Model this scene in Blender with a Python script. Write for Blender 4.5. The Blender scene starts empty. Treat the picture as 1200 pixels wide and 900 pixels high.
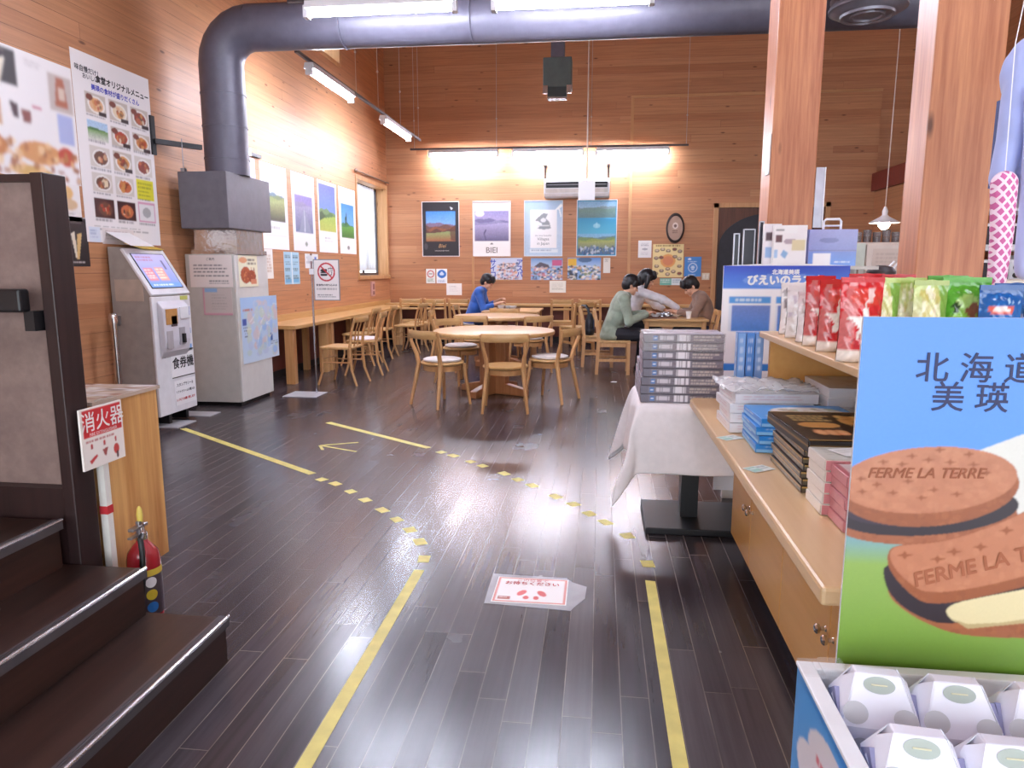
import bpy, bmesh, math, random
import numpy as np
from mathutils import Matrix, Vector, Euler
random.seed(7); RNG = np.random.default_rng(7)
PI = math.pi
SC = bpy.context.scene
COL = SC.collection
# ---------------------------------------------------------------- camera, world, exposure
CAM_H = 1.35
cam = bpy.data.cameras.new('camera'); camo = bpy.data.objects.new('camera', cam); COL.objects.link(camo)
cam.sensor_width = 36.0; cam.sensor_fit = 'HORIZONTAL'; cam.lens = 36.0 * 830 / 1200
cam.clip_start = 0.05; cam.clip_end = 100
camo.location = (0, 0, CAM_H)
camo.rotation_euler = (math.radians(90 - 9.171), 0, math.radians(6.985))
SC.camera = camo
SC.view_settings.view_transform = 'Standard'; SC.view_settings.look = 'None'
SC.view_settings.gamma = 1; SC.view_settings.use_curve_mapping = False
SC.view_settings.exposure = 1.38
TUBE = 84.0            # radiance of the dining room's fluorescent tubes
SHOP = 26.0            # and of the shop's
DAY = 2.6             # daylight outside the entrance and windows
w = bpy.data.worlds.new('daylight'); SC.world = w; w.use_nodes = True
w.node_tree.nodes['Background'].inputs[0].default_value = (0.86, 0.93, 1.0, 1)
w.node_tree.nodes['Background'].inputs[1].default_value = DAY
SC.cycles.max_bounces = 8; SC.cycles.diffuse_bounces = 4; SC.cycles.glossy_bounces = 3
SC.cycles.sample_clamp_indirect = 6.0

# ---------------------------------------------------------------- helpers
def lin(h, a=1.0):
    h = h.lstrip('#'); v = [int(h[i:i+2], 16) / 255 for i in (0, 2, 4)]
    return tuple((x / 12.92 if x <= 0.04045 else ((x + 0.055) / 1.055) ** 2.4) for x in v) + (a,)
MATS = {}
class NT:
    def __init__(s, name):
        s.m = bpy.data.materials.new(name); s.m.use_nodes = True
        s.t = s.m.node_tree; s.b = s.t.nodes['Principled BSDF']
    def n(s, typ, **kw):
        x = s.t.nodes.new(typ)
        for k, v in kw.items(): setattr(x, k, v)
        return x
    def l(s, a, b): s.t.links.new(a, b)
    def math(s, op, a, b=None, c=None):
        x = s.n('ShaderNodeMath', operation=op)
        for i, v in enumerate((a, b, c)):
            if v is None: continue
            if hasattr(v, 'is_linked'): s.l(v, x.inputs[i])
            else: x.inputs[i].default_value = v
        return x.outputs[0]
    def mix(s, f, a, b, blend='MIX'):
        x = s.n('ShaderNodeMix', data_type='RGBA', blend_type=blend)
        for i, v in ((0, f), (6, a), (7, b)):
            if hasattr(v, 'is_linked'): s.l(v, x.inputs[i])
            else: x.inputs[i].default_value = v
        return x.outputs[2]
    def ramp(s, f, stops):
        x = s.n('ShaderNodeValToRGB'); e = x.color_ramp.elements
        while len(e) < len(stops): e.new(0.5)
        for i, (p, c) in enumerate(stops): e[i].position = p; e[i].color = c
        s.l(f, x.inputs[0]); return x.outputs[0]
    def noise(s, vec, scale=5, detail=3, rough=0.5):
        x = s.n('ShaderNodeTexNoise'); x.inputs['Scale'].default_value = scale
        x.inputs['Detail'].default_value = detail; x.inputs['Roughness'].default_value = rough
        if vec is not None: s.l(vec, x.inputs['Vector'])
        return x.outputs[0]
    def coord(s, scale=(1, 1, 1), kind='Object'):
        c = s.n('ShaderNodeTexCoord'); m = s.n('ShaderNodeMapping'); m.inputs['Scale'].default_value = scale
        s.l(c.outputs[kind], m.inputs[0]); return m.outputs[0]
    def bump(s, h, strength=0.2, dist=0.01):
        x = s.n('ShaderNodeBump'); x.inputs['Strength'].default_value = strength; x.inputs['Distance'].default_value = dist
        s.l(h, x.inputs['Height']); s.l(x.outputs[0], s.b.inputs['Normal'])
def plain(name, col, rough=0.5, metal=0.0, var=0.06, scale=12, bump=0.0, spec=0.5, sheen=0, trans=0, alpha=1, coat=0):
    if name in MATS: return MATS[name]
    k = NT(name); c = lin(col)
    v = k.noise(k.coord(), scale, 3)
    d = tuple(x * (1 - var * 2) for x in c[:3]) + (1,); u = tuple(min(1, x * (1 + var)) for x in c[:3]) + (1,)
    k.l(k.ramp(v, [(0.3, d), (0.7, u)]), k.b.inputs['Base Color'])
    k.b.inputs['Roughness'].default_value = rough; k.b.inputs['Metallic'].default_value = metal
    k.b.inputs['Specular IOR Level'].default_value = spec
    if sheen: k.b.inputs['Sheen Weight'].default_value = sheen
    if trans: k.b.inputs['Transmission Weight'].default_value = trans
    if coat: k.b.inputs['Coat Weight'].default_value = coat
    if alpha < 1: k.b.inputs['Alpha'].default_value = alpha
    if bump: k.bump(k.noise(k.coord(), scale * 6, 4), bump, 0.004)
    MATS[name] = k.m; return k.m
def grain(name, c1, c2, axis='z', rough=0.4, scale=1.0, coat=0.0, knots=True):
    if name in MATS: return MATS[name]
    k = NT(name); s = {'x': (1.2, 22, 22), 'y': (22, 1.2, 22), 'z': (22, 22, 1.2)}[axis]
    v = k.coord(tuple(a * scale for a in s)); f = k.noise(v, 1.6, 5, 0.6)
    f2 = k.noise(k.coord(tuple(a * scale * 0.25 for a in s)), 1.3, 2)
    mixf = k.math('ADD', k.math('MULTIPLY', f, 0.6), k.math('MULTIPLY', f2, 0.4))
    colr = k.ramp(mixf, [(0.36, lin(c2)), (0.62, lin(c1))])
    if knots:
        ks = {'x': (1.6, 6, 6), 'y': (6, 1.6, 6), 'z': (6, 6, 1.6)}[axis]
        vo = k.n('ShaderNodeTexVoronoi'); vo.inputs['Scale'].default_value = 1.0
        k.l(k.coord(ks), vo.inputs['Vector'])
        kn = k.ramp(vo.outputs['Distance'], [(0.03, (1, 1, 1, 1)), (0.10, (0, 0, 0, 1))])
        colr = k.mix(kn, colr, tuple(x * 0.35 for x in lin(c2)[:3]) + (1,))
    k.l(colr, k.b.inputs['Base Color']); k.b.inputs['Roughness'].default_value = rough
    if coat: k.b.inputs['Coat Weight'].default_value = coat; k.b.inputs['Coat Roughness'].default_value = 0.2
    k.bump(f, 0.08, 0.003)
    MATS[name] = k.m; return k.m
def planks(name, run, across, width, length, cols, rough=0.45, groove=None, gw=0.02, grain_amt=0.35, knots=True, bumpy=0.3, rvar=0.0, coat=0):
    """boards running along `run`, stacked along `across`, one tone per board"""
    if name in MATS: return MATS[name]
    k = NT(name); tc = k.n('ShaderNodeTexCoord'); sp = k.n('ShaderNodeSeparateXYZ'); k.l(tc.outputs['Object'], sp.inputs[0])
    R = sp.outputs[run.upper()]; A = sp.outputs[across.upper()]
    a = k.math('DIVIDE', A, width); row = k.math('FLOOR', a); fr = k.math('FRACT', a)
    wn = k.n('ShaderNodeTexWhiteNoise', noise_dimensions='1D'); k.l(row, wn.inputs['W'])
    r = k.math('ADD', k.math('DIVIDE', R, length), k.math('MULTIPLY', wn.outputs['Value'], 7.31))
    colm = k.math('FLOOR', r); fr2 = k.math('FRACT', r)
    cmb = k.n('ShaderNodeCombineXYZ'); k.l(row, cmb.inputs[0]); k.l(colm, cmb.inputs[1])
    wn2 = k.n('ShaderNodeTexWhiteNoise', noise_dimensions='2D'); k.l(cmb.outputs[0], wn2.inputs['Vector'])
    n = len(cols); base = k.ramp(wn2.outputs['Value'], [((i + 0.5) / n, lin(c)) for i, c in enumerate(cols)])
    g = k.n('ShaderNodeCombineXYZ'); k.l(k.math('MULTIPLY', R, 1.3), g.inputs[0]); k.l(k.math('MULTIPLY', A, 34), g.inputs[1]); k.l(k.math('MULTIPLY', wn2.outputs['Value'], 40), g.inputs[2])
    gr = k.noise(g.outputs[0], 1.0, 5, 0.6)
    dark = k.ramp(gr, [(0.35, (0.55, 0.5, 0.47, 1)), (0.62, (1.1, 1.08, 1.05, 1))])
    col = k.mix(grain_amt, base, k.mix(1.0, base, dark, 'MULTIPLY'))
    if knots:
        g2 = k.n('ShaderNodeCombineXYZ'); k.l(k.math('MULTIPLY', R, 2.2), g2.inputs[0]); k.l(k.math('MULTIPLY', A, 7), g2.inputs[1]); k.l(k.math('MULTIPLY', wn2.outputs['Value'], 60), g2.inputs[2])
        vo = k.n('ShaderNodeTexVoronoi'); vo.inputs['Scale'].default_value = 1.0; k.l(g2.outputs[0], vo.inputs['Vector'])
        kn = k.ramp(vo.outputs['Distance'], [(0.045, (0.85, 0.85, 0.85, 1)), (0.11, (0, 0, 0, 1))])
        col = k.mix(kn, col, lin('#5a3420'))
    e1 = k.math('LESS_THAN', fr, gw); e2 = k.math('LESS_THAN', fr2, gw * width / length)
    edge = k.math('MAXIMUM', e1, e2)
    if groove: 
        wear = k.noise(tc.outputs['Object'], 1.7, 4, 0.6)
        amt = k.math('MULTIPLY', edge, k.ramp(wear, [(0.38, (0.15, 0.15, 0.15, 1)), (0.66, (1, 1, 1, 1))]))
        col = k.mix(amt, col, lin(groove))
    k.l(col, k.b.inputs['Base Color'])
    if rvar:
        rn = k.noise(tc.outputs['Object'], 2.3, 4)
        k.l(k.math('ADD', k.math('MULTIPLY', rn, rvar), k.math('MULTIPLY_ADD', wn2.outputs['Value'], rvar * 0.5, rough - rvar * 0.75)), k.b.inputs['Roughness'])
    else: k.b.inputs['Roughness'].default_value = rough
    h = k.math('SUBTRACT', k.math('MULTIPLY', gr, 0.25), edge)
    k.bump(h, bumpy, 0.004)
    if coat: k.b.inputs['Coat Weight'].default_value = coat; k.b.inputs['Coat Roughness'].default_value = 0.15
    MATS[name] = k.m; return k.m
def glow(name, col, strength):
    if name in MATS: return MATS[name]
    k = NT(name); k.b.inputs['Base Color'].default_value = lin(col)
    k.b.inputs['Emission Color'].default_value = lin(col); k.b.inputs['Emission Strength'].default_value = strength
    MATS[name] = k.m; return k.m
def printmat(name='printed_paper', rough=0.45, emit=0.0, alpha=1, spec=0.5):
    if name in MATS: return MATS[name]
    k = NT(name); a = k.n('ShaderNodeAttribute', attribute_name='ink')
    k.l(a.outputs['Color'], k.b.inputs['Base Color']); k.b.inputs['Roughness'].default_value = rough
    k.b.inputs['Specular IOR Level'].default_value = spec
    if emit: k.l(a.outputs['Color'], k.b.inputs['Emission Color']); k.b.inputs['Emission Strength'].default_value = emit
    if alpha < 1: k.b.inputs['Alpha'].default_value = alpha
    MATS[name] = k.m; return k.m
class MB:
    def __init__(s): s.b = bmesh.new()
    def face(s, co, mi=0):
        f = s.b.faces.new([s.b.verts.new(c) for c in co]); f.material_index = mi; return f
    def box(s, x0, x1, y0, y1, z0, z1, mi=0, M=None):
        P = [(x, y, z) for x in (x0, x1) for y in (y0, y1) for z in (z0, z1)]
        if M is not None: P = [M @ Vector(p) for p in P]
        v = [s.b.verts.new(p) for p in P]
        for q in ((0, 1, 3, 2), (4, 6, 7, 5), (0, 4, 5, 1), (2, 3, 7, 6), (0, 2, 6, 4), (1, 5, 7, 3)):
            s.b.faces.new([v[i] for i in q]).material_index = mi
        return s
    def prism(s, poly, axis, a, b, mi=0):
        def p3(p, t): return {'x': (t, p[0], p[1]), 'y': (p[0], t, p[1]), 'z': (p[0], p[1], t)}[axis]
        A = [s.b.verts.new(p3(p, a)) for p in poly]; B = [s.b.verts.new(p3(p, b)) for p in poly]
        n = len(poly); fs = [s.b.faces.new(A), s.b.faces.new(B[::-1])]
        for i in range(n): fs.append(s.b.faces.new([A[i], B[i], B[(i + 1) % n], A[(i + 1) % n]]))
        for f in fs: f.material_index = mi
        return s
    def tube(s, pts, r, n=10, mi=0, sq=False, up=None, cap=True):
        pts = [Vector(p) for p in pts]; m = len(pts)
        rr = r if isinstance(r, list) else [r] * m
        rings = []; prev = None
        for i, p in enumerate(pts):
            d = (pts[min(i + 1, m - 1)] - pts[max(i - 1, 0)]).normalized()
            u = Vector(up) if up else (Vector((0, 0, 1)) if abs(d.z) < 0.9 else Vector((0, 1, 0)))
            if prev is not None and not up: u = prev
            x = u.cross(d)
            if x.length < 1e-5: x = Vector((1, 0, 0)).cross(d)
            x.normalize(); y = d.cross(x).normalized(); prev = y
            ra, rb = rr[i] if isinstance(rr[i], tuple) else (rr[i], rr[i])
            ring = []
            for j in range(n):
                t = 2 * PI * (j + (0.5 if sq else 0)) / n; cx, sy = math.cos(t), math.sin(t)
                if sq:
                    g = 1 / max(abs(cx), abs(sy)); g = min(g, 1.25) if n > 4 else g; cx *= g; sy *= g
                ring.append(s.b.verts.new(p + x * cx * ra + y * sy * rb))
            rings.append(ring)
        for a, b in zip(rings, rings[1:]):
            for j in range(n): s.b.faces.new([a[j], a[(j + 1) % n], b[(j + 1) % n], b[j]]).material_index = mi
        if cap:
            s.b.faces.new(rings[0][::-1]).material_index = mi; s.b.faces.new(rings[-1]).material_index = mi
        return s
    def lathe(s, prof, c=(0, 0, 0), n=24, mi=0, sx=1, sy=1, M=None):
        c = Vector(c); rings = []
        for r, z in prof:
            ring = []
            for j in range(n):
                p = c + Vector((r * sx * math.cos(2 * PI * j / n), r * sy * math.sin(2 * PI * j / n), z))
                ring.append(s.b.verts.new(M @ p if M is not None else p))
            rings.append(ring)
        for a, b in zip(rings, rings[1:]):
            for j in range(n): s.b.faces.new([a[j], a[(j + 1) % n], b[(j + 1) % n], b[j]]).material_index = mi
        s.b.faces.new(rings[0][::-1]).material_index = mi; s.b.faces.new(rings[-1]).material_index = mi
        return s
    def ball(s, c, r, mi=0, R=None, seg=14):
        r = r if isinstance(r, tuple) else (r, r, r)
        M = Matrix.Translation(c) @ (R.to_4x4() if R is not None else Matrix()) @ Matrix.Diagonal((*r, 1))
        q = bmesh.ops.create_uvsphere(s.b, u_segments=seg, v_segments=seg // 2 + 1, radius=1, matrix=M)
        for v in q['verts']:
            for f in v.link_faces: f.material_index = mi
        return s
    def limb(s, pts, rad, seg=12):
        """overlapping tapered capsules through joints (fused later)"""
        for (a, b, ra, rb) in zip(pts, pts[1:], rad, rad[1:]):
            s.ball(a, ra, seg=seg); s.ball(b, rb, seg=seg)
            s.tube([a, b], [ra, rb], n=seg)
        return s
    def mesh(s, name, smooth=False, ang=0.6):
        me = bpy.data.meshes.new(name)
        bmesh.ops.recalc_face_normals(s.b, faces=s.b.faces)
        s.b.to_mesh(me); s.b.free()
        if smooth:
            me.polygons.foreach_set('use_smooth', [True] * len(me.polygons)); me.set_sharp_from_angle(angle=ang)
        return me
def link(name, me, mats, parent=None, world=True):
    o = bpy.data.objects.new(name, me); COL.objects.link(o)
    for m in (mats if isinstance(mats, (list, tuple)) else [mats]):
        if m is not None: me.materials.append(m)
    if parent is not None: o.parent = parent
    return o
def build(name, mb, mats, parent=None, smooth=False, bevel=0.0, seg=2, inv=True, ang=0.6):
    """parts of un-rotated things are written in room coordinates; inv keeps them there"""
    o = link(name, mb.mesh(name, smooth, ang), mats, parent)
    if parent is not None and inv: o.matrix_parent_inverse = parent.matrix_basis.inverted()
    if bevel:
        m = o.modifiers.new('edge', 'BEVEL'); m.width = bevel; m.segments = seg; m.limit_method = 'ANGLE'; m.angle_limit = 0.7
    return o
def tag(o, label, cat, group=None, kind=None):
    o['label'] = label; o['category'] = cat
    if group: o['group'] = group
    if kind: o['kind'] = kind
    return o
def thing(name, label, cat, loc=(0, 0, 0), rz=0.0, group=None):
    o = bpy.data.objects.new(name, None); COL.objects.link(o); o.empty_display_size = 0.1
    o.location = loc; o.rotation_euler = (0, 0, rz)
    return tag(o, label, cat, group)
def struct(name, mb, mats, **kw):
    o = build(name, mb, mats, **kw); o['kind'] = 'structure'; return o
def kids(o): return [c for c in bpy.data.objects if c.parent == o]
def dup(root, loc, rz, label, group=None):
    r = root.copy(); COL.objects.link(r); r.location = loc; r.rotation_euler = (0, 0, rz); r['label'] = label
    if group: r['group'] = group
    for ch in kids(root):
        c = ch.copy(); COL.objects.link(c); c.parent = r
        for g in kids(ch):
            d = g.copy(); COL.objects.link(d); d.parent = c
    return r
def baked(mb, voxel, smooth_it=4, name='m'):
    """fuse overlapping volumes into one continuous surface"""
    me = mb.mesh(name); o = bpy.data.objects.new('tmp', me); COL.objects.link(o)
    r = o.modifiers.new('r', 'REMESH'); r.mode = 'VOXEL'; r.voxel_size = voxel
    if smooth_it:
        q = o.modifiers.new('s', 'SMOOTH'); q.iterations = smooth_it; q.factor = 0.5
    bpy.context.view_layer.update()
    dg = bpy.context.evaluated_depsgraph_get()
    out = bpy.data.meshes.new_from_object(o.evaluated_get(dg)); out.name = name
    bpy.data.objects.remove(o); bpy.data.meshes.remove(me)
    out.polygons.foreach_set('use_smooth', [True] * len(out.polygons))
    return out
TXT = {}
def text_mesh(body, size, bold=0.0, align='CENTER', extrude=0.0, lsp=1.0, shear=0.0):
    cu = bpy.data.curves.new('lettering', 'FONT'); cu.body = body; cu.size = size; cu.align_x = align; cu.align_y = 'CENTER'
    cu.extrude = extrude; cu.resolution_u = 3; cu.space_line = lsp; cu.shear = shear
    o = bpy.data.objects.new('tmp', cu); COL.objects.link(o); bpy.context.view_layer.update()
    me = bpy.data.meshes.new_from_object(o.evaluated_get(bpy.context.evaluated_depsgraph_get()))
    bpy.data.objects.remove(o); bpy.data.curves.remove(cu); me.materials.clear(); me.name = 'lettering'
    if bold:                                   # heavier strokes: the same outline laid down again a hair to each side
        b = bmesh.new(); b.from_mesh(me); base = list(b.verts) + list(b.edges) + list(b.faces)
        for q, (dx, dy) in enumerate(((bold, 0), (-bold, 0), (0, bold), (0, -bold), (bold * .7, bold * .7), (-bold * .7, -bold * .7))):
            r = bmesh.ops.duplicate(b, geom=base); bmesh.ops.translate(b, verts=[v for v in r['geom'] if isinstance(v, bmesh.types.BMVert)], vec=(dx, dy, .00008 * (q + 1)))
        b.to_mesh(me); b.free()
    return me
def frame_m(o, right, up):
    r = Vector(right).normalized(); u = Vector(up); n = r.cross(u).normalized(); u = n.cross(r)
    M = Matrix((r, u, n)).transposed().to_4x4(); M.translation = o; return M
def left_m(y, z, x=-4.05): return frame_m((x, y, z), (0, 1, 0), (0, 0, 1))
def back_m(x, z, y=13.5): return frame_m((x, y, z), (1, 0, 0), (0, 0, 1))
INK = {}
def ink(col, rough=0.6):
    n = 'ink_' + col.strip('#'); return plain(n, col, rough, var=0.02)
def words(body, size, col, parent, M, name='lettering', **kw):
    o = link(name, text_mesh(body, size, **kw), ink(col), parent); o.matrix_basis = M; return o
class Canvas:
    """a small raster the printed sheets are painted on: u right 0..1, v down 0..1"""
    def __init__(s, nx, ny, bg='#ffffff'):
        s.nx, s.ny = nx, ny; s.a = np.ones((ny, nx, 3)) * np.array(lin(bg)[:3])
        s.U, s.V = np.meshgrid((np.arange(nx) + 0.5) / nx, (np.arange(ny) + 0.5) / ny)
    def put(s, mask, col, al=1.0):
        c = np.array(lin(col)[:3]) if isinstance(col, str) else np.array(col)
        s.a[mask] = s.a[mask] * (1 - al) + c * al; return s
    def rect(s, x0, y0, x1, y1, col, al=1.0): return s.put((s.U >= x0) & (s.U <= x1) & (s.V >= y0) & (s.V <= y1), col, al)
    def grad(s, x0, y0, x1, y1, c0, c1):
        m = (s.U >= x0) & (s.U <= x1) & (s.V >= y0) & (s.V <= y1); t = ((s.V - y0) / (y1 - y0))[m][:, None]
        s.a[m] = np.array(lin(c0)[:3]) * (1 - t) + np.array(lin(c1)[:3]) * t; return s
    def oval(s, cx, cy, rx, ry, col, al=1.0, rot=0.0):
        dx, dy = s.U - cx, s.V - cy; c, q = math.cos(rot), math.sin(rot)
        return s.put(((dx * c + dy * q) / rx) ** 2 + ((-dx * q + dy * c) / ry) ** 2 < 1, col, al)
    def poly(s, P, col, al=1.0):
        ins = np.zeros_like(s.U, bool); n = len(P)
        for i in range(n):
            (x0, y0), (x1, y1) = P[i], P[(i + 1) % n]
            if y0 == y1: continue
            c = ((y0 > s.V) != (y1 > s.V)) & (s.U < (x1 - x0) * (s.V - y0) / (y1 - y0) + x0); ins ^= c
        return s.put(ins, col, al)
    def speck(s, x0, y0, x1, y1, cols, n, r=0.02, asp=1.0):
        for _ in range(n):
            s.oval(RNG.uniform(x0, x1), RNG.uniform(y0, y1), r * RNG.uniform(.5, 1.3), r * asp * RNG.uniform(.5, 1.3), cols[RNG.integers(len(cols))], RNG.uniform(.5, 1))
        return s
    def lines(s, x0, y0, x1, y1, n, col, al=0.8, fill=0.5):
        h = (y1 - y0) / n
        for i in range(n):
            x = x0; e = x1 - (x1 - x0) * RNG.uniform(0, .25)
            while x < e:
                d = (x1 - x0) * RNG.uniform(.03, .12); s.rect(x, y0 + h * i, min(x + d, e), y0 + h * (i + fill), col, al); x += d * 1.3
        return s
    def rough(s, amt, x0=0, y0=0, x1=1, y1=1):
        m = (s.U >= x0) & (s.U <= x1) & (s.V >= y0) & (s.V <= y1)
        s.a[m] = np.clip(s.a[m] * (1 + RNG.normal(0, amt, (m.sum(), 1))), 0, 1); return s
    def blur(s, n=1):
        for _ in range(n):
            p = np.pad(s.a, ((1, 1), (1, 1), (0, 0)), 'edge'); s.a = (p[1:-1, 1:-1] * 2 + p[:-2, 1:-1] + p[2:, 1:-1] + p[1:-1, :-2] + p[1:-1, 2:]) / 6
        return s
    def sample(s, u, v):
        return s.a[min(s.ny - 1, max(0, int(v * s.ny))), min(s.nx - 1, max(0, int(u * s.nx)))]
def print_mesh(cv, w, h, z=0.0, bend=None):
    nx, ny = cv.nx, cv.ny; p = np.pad(cv.a, ((1, 1), (1, 1), (0, 0)), 'edge')      # ink spreads a little between neighbouring dots
    cv = Canvas(nx, ny); cv.a = .5 * p[1:-1, 1:-1] + .125 * (p[:-2, 1:-1] + p[2:, 1:-1] + p[1:-1, :-2] + p[1:-1, 2:])
    xs = (np.linspace(0, 1, nx) - 0.5) * w; ys = (0.5 - np.linspace(0, 1, ny)) * h
    X, Y = np.meshgrid(xs, ys); Z = np.full_like(X, z)
    if bend is not None: Z = Z + bend(X / w + .5, .5 - Y / h)
    co = np.stack([X, Y, Z], -1).reshape(-1, 3)
    idx = np.arange(nx * ny).reshape(ny, nx)
    f = np.stack([idx[1:, :-1], idx[1:, 1:], idx[:-1, 1:], idx[:-1, :-1]], -1).reshape(-1, 4)
    me = bpy.data.meshes.new('print'); me.vertices.add(len(co)); me.vertices.foreach_set('co', co.ravel())
    me.loops.add(f.size); me.loops.foreach_set('vertex_index', f.ravel().astype(np.int32))
    me.polygons.add(len(f)); me.polygons.foreach_set('loop_start', np.arange(0, f.size, 4, dtype=np.int32))
    me.update(calc_edges=True)
    at = me.color_attributes.new('ink', 'FLOAT_COLOR', 'POINT')
    rgba = np.concatenate([cv.a.reshape(-1, 3), np.ones((nx * ny, 1))], 1)
    at.data.foreach_set('color', rgba.astype(np.float32).ravel()); return me
def picture(cv, w, h, parent, M, name='print', mat=None, bend=None, z=0.0):
    o = link(name, print_mesh(cv, w, h, z, bend), mat or printmat(), parent); o.matrix_basis = M; return o
def T(x=0, y=0, z=0): return Matrix.Translation((x, y, z))
def sheet(name, label, cat, M, w, h, cv=None, th=0.002, group=None, back='#f4f2f0', frame=None, fw=0.012, texts=(), rough=0.45, mat=None, pw=1.0, ph=1.0, py=0.0):
    """a flat printed thing: its own panel, its print, its frame and its lettering; M = centre of its back"""
    o = link(name, MB().box(-w/2, w/2, -h/2, h/2, 0.0005, th).mesh(name), plain('paper_' + back.strip('#'), back, 0.5, var=0.02))
    o.matrix_basis = M; tag(o, label, cat, group)
    if cv is not None: picture(cv, w * pw, h * ph, o, T(0, py, th + 0.0008), mat=mat)
    if frame:
        b = MB(); t = th + 0.012
        b.box(-w/2 - fw, -w/2, -h/2 - fw, h/2 + fw, 0.0005, t); b.box(w/2, w/2 + fw, -h/2 - fw, h/2 + fw, 0.0005, t)
        b.box(-w/2, w/2, -h/2 - fw, -h/2, 0.0005, t); b.box(-w/2, w/2, h/2, h/2 + fw, 0.0005, t)
        link('frame', b.mesh('frame'), plain('frame_' + frame.strip('#'), frame, 0.35, var=0.02), o)
    for tx in texts:
        body, x, y, s, c = tx[:5]; kw = tx[5] if len(tx) > 5 else {}
        words(body, s, c, o, T(x, y, th + 0.0022), **kw)
    return o
ORD = ['topmost', 'second from the top', 'third from the top', 'fourth from the top', 'fifth from the top', 'sixth from the top', 'seventh from the top', 'eighth from the top', 'ninth from the top']
NTH = ['first', 'second', 'third', 'fourth', 'fifth', 'sixth', 'seventh', 'eighth', 'ninth', 'tenth', 'eleventh', 'twelfth', 'thirteenth']
# ---------------------------------------------------------------- materials
CEDAR = ['#b98159', '#c08a61', '#b57b54', '#c68f68', '#bc845d', '#be8760']
M_left = planks('cedar_boards_left', 'y', 'z', 0.12, 6.0, CEDAR, 0.5, '#5f3a24', 0.035)
M_back = planks('cedar_boards_back', 'x', 'z', 0.12, 7.0, ['#b27a55', '#ba845e', '#ac734e', '#c08b65', '#b57e58', '#b9825c'], 0.5, '#6a3f2c', 0.03)
M_floor = planks('dark_oak_floor', 'y', 'x', 0.09, 1.1, ['#3c363b', '#453e43', '#352f34', '#4c4549', '#403a3f'], 0.24, '#8d8178', 0.035, 0.5, False, 0.35, 0.10)
M_red = plain('dark_red_panel', '#6d3328', 0.5)
M_trim = grain('pale_cedar_trim', '#c99a6b', '#b07f52', 'x', 0.45)
M_trimz = grain('pale_cedar_trim_upright', '#c99a6b', '#b07f52', 'z', 0.45)
M_pil = grain('pillar_cedar', '#c4835a', '#a3603f', 'z', 0.42, 1.6)
M_white = plain('white_plaster', '#efece6', 0.7)
M_beech = grain('beech_wood', '#d0a06c', '#b98452', 'z', 0.38, 1.0, knots=False)
M_ped = grain('reddish_beech', '#bd8256', '#a3683f', 'z', 0.4, 1.0, knots=False)
M_beechx = grain('beech_top', '#d2aa74', '#bd9059', 'x', 0.35, 0.8, knots=False)
M_beechy = grain('beech_long_top', '#d0a66c', '#b98b52', 'y', 0.38, 0.8, knots=False)
M_stair = grain('dark_stained_step', '#3a231c', '#1d110d', 'y', 0.30, 0.8, knots=False)
M_darkwood = grain('dark_stained_post', '#2f1c1c', '#1f1112', 'z', 0.42, 0.9, knots=False)
M_alu = plain('brushed_aluminium', '#a8a6aa', 0.32, 1.0); M_plate = plain('pale_steel_plate', '#b9b8bc', 0.35)
M_chrome = plain('chrome', '#d2d2d6', 0.15, 1.0)
M_black = plain('black_paint', '#17161a', 0.45)
M_duct = plain('dark_grey_duct', '#5c5966', 0.45, 0.1)
M_hood = plain('dark_grey_hood', '#66636c', 0.5)
M_wplastic = plain('white_plastic', '#ececf0', 0.35, var=0.03)
M_gsteel = plain('pale_grey_steel', '#c9c5bf', 0.4, var=0.03)
M_tube = glow('fluorescent_tube', '#e8edff', TUBE); M_tube2 = glow('fluorescent_tube_shop', '#e8edff', SHOP)
M_yel = plain('yellow_tape', '#dccf74', 0.5, var=0.08)
M_clear = plain('clear_film', '#ffffff', 0.12, trans=0.0, alpha=0.10)
# ---------------------------------------------------------------- room shell
XL, XR, YB, YF, ZC = -4.05, 6.6, 13.5, -3.2, 6.9
struct('floor', MB().box(XL - .3, XR + .2, YF - .2, YB + .3, -0.1, 0), M_floor)
struct('ceiling', MB().box(XL - .3, XR + .2, YF - .2, YB + .3, ZC, ZC + .1), planks('ceiling_boards', 'x', 'y', 0.12, 3.6, CEDAR, 0.55, '#5f3a24', 0.03))
# left wall with two window openings (near the corner; high up)
W1 = (11.75, 13.42, 1.235, 2.86); W2 = (9.4, 11.18, 4.45, 5.3)
mb = MB(); 
for (y0, y1, z0, z1) in ((YF, W2[0], 0, ZC), (W2[0], W1[0], 0, W2[2]), (W1[0], YB + .2, 0, W1[2]), (W1[0], YB + .2, W1[3], ZC), (W1[1], YB + .2, W1[2], W1[3]),
                         (W2[0], W2[1], W2[3], ZC), (W2[1], W1[0], W2[2], ZC)):
    mb.box(XL - .25, XL, y0, y1, z0, z1)
struct('wall_left', mb, M_left)
struct('wall_back', MB().box(XL, XR + .2, YB, YB + .25, 0, ZC), M_back)
struct('wall_right', MB().box(XR, XR + .2, YF, YB, 0, ZC), planks('cedar_boards_right', 'y', 'z', 0.12, 3.6, CEDAR, 0.5, '#5f3a24', 0.035))
mb = MB()        # entrance wall behind the camera: piers and a lintel round tall glazed openings
for x0, x1 in ((XL, -3.2), (-0.6, -0.2), (2.6, 3.0), (5.8, XR)): mb.box(x0, x1, YF - .2, YF, 0, 3.0)
mb.box(XL, XR, YF - .2, YF, 3.0, ZC)
struct('wall_front', mb, M_white)
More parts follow.
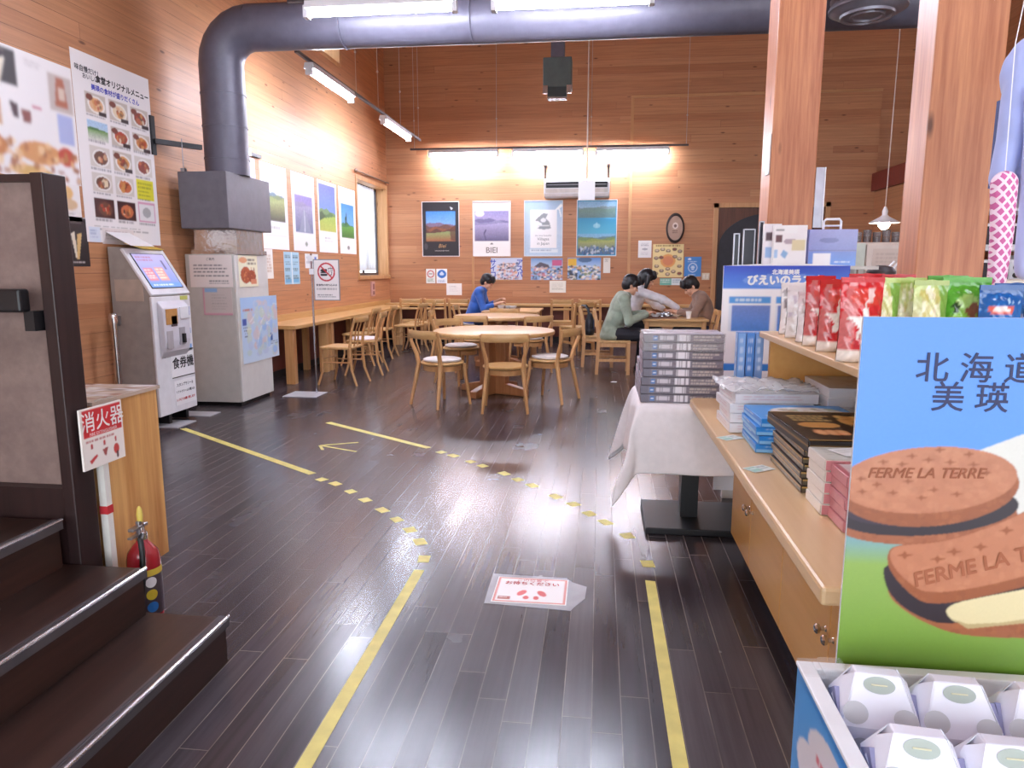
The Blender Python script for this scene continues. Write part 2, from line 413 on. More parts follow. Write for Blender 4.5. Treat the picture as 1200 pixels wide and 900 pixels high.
# window by the corner: frame, sill, curtain glowing with daylight
mb = MB(); y0, y1, z0, z1 = W1
e = .012
mb.box(XL - .24, XL + .012, y0 - .05, y0 + e, z0 - .05, z1 + .05); mb.box(XL - .24, XL + .012, y1 - e, y1 + .05, z0 - .05, z1 + .05)
mb.box(XL - .24, XL + .012, y0 + e, y1 - e, z1 - e, z1 + .05); mb.box(XL - .24, XL + .035, y0 - .06, y1 + .06, z0 - .05, z0 + e)
w1 = struct('window_1', mb, M_trimz)
mb = MB(); X = XL - .21
for (a, b, c, d) in ((y0, y0 + .05, z0, z1), (y1 - .05, y1, z0, z1), (y0, y1, z0, z0 + .06), (y0, y1, z1 - .05, z1), ((y0 + y1) / 2 - .03, (y0 + y1) / 2 + .03, z0, z1)):
    mb.box(X - .02, X + .02, a, b, c, d)
build('sash', mb, plain('dark_sash', '#3c3a40', 0.4), w1)
build('pane', MB().box(X - .004, X + .004, y0, y1, z0, z1), plain('window_glass', '#ffffff', 0.02, trans=1.0, var=0.0), w1)
mb = MB(); N = 60; zt, zb = z1 - .05, z0 + .10     # gathered net curtain just inside the sash
ya, yb = y0 + .03, y0 + (y1 - y0) * 0.78
col0 = []
for i in range(N + 1):
    t = i / N; yy = ya + (yb - ya) * t; d = XL - .12 + .018 * math.sin(t * 55) + .006 * math.sin(t * 23)
    col0.append((d, yy))
for (d0, a), (d1, b) in zip(col0, col0[1:]):
    mb.face([(d0, a, zb), (d1, b, zb), (d1, b, zt), (d0, a, zt)])
k = NT('net_curtain'); k.b.inputs['Base Color'].default_value = (.92, .92, .95, 1); k.b.inputs['Roughness'].default_value = .9
tr = k.n('ShaderNodeBsdfTranslucent'); tr.inputs[0].default_value = (.95, .96, 1, 1); mx = k.n('ShaderNodeMixShader'); mx.inputs[0].default_value = .65
k.l(k.b.outputs[0], mx.inputs[1]); k.l(tr.outputs[0], mx.inputs[2]); k.l(mx.outputs[0], k.t.nodes['Material Output'].inputs[0])
cu = build('net_curtain', mb, k.m, smooth=True); sm = cu.modifiers.new('t', 'SOLIDIFY'); sm.thickness = 0.002
tag(cu, 'white net curtain hanging in the window near the corner', 'curtain')
mb = MB().tube([(XL + .05, y0 - .12, z1 + .10), (XL + .05, 13.44, z1 + .10)], .012); mb.ball((XL + .05, y0 - .14, z1 + .10), .03)
mb.box(XL, XL + .06, y0 - .05, y0 - .03, z1 + .09, z1 + .11); mb.box(XL, XL + .06, 13.36, 13.38, z1 + .09, z1 + .11)
tag(build('curtain_rod', mb, plain('bronze_rod', '#8c7b70', 0.35, 0.7), smooth=True), 'thin curtain rod with ball end above the corner window', 'curtain rod')
y0, y1, z0, z1 = W2; mb = MB()
mb.box(XL - .24, XL + .01, y0 - .03, y0 + .03, z0, z1); mb.box(XL - .24, XL + .01, y1 - .03, y1 + .03, z0, z1); mb.box(XL - .24, XL + .01, y0 + .03, y1 - .03, z0 - .03, z0 + .03); mb.box(XL - .24, XL + .01, y0 + .03, y1 - .03, z1 - .03, z1 + .03)
w2 = struct('window_2', mb, M_trimz)
build('sash', MB().box(X - .02, X + .02, y1 - .72, y1 - .66, z0, z1), plain('dark_sash', '#3c3a40', 0.4), w2)
build('pane', MB().box(X - .004, X + .004, y0, y1, z0, z1), MATS['window_glass'], w2)
# raised panel on the right of the back wall, with pale edge trim
struct('trim_1', MB().box(0.52, 2.04, YB - .05, YB, 0, 4.39).box(2.04, 4.0, YB - .05, YB, 2.49, 4.39).box(4.0, 4.75, YB - .05, YB, 0, 4.39), planks('cedar_boards_panel', 'x', 'z', 0.12, 7.0, ['#b47b54', '#bb855d', '#af744d', '#be8961'], 0.5, '#6a402a', 0.03))
struct('trim_2', MB().box(0.50, 0.55, YB - .062, YB - .05, 0, 4.39), M_trimz)
struct('trim_3', MB().box(0.50, 4.75, YB - .07, YB, 4.37, 4.41), M_trim)
struct('trim_4', MB().box(-2.42, -2.38, YB - .015, YB, 0.72, 1.6).box(-2.38, -1.7, YB - .015, YB, 1.14, 1.165), M_trimz)
# doorway with a dark arch inside a rectangular frame
struct('trim_5', MB().box(2.02, 2.10, YB - .08, YB, 0, 2.53).box(2.02, 4.02, YB - .08, YB, 2.45, 2.53).box(3.94, 4.02, YB - .08, YB, 0, 2.53), M_trimz)
struct('trim_6', MB().box(2.10, 3.94, YB - .03, YB, 0, 2.45), grain('brown_door_surround', '#6b3f2b', '#54301f', 'z', 0.5))
arch = [(2.13, 0), (2.13, 1.75)] + [(3.02 - .89 * math.cos(t), 1.75 + .60 * math.sin(t)) for t in np.linspace(0.08, PI - .08, 22)] + [(3.91, 1.75), (3.91, 0)]
d1 = struct('door_1', MB().prism(arch, 'y', YB - .045, YB - .03), plain('dark_arch_door', '#2b2a33', 0.55))
build('door_seam', MB().box(3.005, 3.035, YB - .052, YB - .045, 0, 2.33), plain('arch_moulding', '#1d1c22', 0.5), d1)
build('door_handle', MB().tube([(3.12, YB - .09, .95), (3.12, YB - .09, 1.2)], .012).tube([(3.12, YB - .045, .97), (3.12, YB - .09, .97)], .01).tube([(3.12, YB - .045, 1.18), (3.12, YB - .09, 1.18)], .01), M_alu, d1)
# kitchen partition on the right, its dark red soffit
struct('wall_kitchen', MB().box(4.75, 5.0, 11.4, YB, 0, 3.0).box(4.75, XR, 11.35, 11.5, 2.25, 3.0).box(4.75, XR, 11.3, 11.5, 0, 1.0), M_back)
struct('trim_7', MB().box(4.68, XR, 11.22, 11.35, 2.7, 3.0).box(4.68, 4.75, 11.22, YB, 2.7, 3.0), plain('dark_red_soffit', '#7a2f26', 0.5))
# dark red lower wall under the counters and a skirting
struct('trim_8', MB().box(XL, XL + .02, 7.9, YB, 0.09, 0.66), M_red)
struct('trim_9', MB().box(XL + .02, 0.5, YB - .02, YB, 0.09, 0.66), M_red)
struct('baseboard_left', MB().box(XL, XL + .03, -3, YB, 0, 0.09), plain('black_skirting', '#1c1a1e', 0.5))
struct('baseboard_back', MB().box(XL + .03, 0.5, YB - .03, YB, 0, 0.09), MATS['black_skirting'])
# pillars
def pillar(name, x0, x1, y0, y1):
    return struct(name, MB().box(x0, x1, y0, y1, 0, ZC), M_pil, bevel=0.006)
pillar('trim_10', 1.275, 1.535, 3.10, 3.29)
pillar('trim_11', 1.085, 1.37, 4.93, 5.2)
# dark steps on the left
P = [(-1.25, .165), (-1.535, .33), (-1.825, .495)]
st = thing('staircase', 'dark stained wooden steps with metal nosings at lower left', 'stairs', (-1.9, 1.0, 0))
Y0, Y1 = -0.4, 2.145
build('riser', MB().box(-3.2, -1.26, Y0, Y1, 0, .145), M_stair, st)
build('tread', MB().box(-3.2, -1.255, Y0, Y1 + .004, .145, .165), M_stair, st)
build('riser', MB().box(-3.2, -1.545, Y0, Y1 - .01, .165, .31), M_stair, st)
build('tread', MB().box(-3.2, -1.54, Y0, Y1, .31, .33), M_stair, st)
build('riser', MB().box(-3.2, -1.835, Y0, Y1 - .02, .33, .475), M_stair, st)
build('tread', MB().box(-3.2, -1.83, Y0, Y1 - .01, .475, .495), M_stair, st)
for i, (x, z) in enumerate(P):
    e = Y1 + .004 - .01 * i
    mb = MB().prism([(x + .004, z - .028), (x + .004, z + .003), (x - .036, z + .003), (x - .036, z + .0005), (x - .004, z - .001), (x - .004, z - .028)], 'y', Y0, e)
    for q in (0.008, .016, .024): mb.box(x - .036 + q, x - .033 + q, Y0, e, z + .003, z + .0045)
    build('nosing', mb, plain('nosing_dark_alloy', '#6f6a6e', .35, .7), st)
    build('nosing_highlight', MB().tube([(x + .001, Y0, z + .0045), (x + .001, e, z + .0045)], .0065, n=10), plain('nosing_highlight_pale', '#dcdade', .22, .9), st, smooth=True)  # paler rounded strip that puts the edge highlight into colour and shape
# newel post and side screen with handrail
po = thing('stair_screen', 'dark newel post and mottled side screen beside the steps', 'stair screen', (-2.0, 2.22, 0))
build('newel_post', MB().box(-1.834, -1.788, 2.155, 2.26, .0, 1.66), M_darkwood, po, bevel=.004)
k = NT('mottled_panel'); v = k.coord(); n1 = k.noise(v, 6, 6, .7); n2 = k.noise(k.coord((1, 1, 1)), 38, 3)
k.l(k.mix(k.math('MULTIPLY', n2, .5), k.ramp(n1, [(.3, lin('#6d5a56')), (.5, lin('#7f6a64')), (.7, lin('#8f7a72'))]), lin('#6a544e')), k.b.inputs['Base Color']); k.b.inputs['Roughness'].default_value = .6
build('panel', MB().box(-4.0, -1.85, 2.205, 2.225, .60, 1.645), k.m, po)
build('stringer', MB().box(-4.0, -1.834, 2.16, 2.188, 0, .60), M_darkwood, po)
build('rail_frame', MB().box(-4.0, -1.834, 2.19, 2.24, .5, .60).box(-4.0, -1.834, 2.19, 2.24, 1.635, 1.66).box(-1.86, -1.834, 2.19, 2.24, .6, 1.635), M_darkwood, po)
hr = build('handrail', MB().box(-4.0, -1.862, 2.095, 2.14, 1.212, 1.288), M_black, po, bevel=.008)
build('bracket', MB().box(-1.876, -1.84, 2.12, 2.205, 1.15, 1.215), M_black, hr)
# ---------------------------------------------------------------- ducts and hood
M_flex = plain('crumpled_foil', '#e6e3e0', 0.2, 1.0, scale=3.2, bump=1.0)
vu = thing('ventilation_unit', 'dark grey exhaust duct with square hood running across the ceiling', 'duct', (-3.66, 6.85, 1.5))
mb = MB().box(-3.94, -3.46, 6.42, 7.30, 1.735, 2.255)
build('hood', mb, M_hood, vu, bevel=.006)
R = .205; zc = 3.60; br = .33; cx, cy = -3.63, 6.78
pts = [(cx, cy, 2.255), (cx, cy, 2.62), (cx, cy, 3.0), (cx, cy, zc - br)]
for i in range(1, 6):
    t = PI / 2 * i / 6; pts.append((cx + br - br * math.cos(t), cy, zc - br + br * math.sin(t)))
pts.append((cx + br, cy, zc))
build('duct', MB().tube(pts, R, n=28).tube([(cx + br - .01, cy, zc), (-1.0, cy, zc - .012), (2.75, cy - .05, zc - .03)], R, n=28), M_duct, vu, smooth=True, ang=.5)
for z in (2.40, 2.70, 3.0): build('duct_joint', MB().tube([(cx, cy, z), (cx, cy, z + .016)], R + .006, n=28), M_duct, vu, smooth=True, ang=.5)
for x in (-2.4, -1.2, 0.1, 1.0, 1.9): build('duct_joint', MB().tube([(x, cy - .02, zc - .012), (x + .018, cy - .02, zc - .012)], R + .006, n=28), M_duct, vu, smooth=True, ang=.5)
mb = MB().box(-3.98, -3.50, 6.62, 7.24, 1.50, 1.54).box(-3.96, -3.52, 6.66, 7.20, 1.54, 1.735)
build('foil_skirt', mb, M_flex, vu)
build('hook', MB().box(-3.90, -3.86, 6.41, 6.45, 2.255, 2.285).tube([(-3.88, 6.43, 2.28), (-3.88, 6.43, 2.55)], .004, n=6), M_alu, vu)
sp = thing('spiral_duct', 'ribbed flexible duct end hanging at the top beside the front pillar', 'duct', (2.03, 6.2, 3.3))
mb = MB()
prof = []
for i in range(15):
    z = 3.36 + i * .05; prof += [(.25 + .012 * (i % 2) - .0 , z), (.275, z + .012), (.275, z + .026), (.25, z + .04)]
mb.lathe(prof, (2.03, 6.2, 0), 32); build('ribbed_hose', mb, plain('flex_duct_grey', '#83818c', 0.35, 0.25), sp, smooth=True, ang=.5)
build('collar', MB().lathe([(.03, 3.305), (.10, 3.305), (.105, 3.29), (.125, 3.29), (.13, 3.308), (.17, 3.308), (.175, 3.292), (.195, 3.292), (.20, 3.312), (.235, 3.318), (.262, 3.34), (.285, 3.345), (.285, 3.365), (.25, 3.37)], (2.03, 6.2, 0), 32), plain('flex_duct_grey', '#6d6b74', 0.3, 0.75), sp, smooth=True)
br_ = thing('wall_bracket', 'black angled bracket from the wall to the upright duct', 'bracket', (-4.04, 6.24, 2.45))
build('plate', MB().box(-4.048, -4.03, 6.21, 6.27, 2.38, 2.72), M_black, br_)
build('arm', MB().tube([(-4.03, 6.24, 2.5), (-3.80, 6.62, 2.5)], (.022), n=4, sq=True), M_black, br_)
cl = thing('rail_clip', 'short black rail with silver clip above the left posters', 'rail', (-4.04, 8.1, 2.66))
build('rail', MB().box(-4.048, -4.02, 7.75, 8.32, 2.652, 2.69), M_black, cl)
build('clip', MB().box(-4.02, -4.0, 7.98, 8.03, 2.64, 2.72), M_chrome, cl)
# ---------------------------------------------------------------- fluorescent lights
M_case = plain('lamp_housing_white', '#e9e9ee', 0.4, var=.02)
def fixture(name, label, p0, p1, group, lit=None):
    """a bare batten: housing above, glowing tube under it, a holder at each end, two hangers"""
    p0, p1 = Vector(p0), Vector(p1); L = (p1 - p0).length; c = (p0 + p1) / 2; a = math.atan2(p1.y - p0.y, p1.x - p0.x)
    t = thing(name, label, 'lamp', c, a, group)
    build('housing', MB().prism([(-.06, .03), (-.045, .09), (.045, .09), (.06, .03)], 'x', -L/2, L/2), M_case, t, inv=False)
    tb = MB(); tb.tube([(-L/2 + .03, 0, 0), (L/2 - .03, 0, 0)], .026, n=12); build('tube', tb, lit or M_tube, t, smooth=True, inv=False)
    for s in (-1, 1): build('tube_holder', MB().box(s * L/2 - .02, s * L/2 + .02, -.035, .035, -.035, .06), M_case, t, inv=False)
    return t
GL = 'fluorescent lamps hung in the dining room'
fixture('ceiling_lamp', 'leftmost of the three fluorescent lamps on the back wall', (-3.14, 13.2, 3.42), (-1.88, 13.2, 3.42), GL)
fixture('ceiling_lamp', 'middle fluorescent lamp of the three on the back wall', (-1.60, 13.2, 3.41), (-.34, 13.2, 3.41), GL)
fixture('ceiling_lamp', 'rightmost fluorescent lamp on the back wall above the air conditioner', (-.10, 13.2, 3.40), (1.16, 13.2, 3.40), GL)
fixture('ceiling_lamp', 'left lamp on the slanting left track, nearer the camera', (-3.06, 7.52, 3.40), (-3.06, 8.80, 3.40), GL)
fixture('ceiling_lamp', 'right smaller-looking lamp on the left track near the corner', (-3.06, 10.10, 3.40), (-3.06, 11.46, 3.40), GL)
fixture('ceiling_lamp', 'front fluorescent lamp at the top edge left of centre', (-2.44, 6.0, 3.43), (-1.2, 6.0, 3.43), GL)
fixture('ceiling_lamp', 'front fluorescent lamp at the top edge right of centre', (-.88, 6.0, 3.42), (.36, 6.0, 3.42), GL)
# the shop's own rows, above and behind the photograph's frame
GS = 'fluorescent lamps over the shop'
for i, (x, y, r) in enumerate([(2.3, 4.3, 0), (-1.7, 3.5, 0), (.1, 3.3, 1), (-1.7, .9, 0), (0.0, .9, 1), (2.3, 1.4, 0), (5.6, 7.4, 0), (4.2, 3.0, 0)]):
    fixture('ceiling_lamp', 'fluorescent lamp over the shop outside the photograph', (x - .63 * (1 - r), y - .63 * r, 3.62), (x + .63 * (1 - r), y + .63 * r, 3.62), GS, M_tube2)
def track(name, label, p0, p1, zs, hang):
    t = thing(name, label, 'lighting track', p0)
    build('rail', MB().tube([p0, p1], .016, n=4, sq=True), plain('dark_track', '#4a4448', 0.4, 0.3), t)
    for h in hang: build('wire', MB().tube([h, (h[0], h[1], ZC)], .004, n=6).ball((h[0], h[1], h[2] + .5), .016, seg=8), plain('pale_wire', '#b8b2ae', .4, .4), t)
    return t
track('lighting_track', 'thin track and wires carrying the back wall lamps', (-3.5, 13.2, 3.53), (1.5, 13.2, 3.51), 0, [(-3.42, 13.2, 3.53), (-1.9, 13.2, 3.53), (-.2, 13.2, 3.52), (1.46, 13.2, 3.51)])
track('lighting_track', 'sloping-looking track and wires carrying the left wall lamps', (-3.06, 7.2, 3.51), (-3.06, 12.2, 3.51), 0, [(-3.06, 9.9, 3.51), (-3.06, 9.0, 3.51), (-3.06, 11.0, 3.51), (-3.06, 12.1, 3.51)])
track('lighting_track', 'track above the two front lamps along the duct', (-2.6, 6.0, 3.54), (.6, 6.0, 3.53), 0, [(-2.3, 6.0, 3.54), (-.9, 6.0, 3.54), (.3, 6.0, 3.54)])
# hanging box unit and small white sign
hb = thing('hanging_speaker', 'grey-green box hanging from a square post high before the back wall', 'speaker', (-.61, 10, 3.6))
build('post', MB().box(-.70, -.52, 9.95, 10.1, 4.12, ZC), M_duct, hb)
build('box', MB().box(-.80, -.42, 9.9, 10.2, 3.74, 4.12), plain('grey_green_case', '#55605e', 0.45), hb, bevel=.01)
build('grille', MB().prism([(9.88, 3.74), (10.12, 3.74), (10.06, 3.60), (9.86, 3.60)], 'x', -.735, -.485), plain('dark_grille', '#3c4446', 0.4), hb)
build('bracket', MB().box(-.80, -.735, 9.88, 9.92, 3.66, 3.76).box(-.485, -.42, 9.88, 9.92, 3.66, 3.76).box(-.735, -.485, 9.85, 9.88, 3.585, 3.61), M_chrome, hb)
sg = thing('hanging_sign', 'small blank white square sign hanging on a long cord', 'sign', (-.2, 10, 2.3))
build('board', MB().box(-.312, -.088, 9.99, 10.01, 2.29, 2.545), plain('white_sign', '#f2f2f6', .5, var=.01), sg)
build('cord', MB().tube([(-.2, 10, 2.54), (-.2, 10, ZC)], .009, n=8), plain('pale_cord', '#cfc3b8', .6), sg)
# air conditioner
ac = thing('air_conditioner', 'white ceiling-hung air conditioner with dark slot on the back wall', 'air conditioner', (-.44, 13.3, 2.65))
build('body', MB().prism([(13.5, 2.65), (13.5, 2.97), (13.22, 2.97), (13.12, 2.90), (13.12, 2.70), (13.17, 2.65)], 'x', -1.03, .145), M_wplastic, ac, bevel=.008)
build('slot', MB().box(-.99, .105, 13.105, 13.13, 2.80, 2.905), M_black, ac)
build('louvre', MB().box(-.97, .085, 13.098, 13.106, 2.845, 2.86), plain('grey_louvre', '#8d8c92', .4), ac)
build('lower_panel', MB().box(-1.0, .115, 13.112, 13.122, 2.715, 2.785), plain('warm_white_panel', '#d8d2cc', .4), ac)
for x in (-1.02, .12): build('hanger', MB().box(x - .015, x + .015, 13.3, 13.34, 2.97, 3.22).box(x - .03, x + .03, 13.25, 13.5, 3.2, 3.22), M_black, ac)
# ---------------------------------------------------------------- ticket machine
tm = thing('ticket_machine', 'white meal ticket vending machine with slanted touch screen', 'ticket machine', (-3.86, 5.75, 0))
ya, yb = 5.475, 6.03; xf = -3.68
build('body', MB().prism([(-4.03, .108), (xf, .108), (xf, 1.145), (-3.90, 1.50), (-3.965, 1.535), (-4.03, 1.535)], 'y', ya + .01, yb - .01), plain('machine_grey_side', '#a9a29c', .4), tm, bevel=.004)
build('front_door', MB().box(xf - .01, xf + .014, ya, yb, .112, 1.125), M_wplastic, tm, bevel=.006)
sl = Vector((-3.90 - xf, 0, 1.50 - 1.145)).normalized(); nn = Vector((sl.z, 0, -sl.x))
def slope(y, s, off): return Vector((xf, y, 1.145)) + sl * s + nn * off
SL = (Vector((-3.90, 0, 1.50)) - Vector((xf, 0, 1.145))).length
mb = MB()
MS = frame_m(slope((ya + yb) / 2, SL / 2, 0), (0, 1, 0), sl)
mb.box(-(yb - ya) / 2, (yb - ya) / 2, -SL/2 - .012, SL/2 + .02, -.006, .018, M=MS); build('screen_bezel', mb, M_wplastic, tm, bevel=.006)
mb = MB().box(-.225, .225, -SL/2 + .045, SL/2 - .03, .016, .021, M=MS); build('screen_surround', mb, M_black, tm)
cv = Canvas(64, 48, '#8a86c8'); cv.grad(0, 0, 1, 1, '#a79ccd', '#5c7fd0'); cv.lines(.06, .08, .62, .24, 2, '#a03a5a'); cv.rect(.08, .42, .36, .80, '#c76a80'); cv.rect(.42, .40, .72, .80, '#cf8a86')
cv.lines(.1, .45, .34, .78, 4, '#efd6d0'); cv.lines(.44, .44, .7, .78, 4, '#f1e0c8'); cv.rect(.78, .18, .84, .45, '#4b3f73'); cv.rect(0, .86, 1, 1, '#4d86e0'); cv.lines(.1, .89, .8, .98, 1, '#dbe6fb'); cv.a = cv.a * .8 + .10
o = picture(cv, .43, SL - .09, tm, tm.matrix_basis.inverted() @ MS @ T(0, .008, .0225), 'touch_screen', printmat('screen_print', .2, emit=.35))
mb = MB(); MF = frame_m((xf + .014, (ya + yb) / 2, 0), (0, 1, 0), (0, 0, 1)); RI = tm.matrix_basis.inverted()
build('coin_panel', MB().prism([(xf + .014, .60), (xf + .05, .66), (xf + .065, .75), (xf + .065, 1.03), (xf + .014, 1.09)], 'y', ya + .06, yb - .11), plain('coin_panel_white', '#dcdae2', .35, var=.02), tm, bevel=.008)
for (y, z, w_, h_, c) in ((5.61, .76, .085, .15, '#b8b2b6'), (5.79, .78, .085, .15, '#a9a5ac')): 
    s_ = build('tray_slot', MB().box(xf + .06, xf + .068, y - w_/2, y + w_/2, z - h_/2, z + h_/2), plain('slot_' + c[1:], c, .4), tm)
build('bill_slot', MB().box(xf + .06, xf + .071, 5.57, 5.73, .89, 1.02), plain('bill_slot_ochre', '#c28a4a', .5), tm)
build('coin_slot', MB().box(xf + .06, xf + .071, 5.64, 5.72, .87, .96), plain('bill_slot_dark', '#5b4a52', .5), tm)
build('card_reader', MB().box(xf + .06, xf + .075, 5.77, 5.90, .93, 1.03), M_wplastic, tm)
build('return_lever', MB().box(xf + .06, xf + .09, 5.78, 5.81, .72, .80), M_black, tm)
for (y, z, a, b, c, n_) in ((5.975, .985, .05, .08, '#3a55b8', 'sticker'), (5.98, .81, .035, .05, '#6aa0dc', 'sticker'), (5.97, .66, .055, .06, '#7db4ec', 'sticker'), (5.93, 1.105, .11, .035, '#c9cf6a', 'sticker')):
    build(n_, MB().box(xf + .014, xf + .018, y - a/2, y + a/2, z - b/2, z + b/2), plain('sticker_' + c[1:], c, .5), tm)
def mplate(y0, y1, z0, z1, name, txts, rule=False):
    p = build(name, MB().box(xf + .014, xf + .018, y0, y1, z0, z1), plain('paper_f8f8fa', '#f8f8fa', .5, var=.01), tm)
    if rule: [build('rule', MB().box(xf + .018, xf + .019, y0, y1, zz, zz + .008), M_black, p) for zz in (z0 + .004, z1 - .012)]
    for body, y, z, s, c, kw in txts: words(body, s, c, p, p.matrix_parent_inverse.inverted() @ RI @ frame_m((xf + .0195, y, z), (0, 1, 0), (0, 0, 1)), **kw)
mplate(5.67, 6.015, .41, .655, 'name_plate', [('食券機', 5.845, .535, .108, '#15151a', dict(bold=.0022))], True)
mplate(5.70, 6.005, .17, .385, 'notice', [('スタンプラリー＆', 5.85, .345, .032, '#3a3a3e', dict(bold=.0008)), ('ソフトクリームの購入は', 5.85, .285, .026, '#3a3a3e', dict(bold=.0008)), ('レジにてお願い致します', 5.85, .215, .026, '#c22a33', dict(bold=.0008))])
build('keyhole', MB().tube([(xf + .012, 5.585, .62), (xf + .02, 5.585, .62)], .014, n=12), M_black, tm)
for y in (5.72, 5.98):
    build('stand_leg', MB().box(-4.0, -3.74, y - .02, y + .02, .008, .108), M_black, tm)
build('foot_plate', MB().box(-3.98, -3.585, 5.57, 5.86, .0, .008), M_plate, tm); build('foot_plate', MB().box(-3.98, -3.575, 6.06, 6.26, .0, .008).box(-3.98, -3.9, 5.96, 6.06, 0, .008), M_plate, tm)
mb = MB().box(-.12, .12, -.14, .14, .0, .003, M=frame_m((-3.90, 5.60, 1.60), (0.2, 1, 0), (-.8, 0, .35)))
build('notice', mb, plain('paper_f8f8fa', '#f8f8fa', .5), tm)
build('yellow_notice', MB().box(-.15, .15, -.09, .09, 0, .003, M=frame_m((-3.955, 5.86, 1.548), (0, 1, 0), (-.9, 0, .25))), plain('paper_e3c24a', '#e3c24a', .5), tm)
build('side_notice', MB().box(-3.99, -3.74, ya + .005, ya + .008, 1.09, 1.27), plain('paper_c3b4a6', '#c3b4a6', .6), tm)
# chrome post
cp = thing('stanchion_post', 'chrome guide post with rounded cap left of the ticket machine', 'post', (-3.93, 5.28, 0))
build('base', MB().lathe([(.15, 0), (.15, .012), (.05, .03), (.03, .04)], (-3.88, 5.28, 0)), M_chrome, cp, smooth=True)
build('tube', MB().tube([(-3.88, 5.28, .03), (-3.88, 5.28, .93)], .027, n=16), M_chrome, cp, smooth=True)
build('cap', MB().lathe([(.036, .925), (.036, .98), (.028, 1.0), (.01, 1.008)], (-3.88, 5.28, 0)), M_chrome, cp, smooth=True)
build('belt_slot', MB().box(-3.90, -3.86, 5.315, 5.345, .90, .98), M_alu, cp)
# ---------------------------------------------------------------- pale grey cabinet under the hood
fr = thing('steel_cabinet', 'tall pale grey steel cabinet covered with notices below the hood', 'cabinet', (-3.78, 6.93, 0))
build('body', MB().box(-4.03, -3.535, 6.59, 7.27, .035, 1.50), M_gsteel, fr, bevel=.006)
build('door', MB().box(-3.535, -3.515, 6.59, 7.27, .04, 1.495), plain('cabinet_door_white', '#dcd9d4', .38, var=.02), fr, bevel=.006)
build('plinth', MB().box(-4.0, -3.55, 6.62, 7.24, 0, .035), M_black, fr)
o = sheet('wall_notice', 'white typed notice at the top of the grey cabinet side', 'notice', frame_m((-3.765, 6.588, 1.335), (1, 0, 0), (0, 0, 1)), .44, .31, Canvas(72, 50, '#efe4e0').lines(.1, .3, .92, .72, 4, '#4b4650', .8, .35).lines(.45, .78, .95, .92, 2, '#4b4650', .8, .5), texts=[('ご案内', 0, .115, .03, '#3a3540')])
o = sheet('clear_document_sleeve', 'clear pink-edged document sleeve taped below the typed notice', 'notice', frame_m((-3.715, 6.588, 1.04), (1, 0.0, 0), (0, 0, 1)), .30, .265, Canvas(50, 44, '#cfc3bf').rect(0, 0, .06, 1, '#dca3b6').rect(0, .92, 1, 1, '#dca9b9').rect(.08, .02, .5, .16, '#8fb6dd').lines(.3, .25, .85, .85, 6, '#a79c98', .6, .3))
cv = Canvas(44, 44, '#f3edcf'); cv.oval(.36, .62, .26, .26, '#b4552e'); cv.oval(.66, .66, .22, .2, '#a5461f'); cv.speck(.15, .4, .85, .85, ['#c9693d', '#8f3a1a', '#d88a55'], 40, .03); cv.oval(.25, .16, .2, .09, '#e8a578'); cv.lines(.45, .12, .92, .34, 2, '#5a4030'); cv.rect(.62, .74, .92, .9, '#d98a66')
sheet('food_flyer', 'small cream flyer with fried croquettes on the cabinet front', 'flyer', frame_m((-3.513, 6.84, 1.335), (0, 1, 0), (0, 0, 1)), .39, .31, cv)
cv = Canvas(80, 90, '#b7d3ef'); cv.grad(0, 0, 1, 1, '#a9caef', '#cfe0f2'); cv.speck(.15, .1, .95, .9, ['#d4ccd6', '#c7d8d8', '#c0d0ea', '#9fc4ee', '#d8c8cc', '#cfd8c6'], 90, .07); cv.lines(.06, .18, .34, .24, 1, '#c66a4a'); cv.rect(.04, .32, .14, .42, '#3d56a8'); cv.lines(.05, .45, .16, .62, 4, '#555a70')
cv.rect(.76, .60, .83, .72, '#2b5fa8'); cv.lines(.76, .73, .98, .80, 2, '#223a5a')
for _ in range(16): cv.poly([(a := RNG.uniform(.2, .9), b := RNG.uniform(.1, .85)), (a + RNG.uniform(-.25, .25), b + RNG.uniform(-.2, .2)), (a + .02, b + .02)], '#eef2f6', .7)
sheet('map_poster', 'large pale blue map poster hanging loose on the cabinet front', 'poster', frame_m((-3.512, 7.03, .745), (0, 1, 0.0), (0, 0.02, 1)), .80, .66, cv, th=.003)
# ---------------------------------------------------------------- sign on a pole stand
ss = thing('sign_stand', 'no food or drink sign on a thin pole with flat steel base', 'sign', (-3.1, 7.3, 0))
build('base', MB().box(-3.36, -2.98, 7.13, 7.46, 0, .008), M_plate, ss, bevel=.003)
build('pole', MB().tube([(-3.08, 7.40, .008), (-3.08, 7.40, 1.52)], .011, n=10), M_chrome, ss, smooth=True)
build('clamp', MB().box(-3.10, -3.05, 7.38, 7.42, 1.30, 1.36).box(-3.1, -3.06, 7.36, 7.39, 1.44, 1.5), M_wplastic, ss)
bd = build('board', MB().box(-3.055, -2.765, 7.385, 7.395, 1.02, 1.46), plain('grey_frame', '#8a8a90', .4), ss)
cv = Canvas(76, 116, '#ece4e2'); cx_, cy_ = .5, .30; asp = 76 / 116
cv.rect(.30, .22, .52, .27, '#1d1d22'); cv.rect(.26, .30, .54, .325, '#1d1d22'); cv.rect(.26, .345, .54, .37, '#1d1d22'); cv.oval(.40, .375, .15, .025, '#1d1d22'); cv.oval(.40, .265, .14, .04, '#1d1d22')
cv.poly([(.58, .2), (.76, .2), (.72, .38), (.61, .38)], '#1d1d22'); cv.poly([(.605, .215), (.735, .215), (.70, .365), (.625, .365)], '#ece4e2'); cv.rect(.67, .15, .69, .3, '#1d1d22')
r = np.hypot(cv.U - cx_, (cv.V - cy_) / asp); cv.put((r > .30) & (r < .36), '#c8323f'); d_ = ((cv.U - cx_) - (cv.V - cy_) / asp) / 1.414; cv.put((abs(d_) < .028) & (r < .33), '#c8323f')
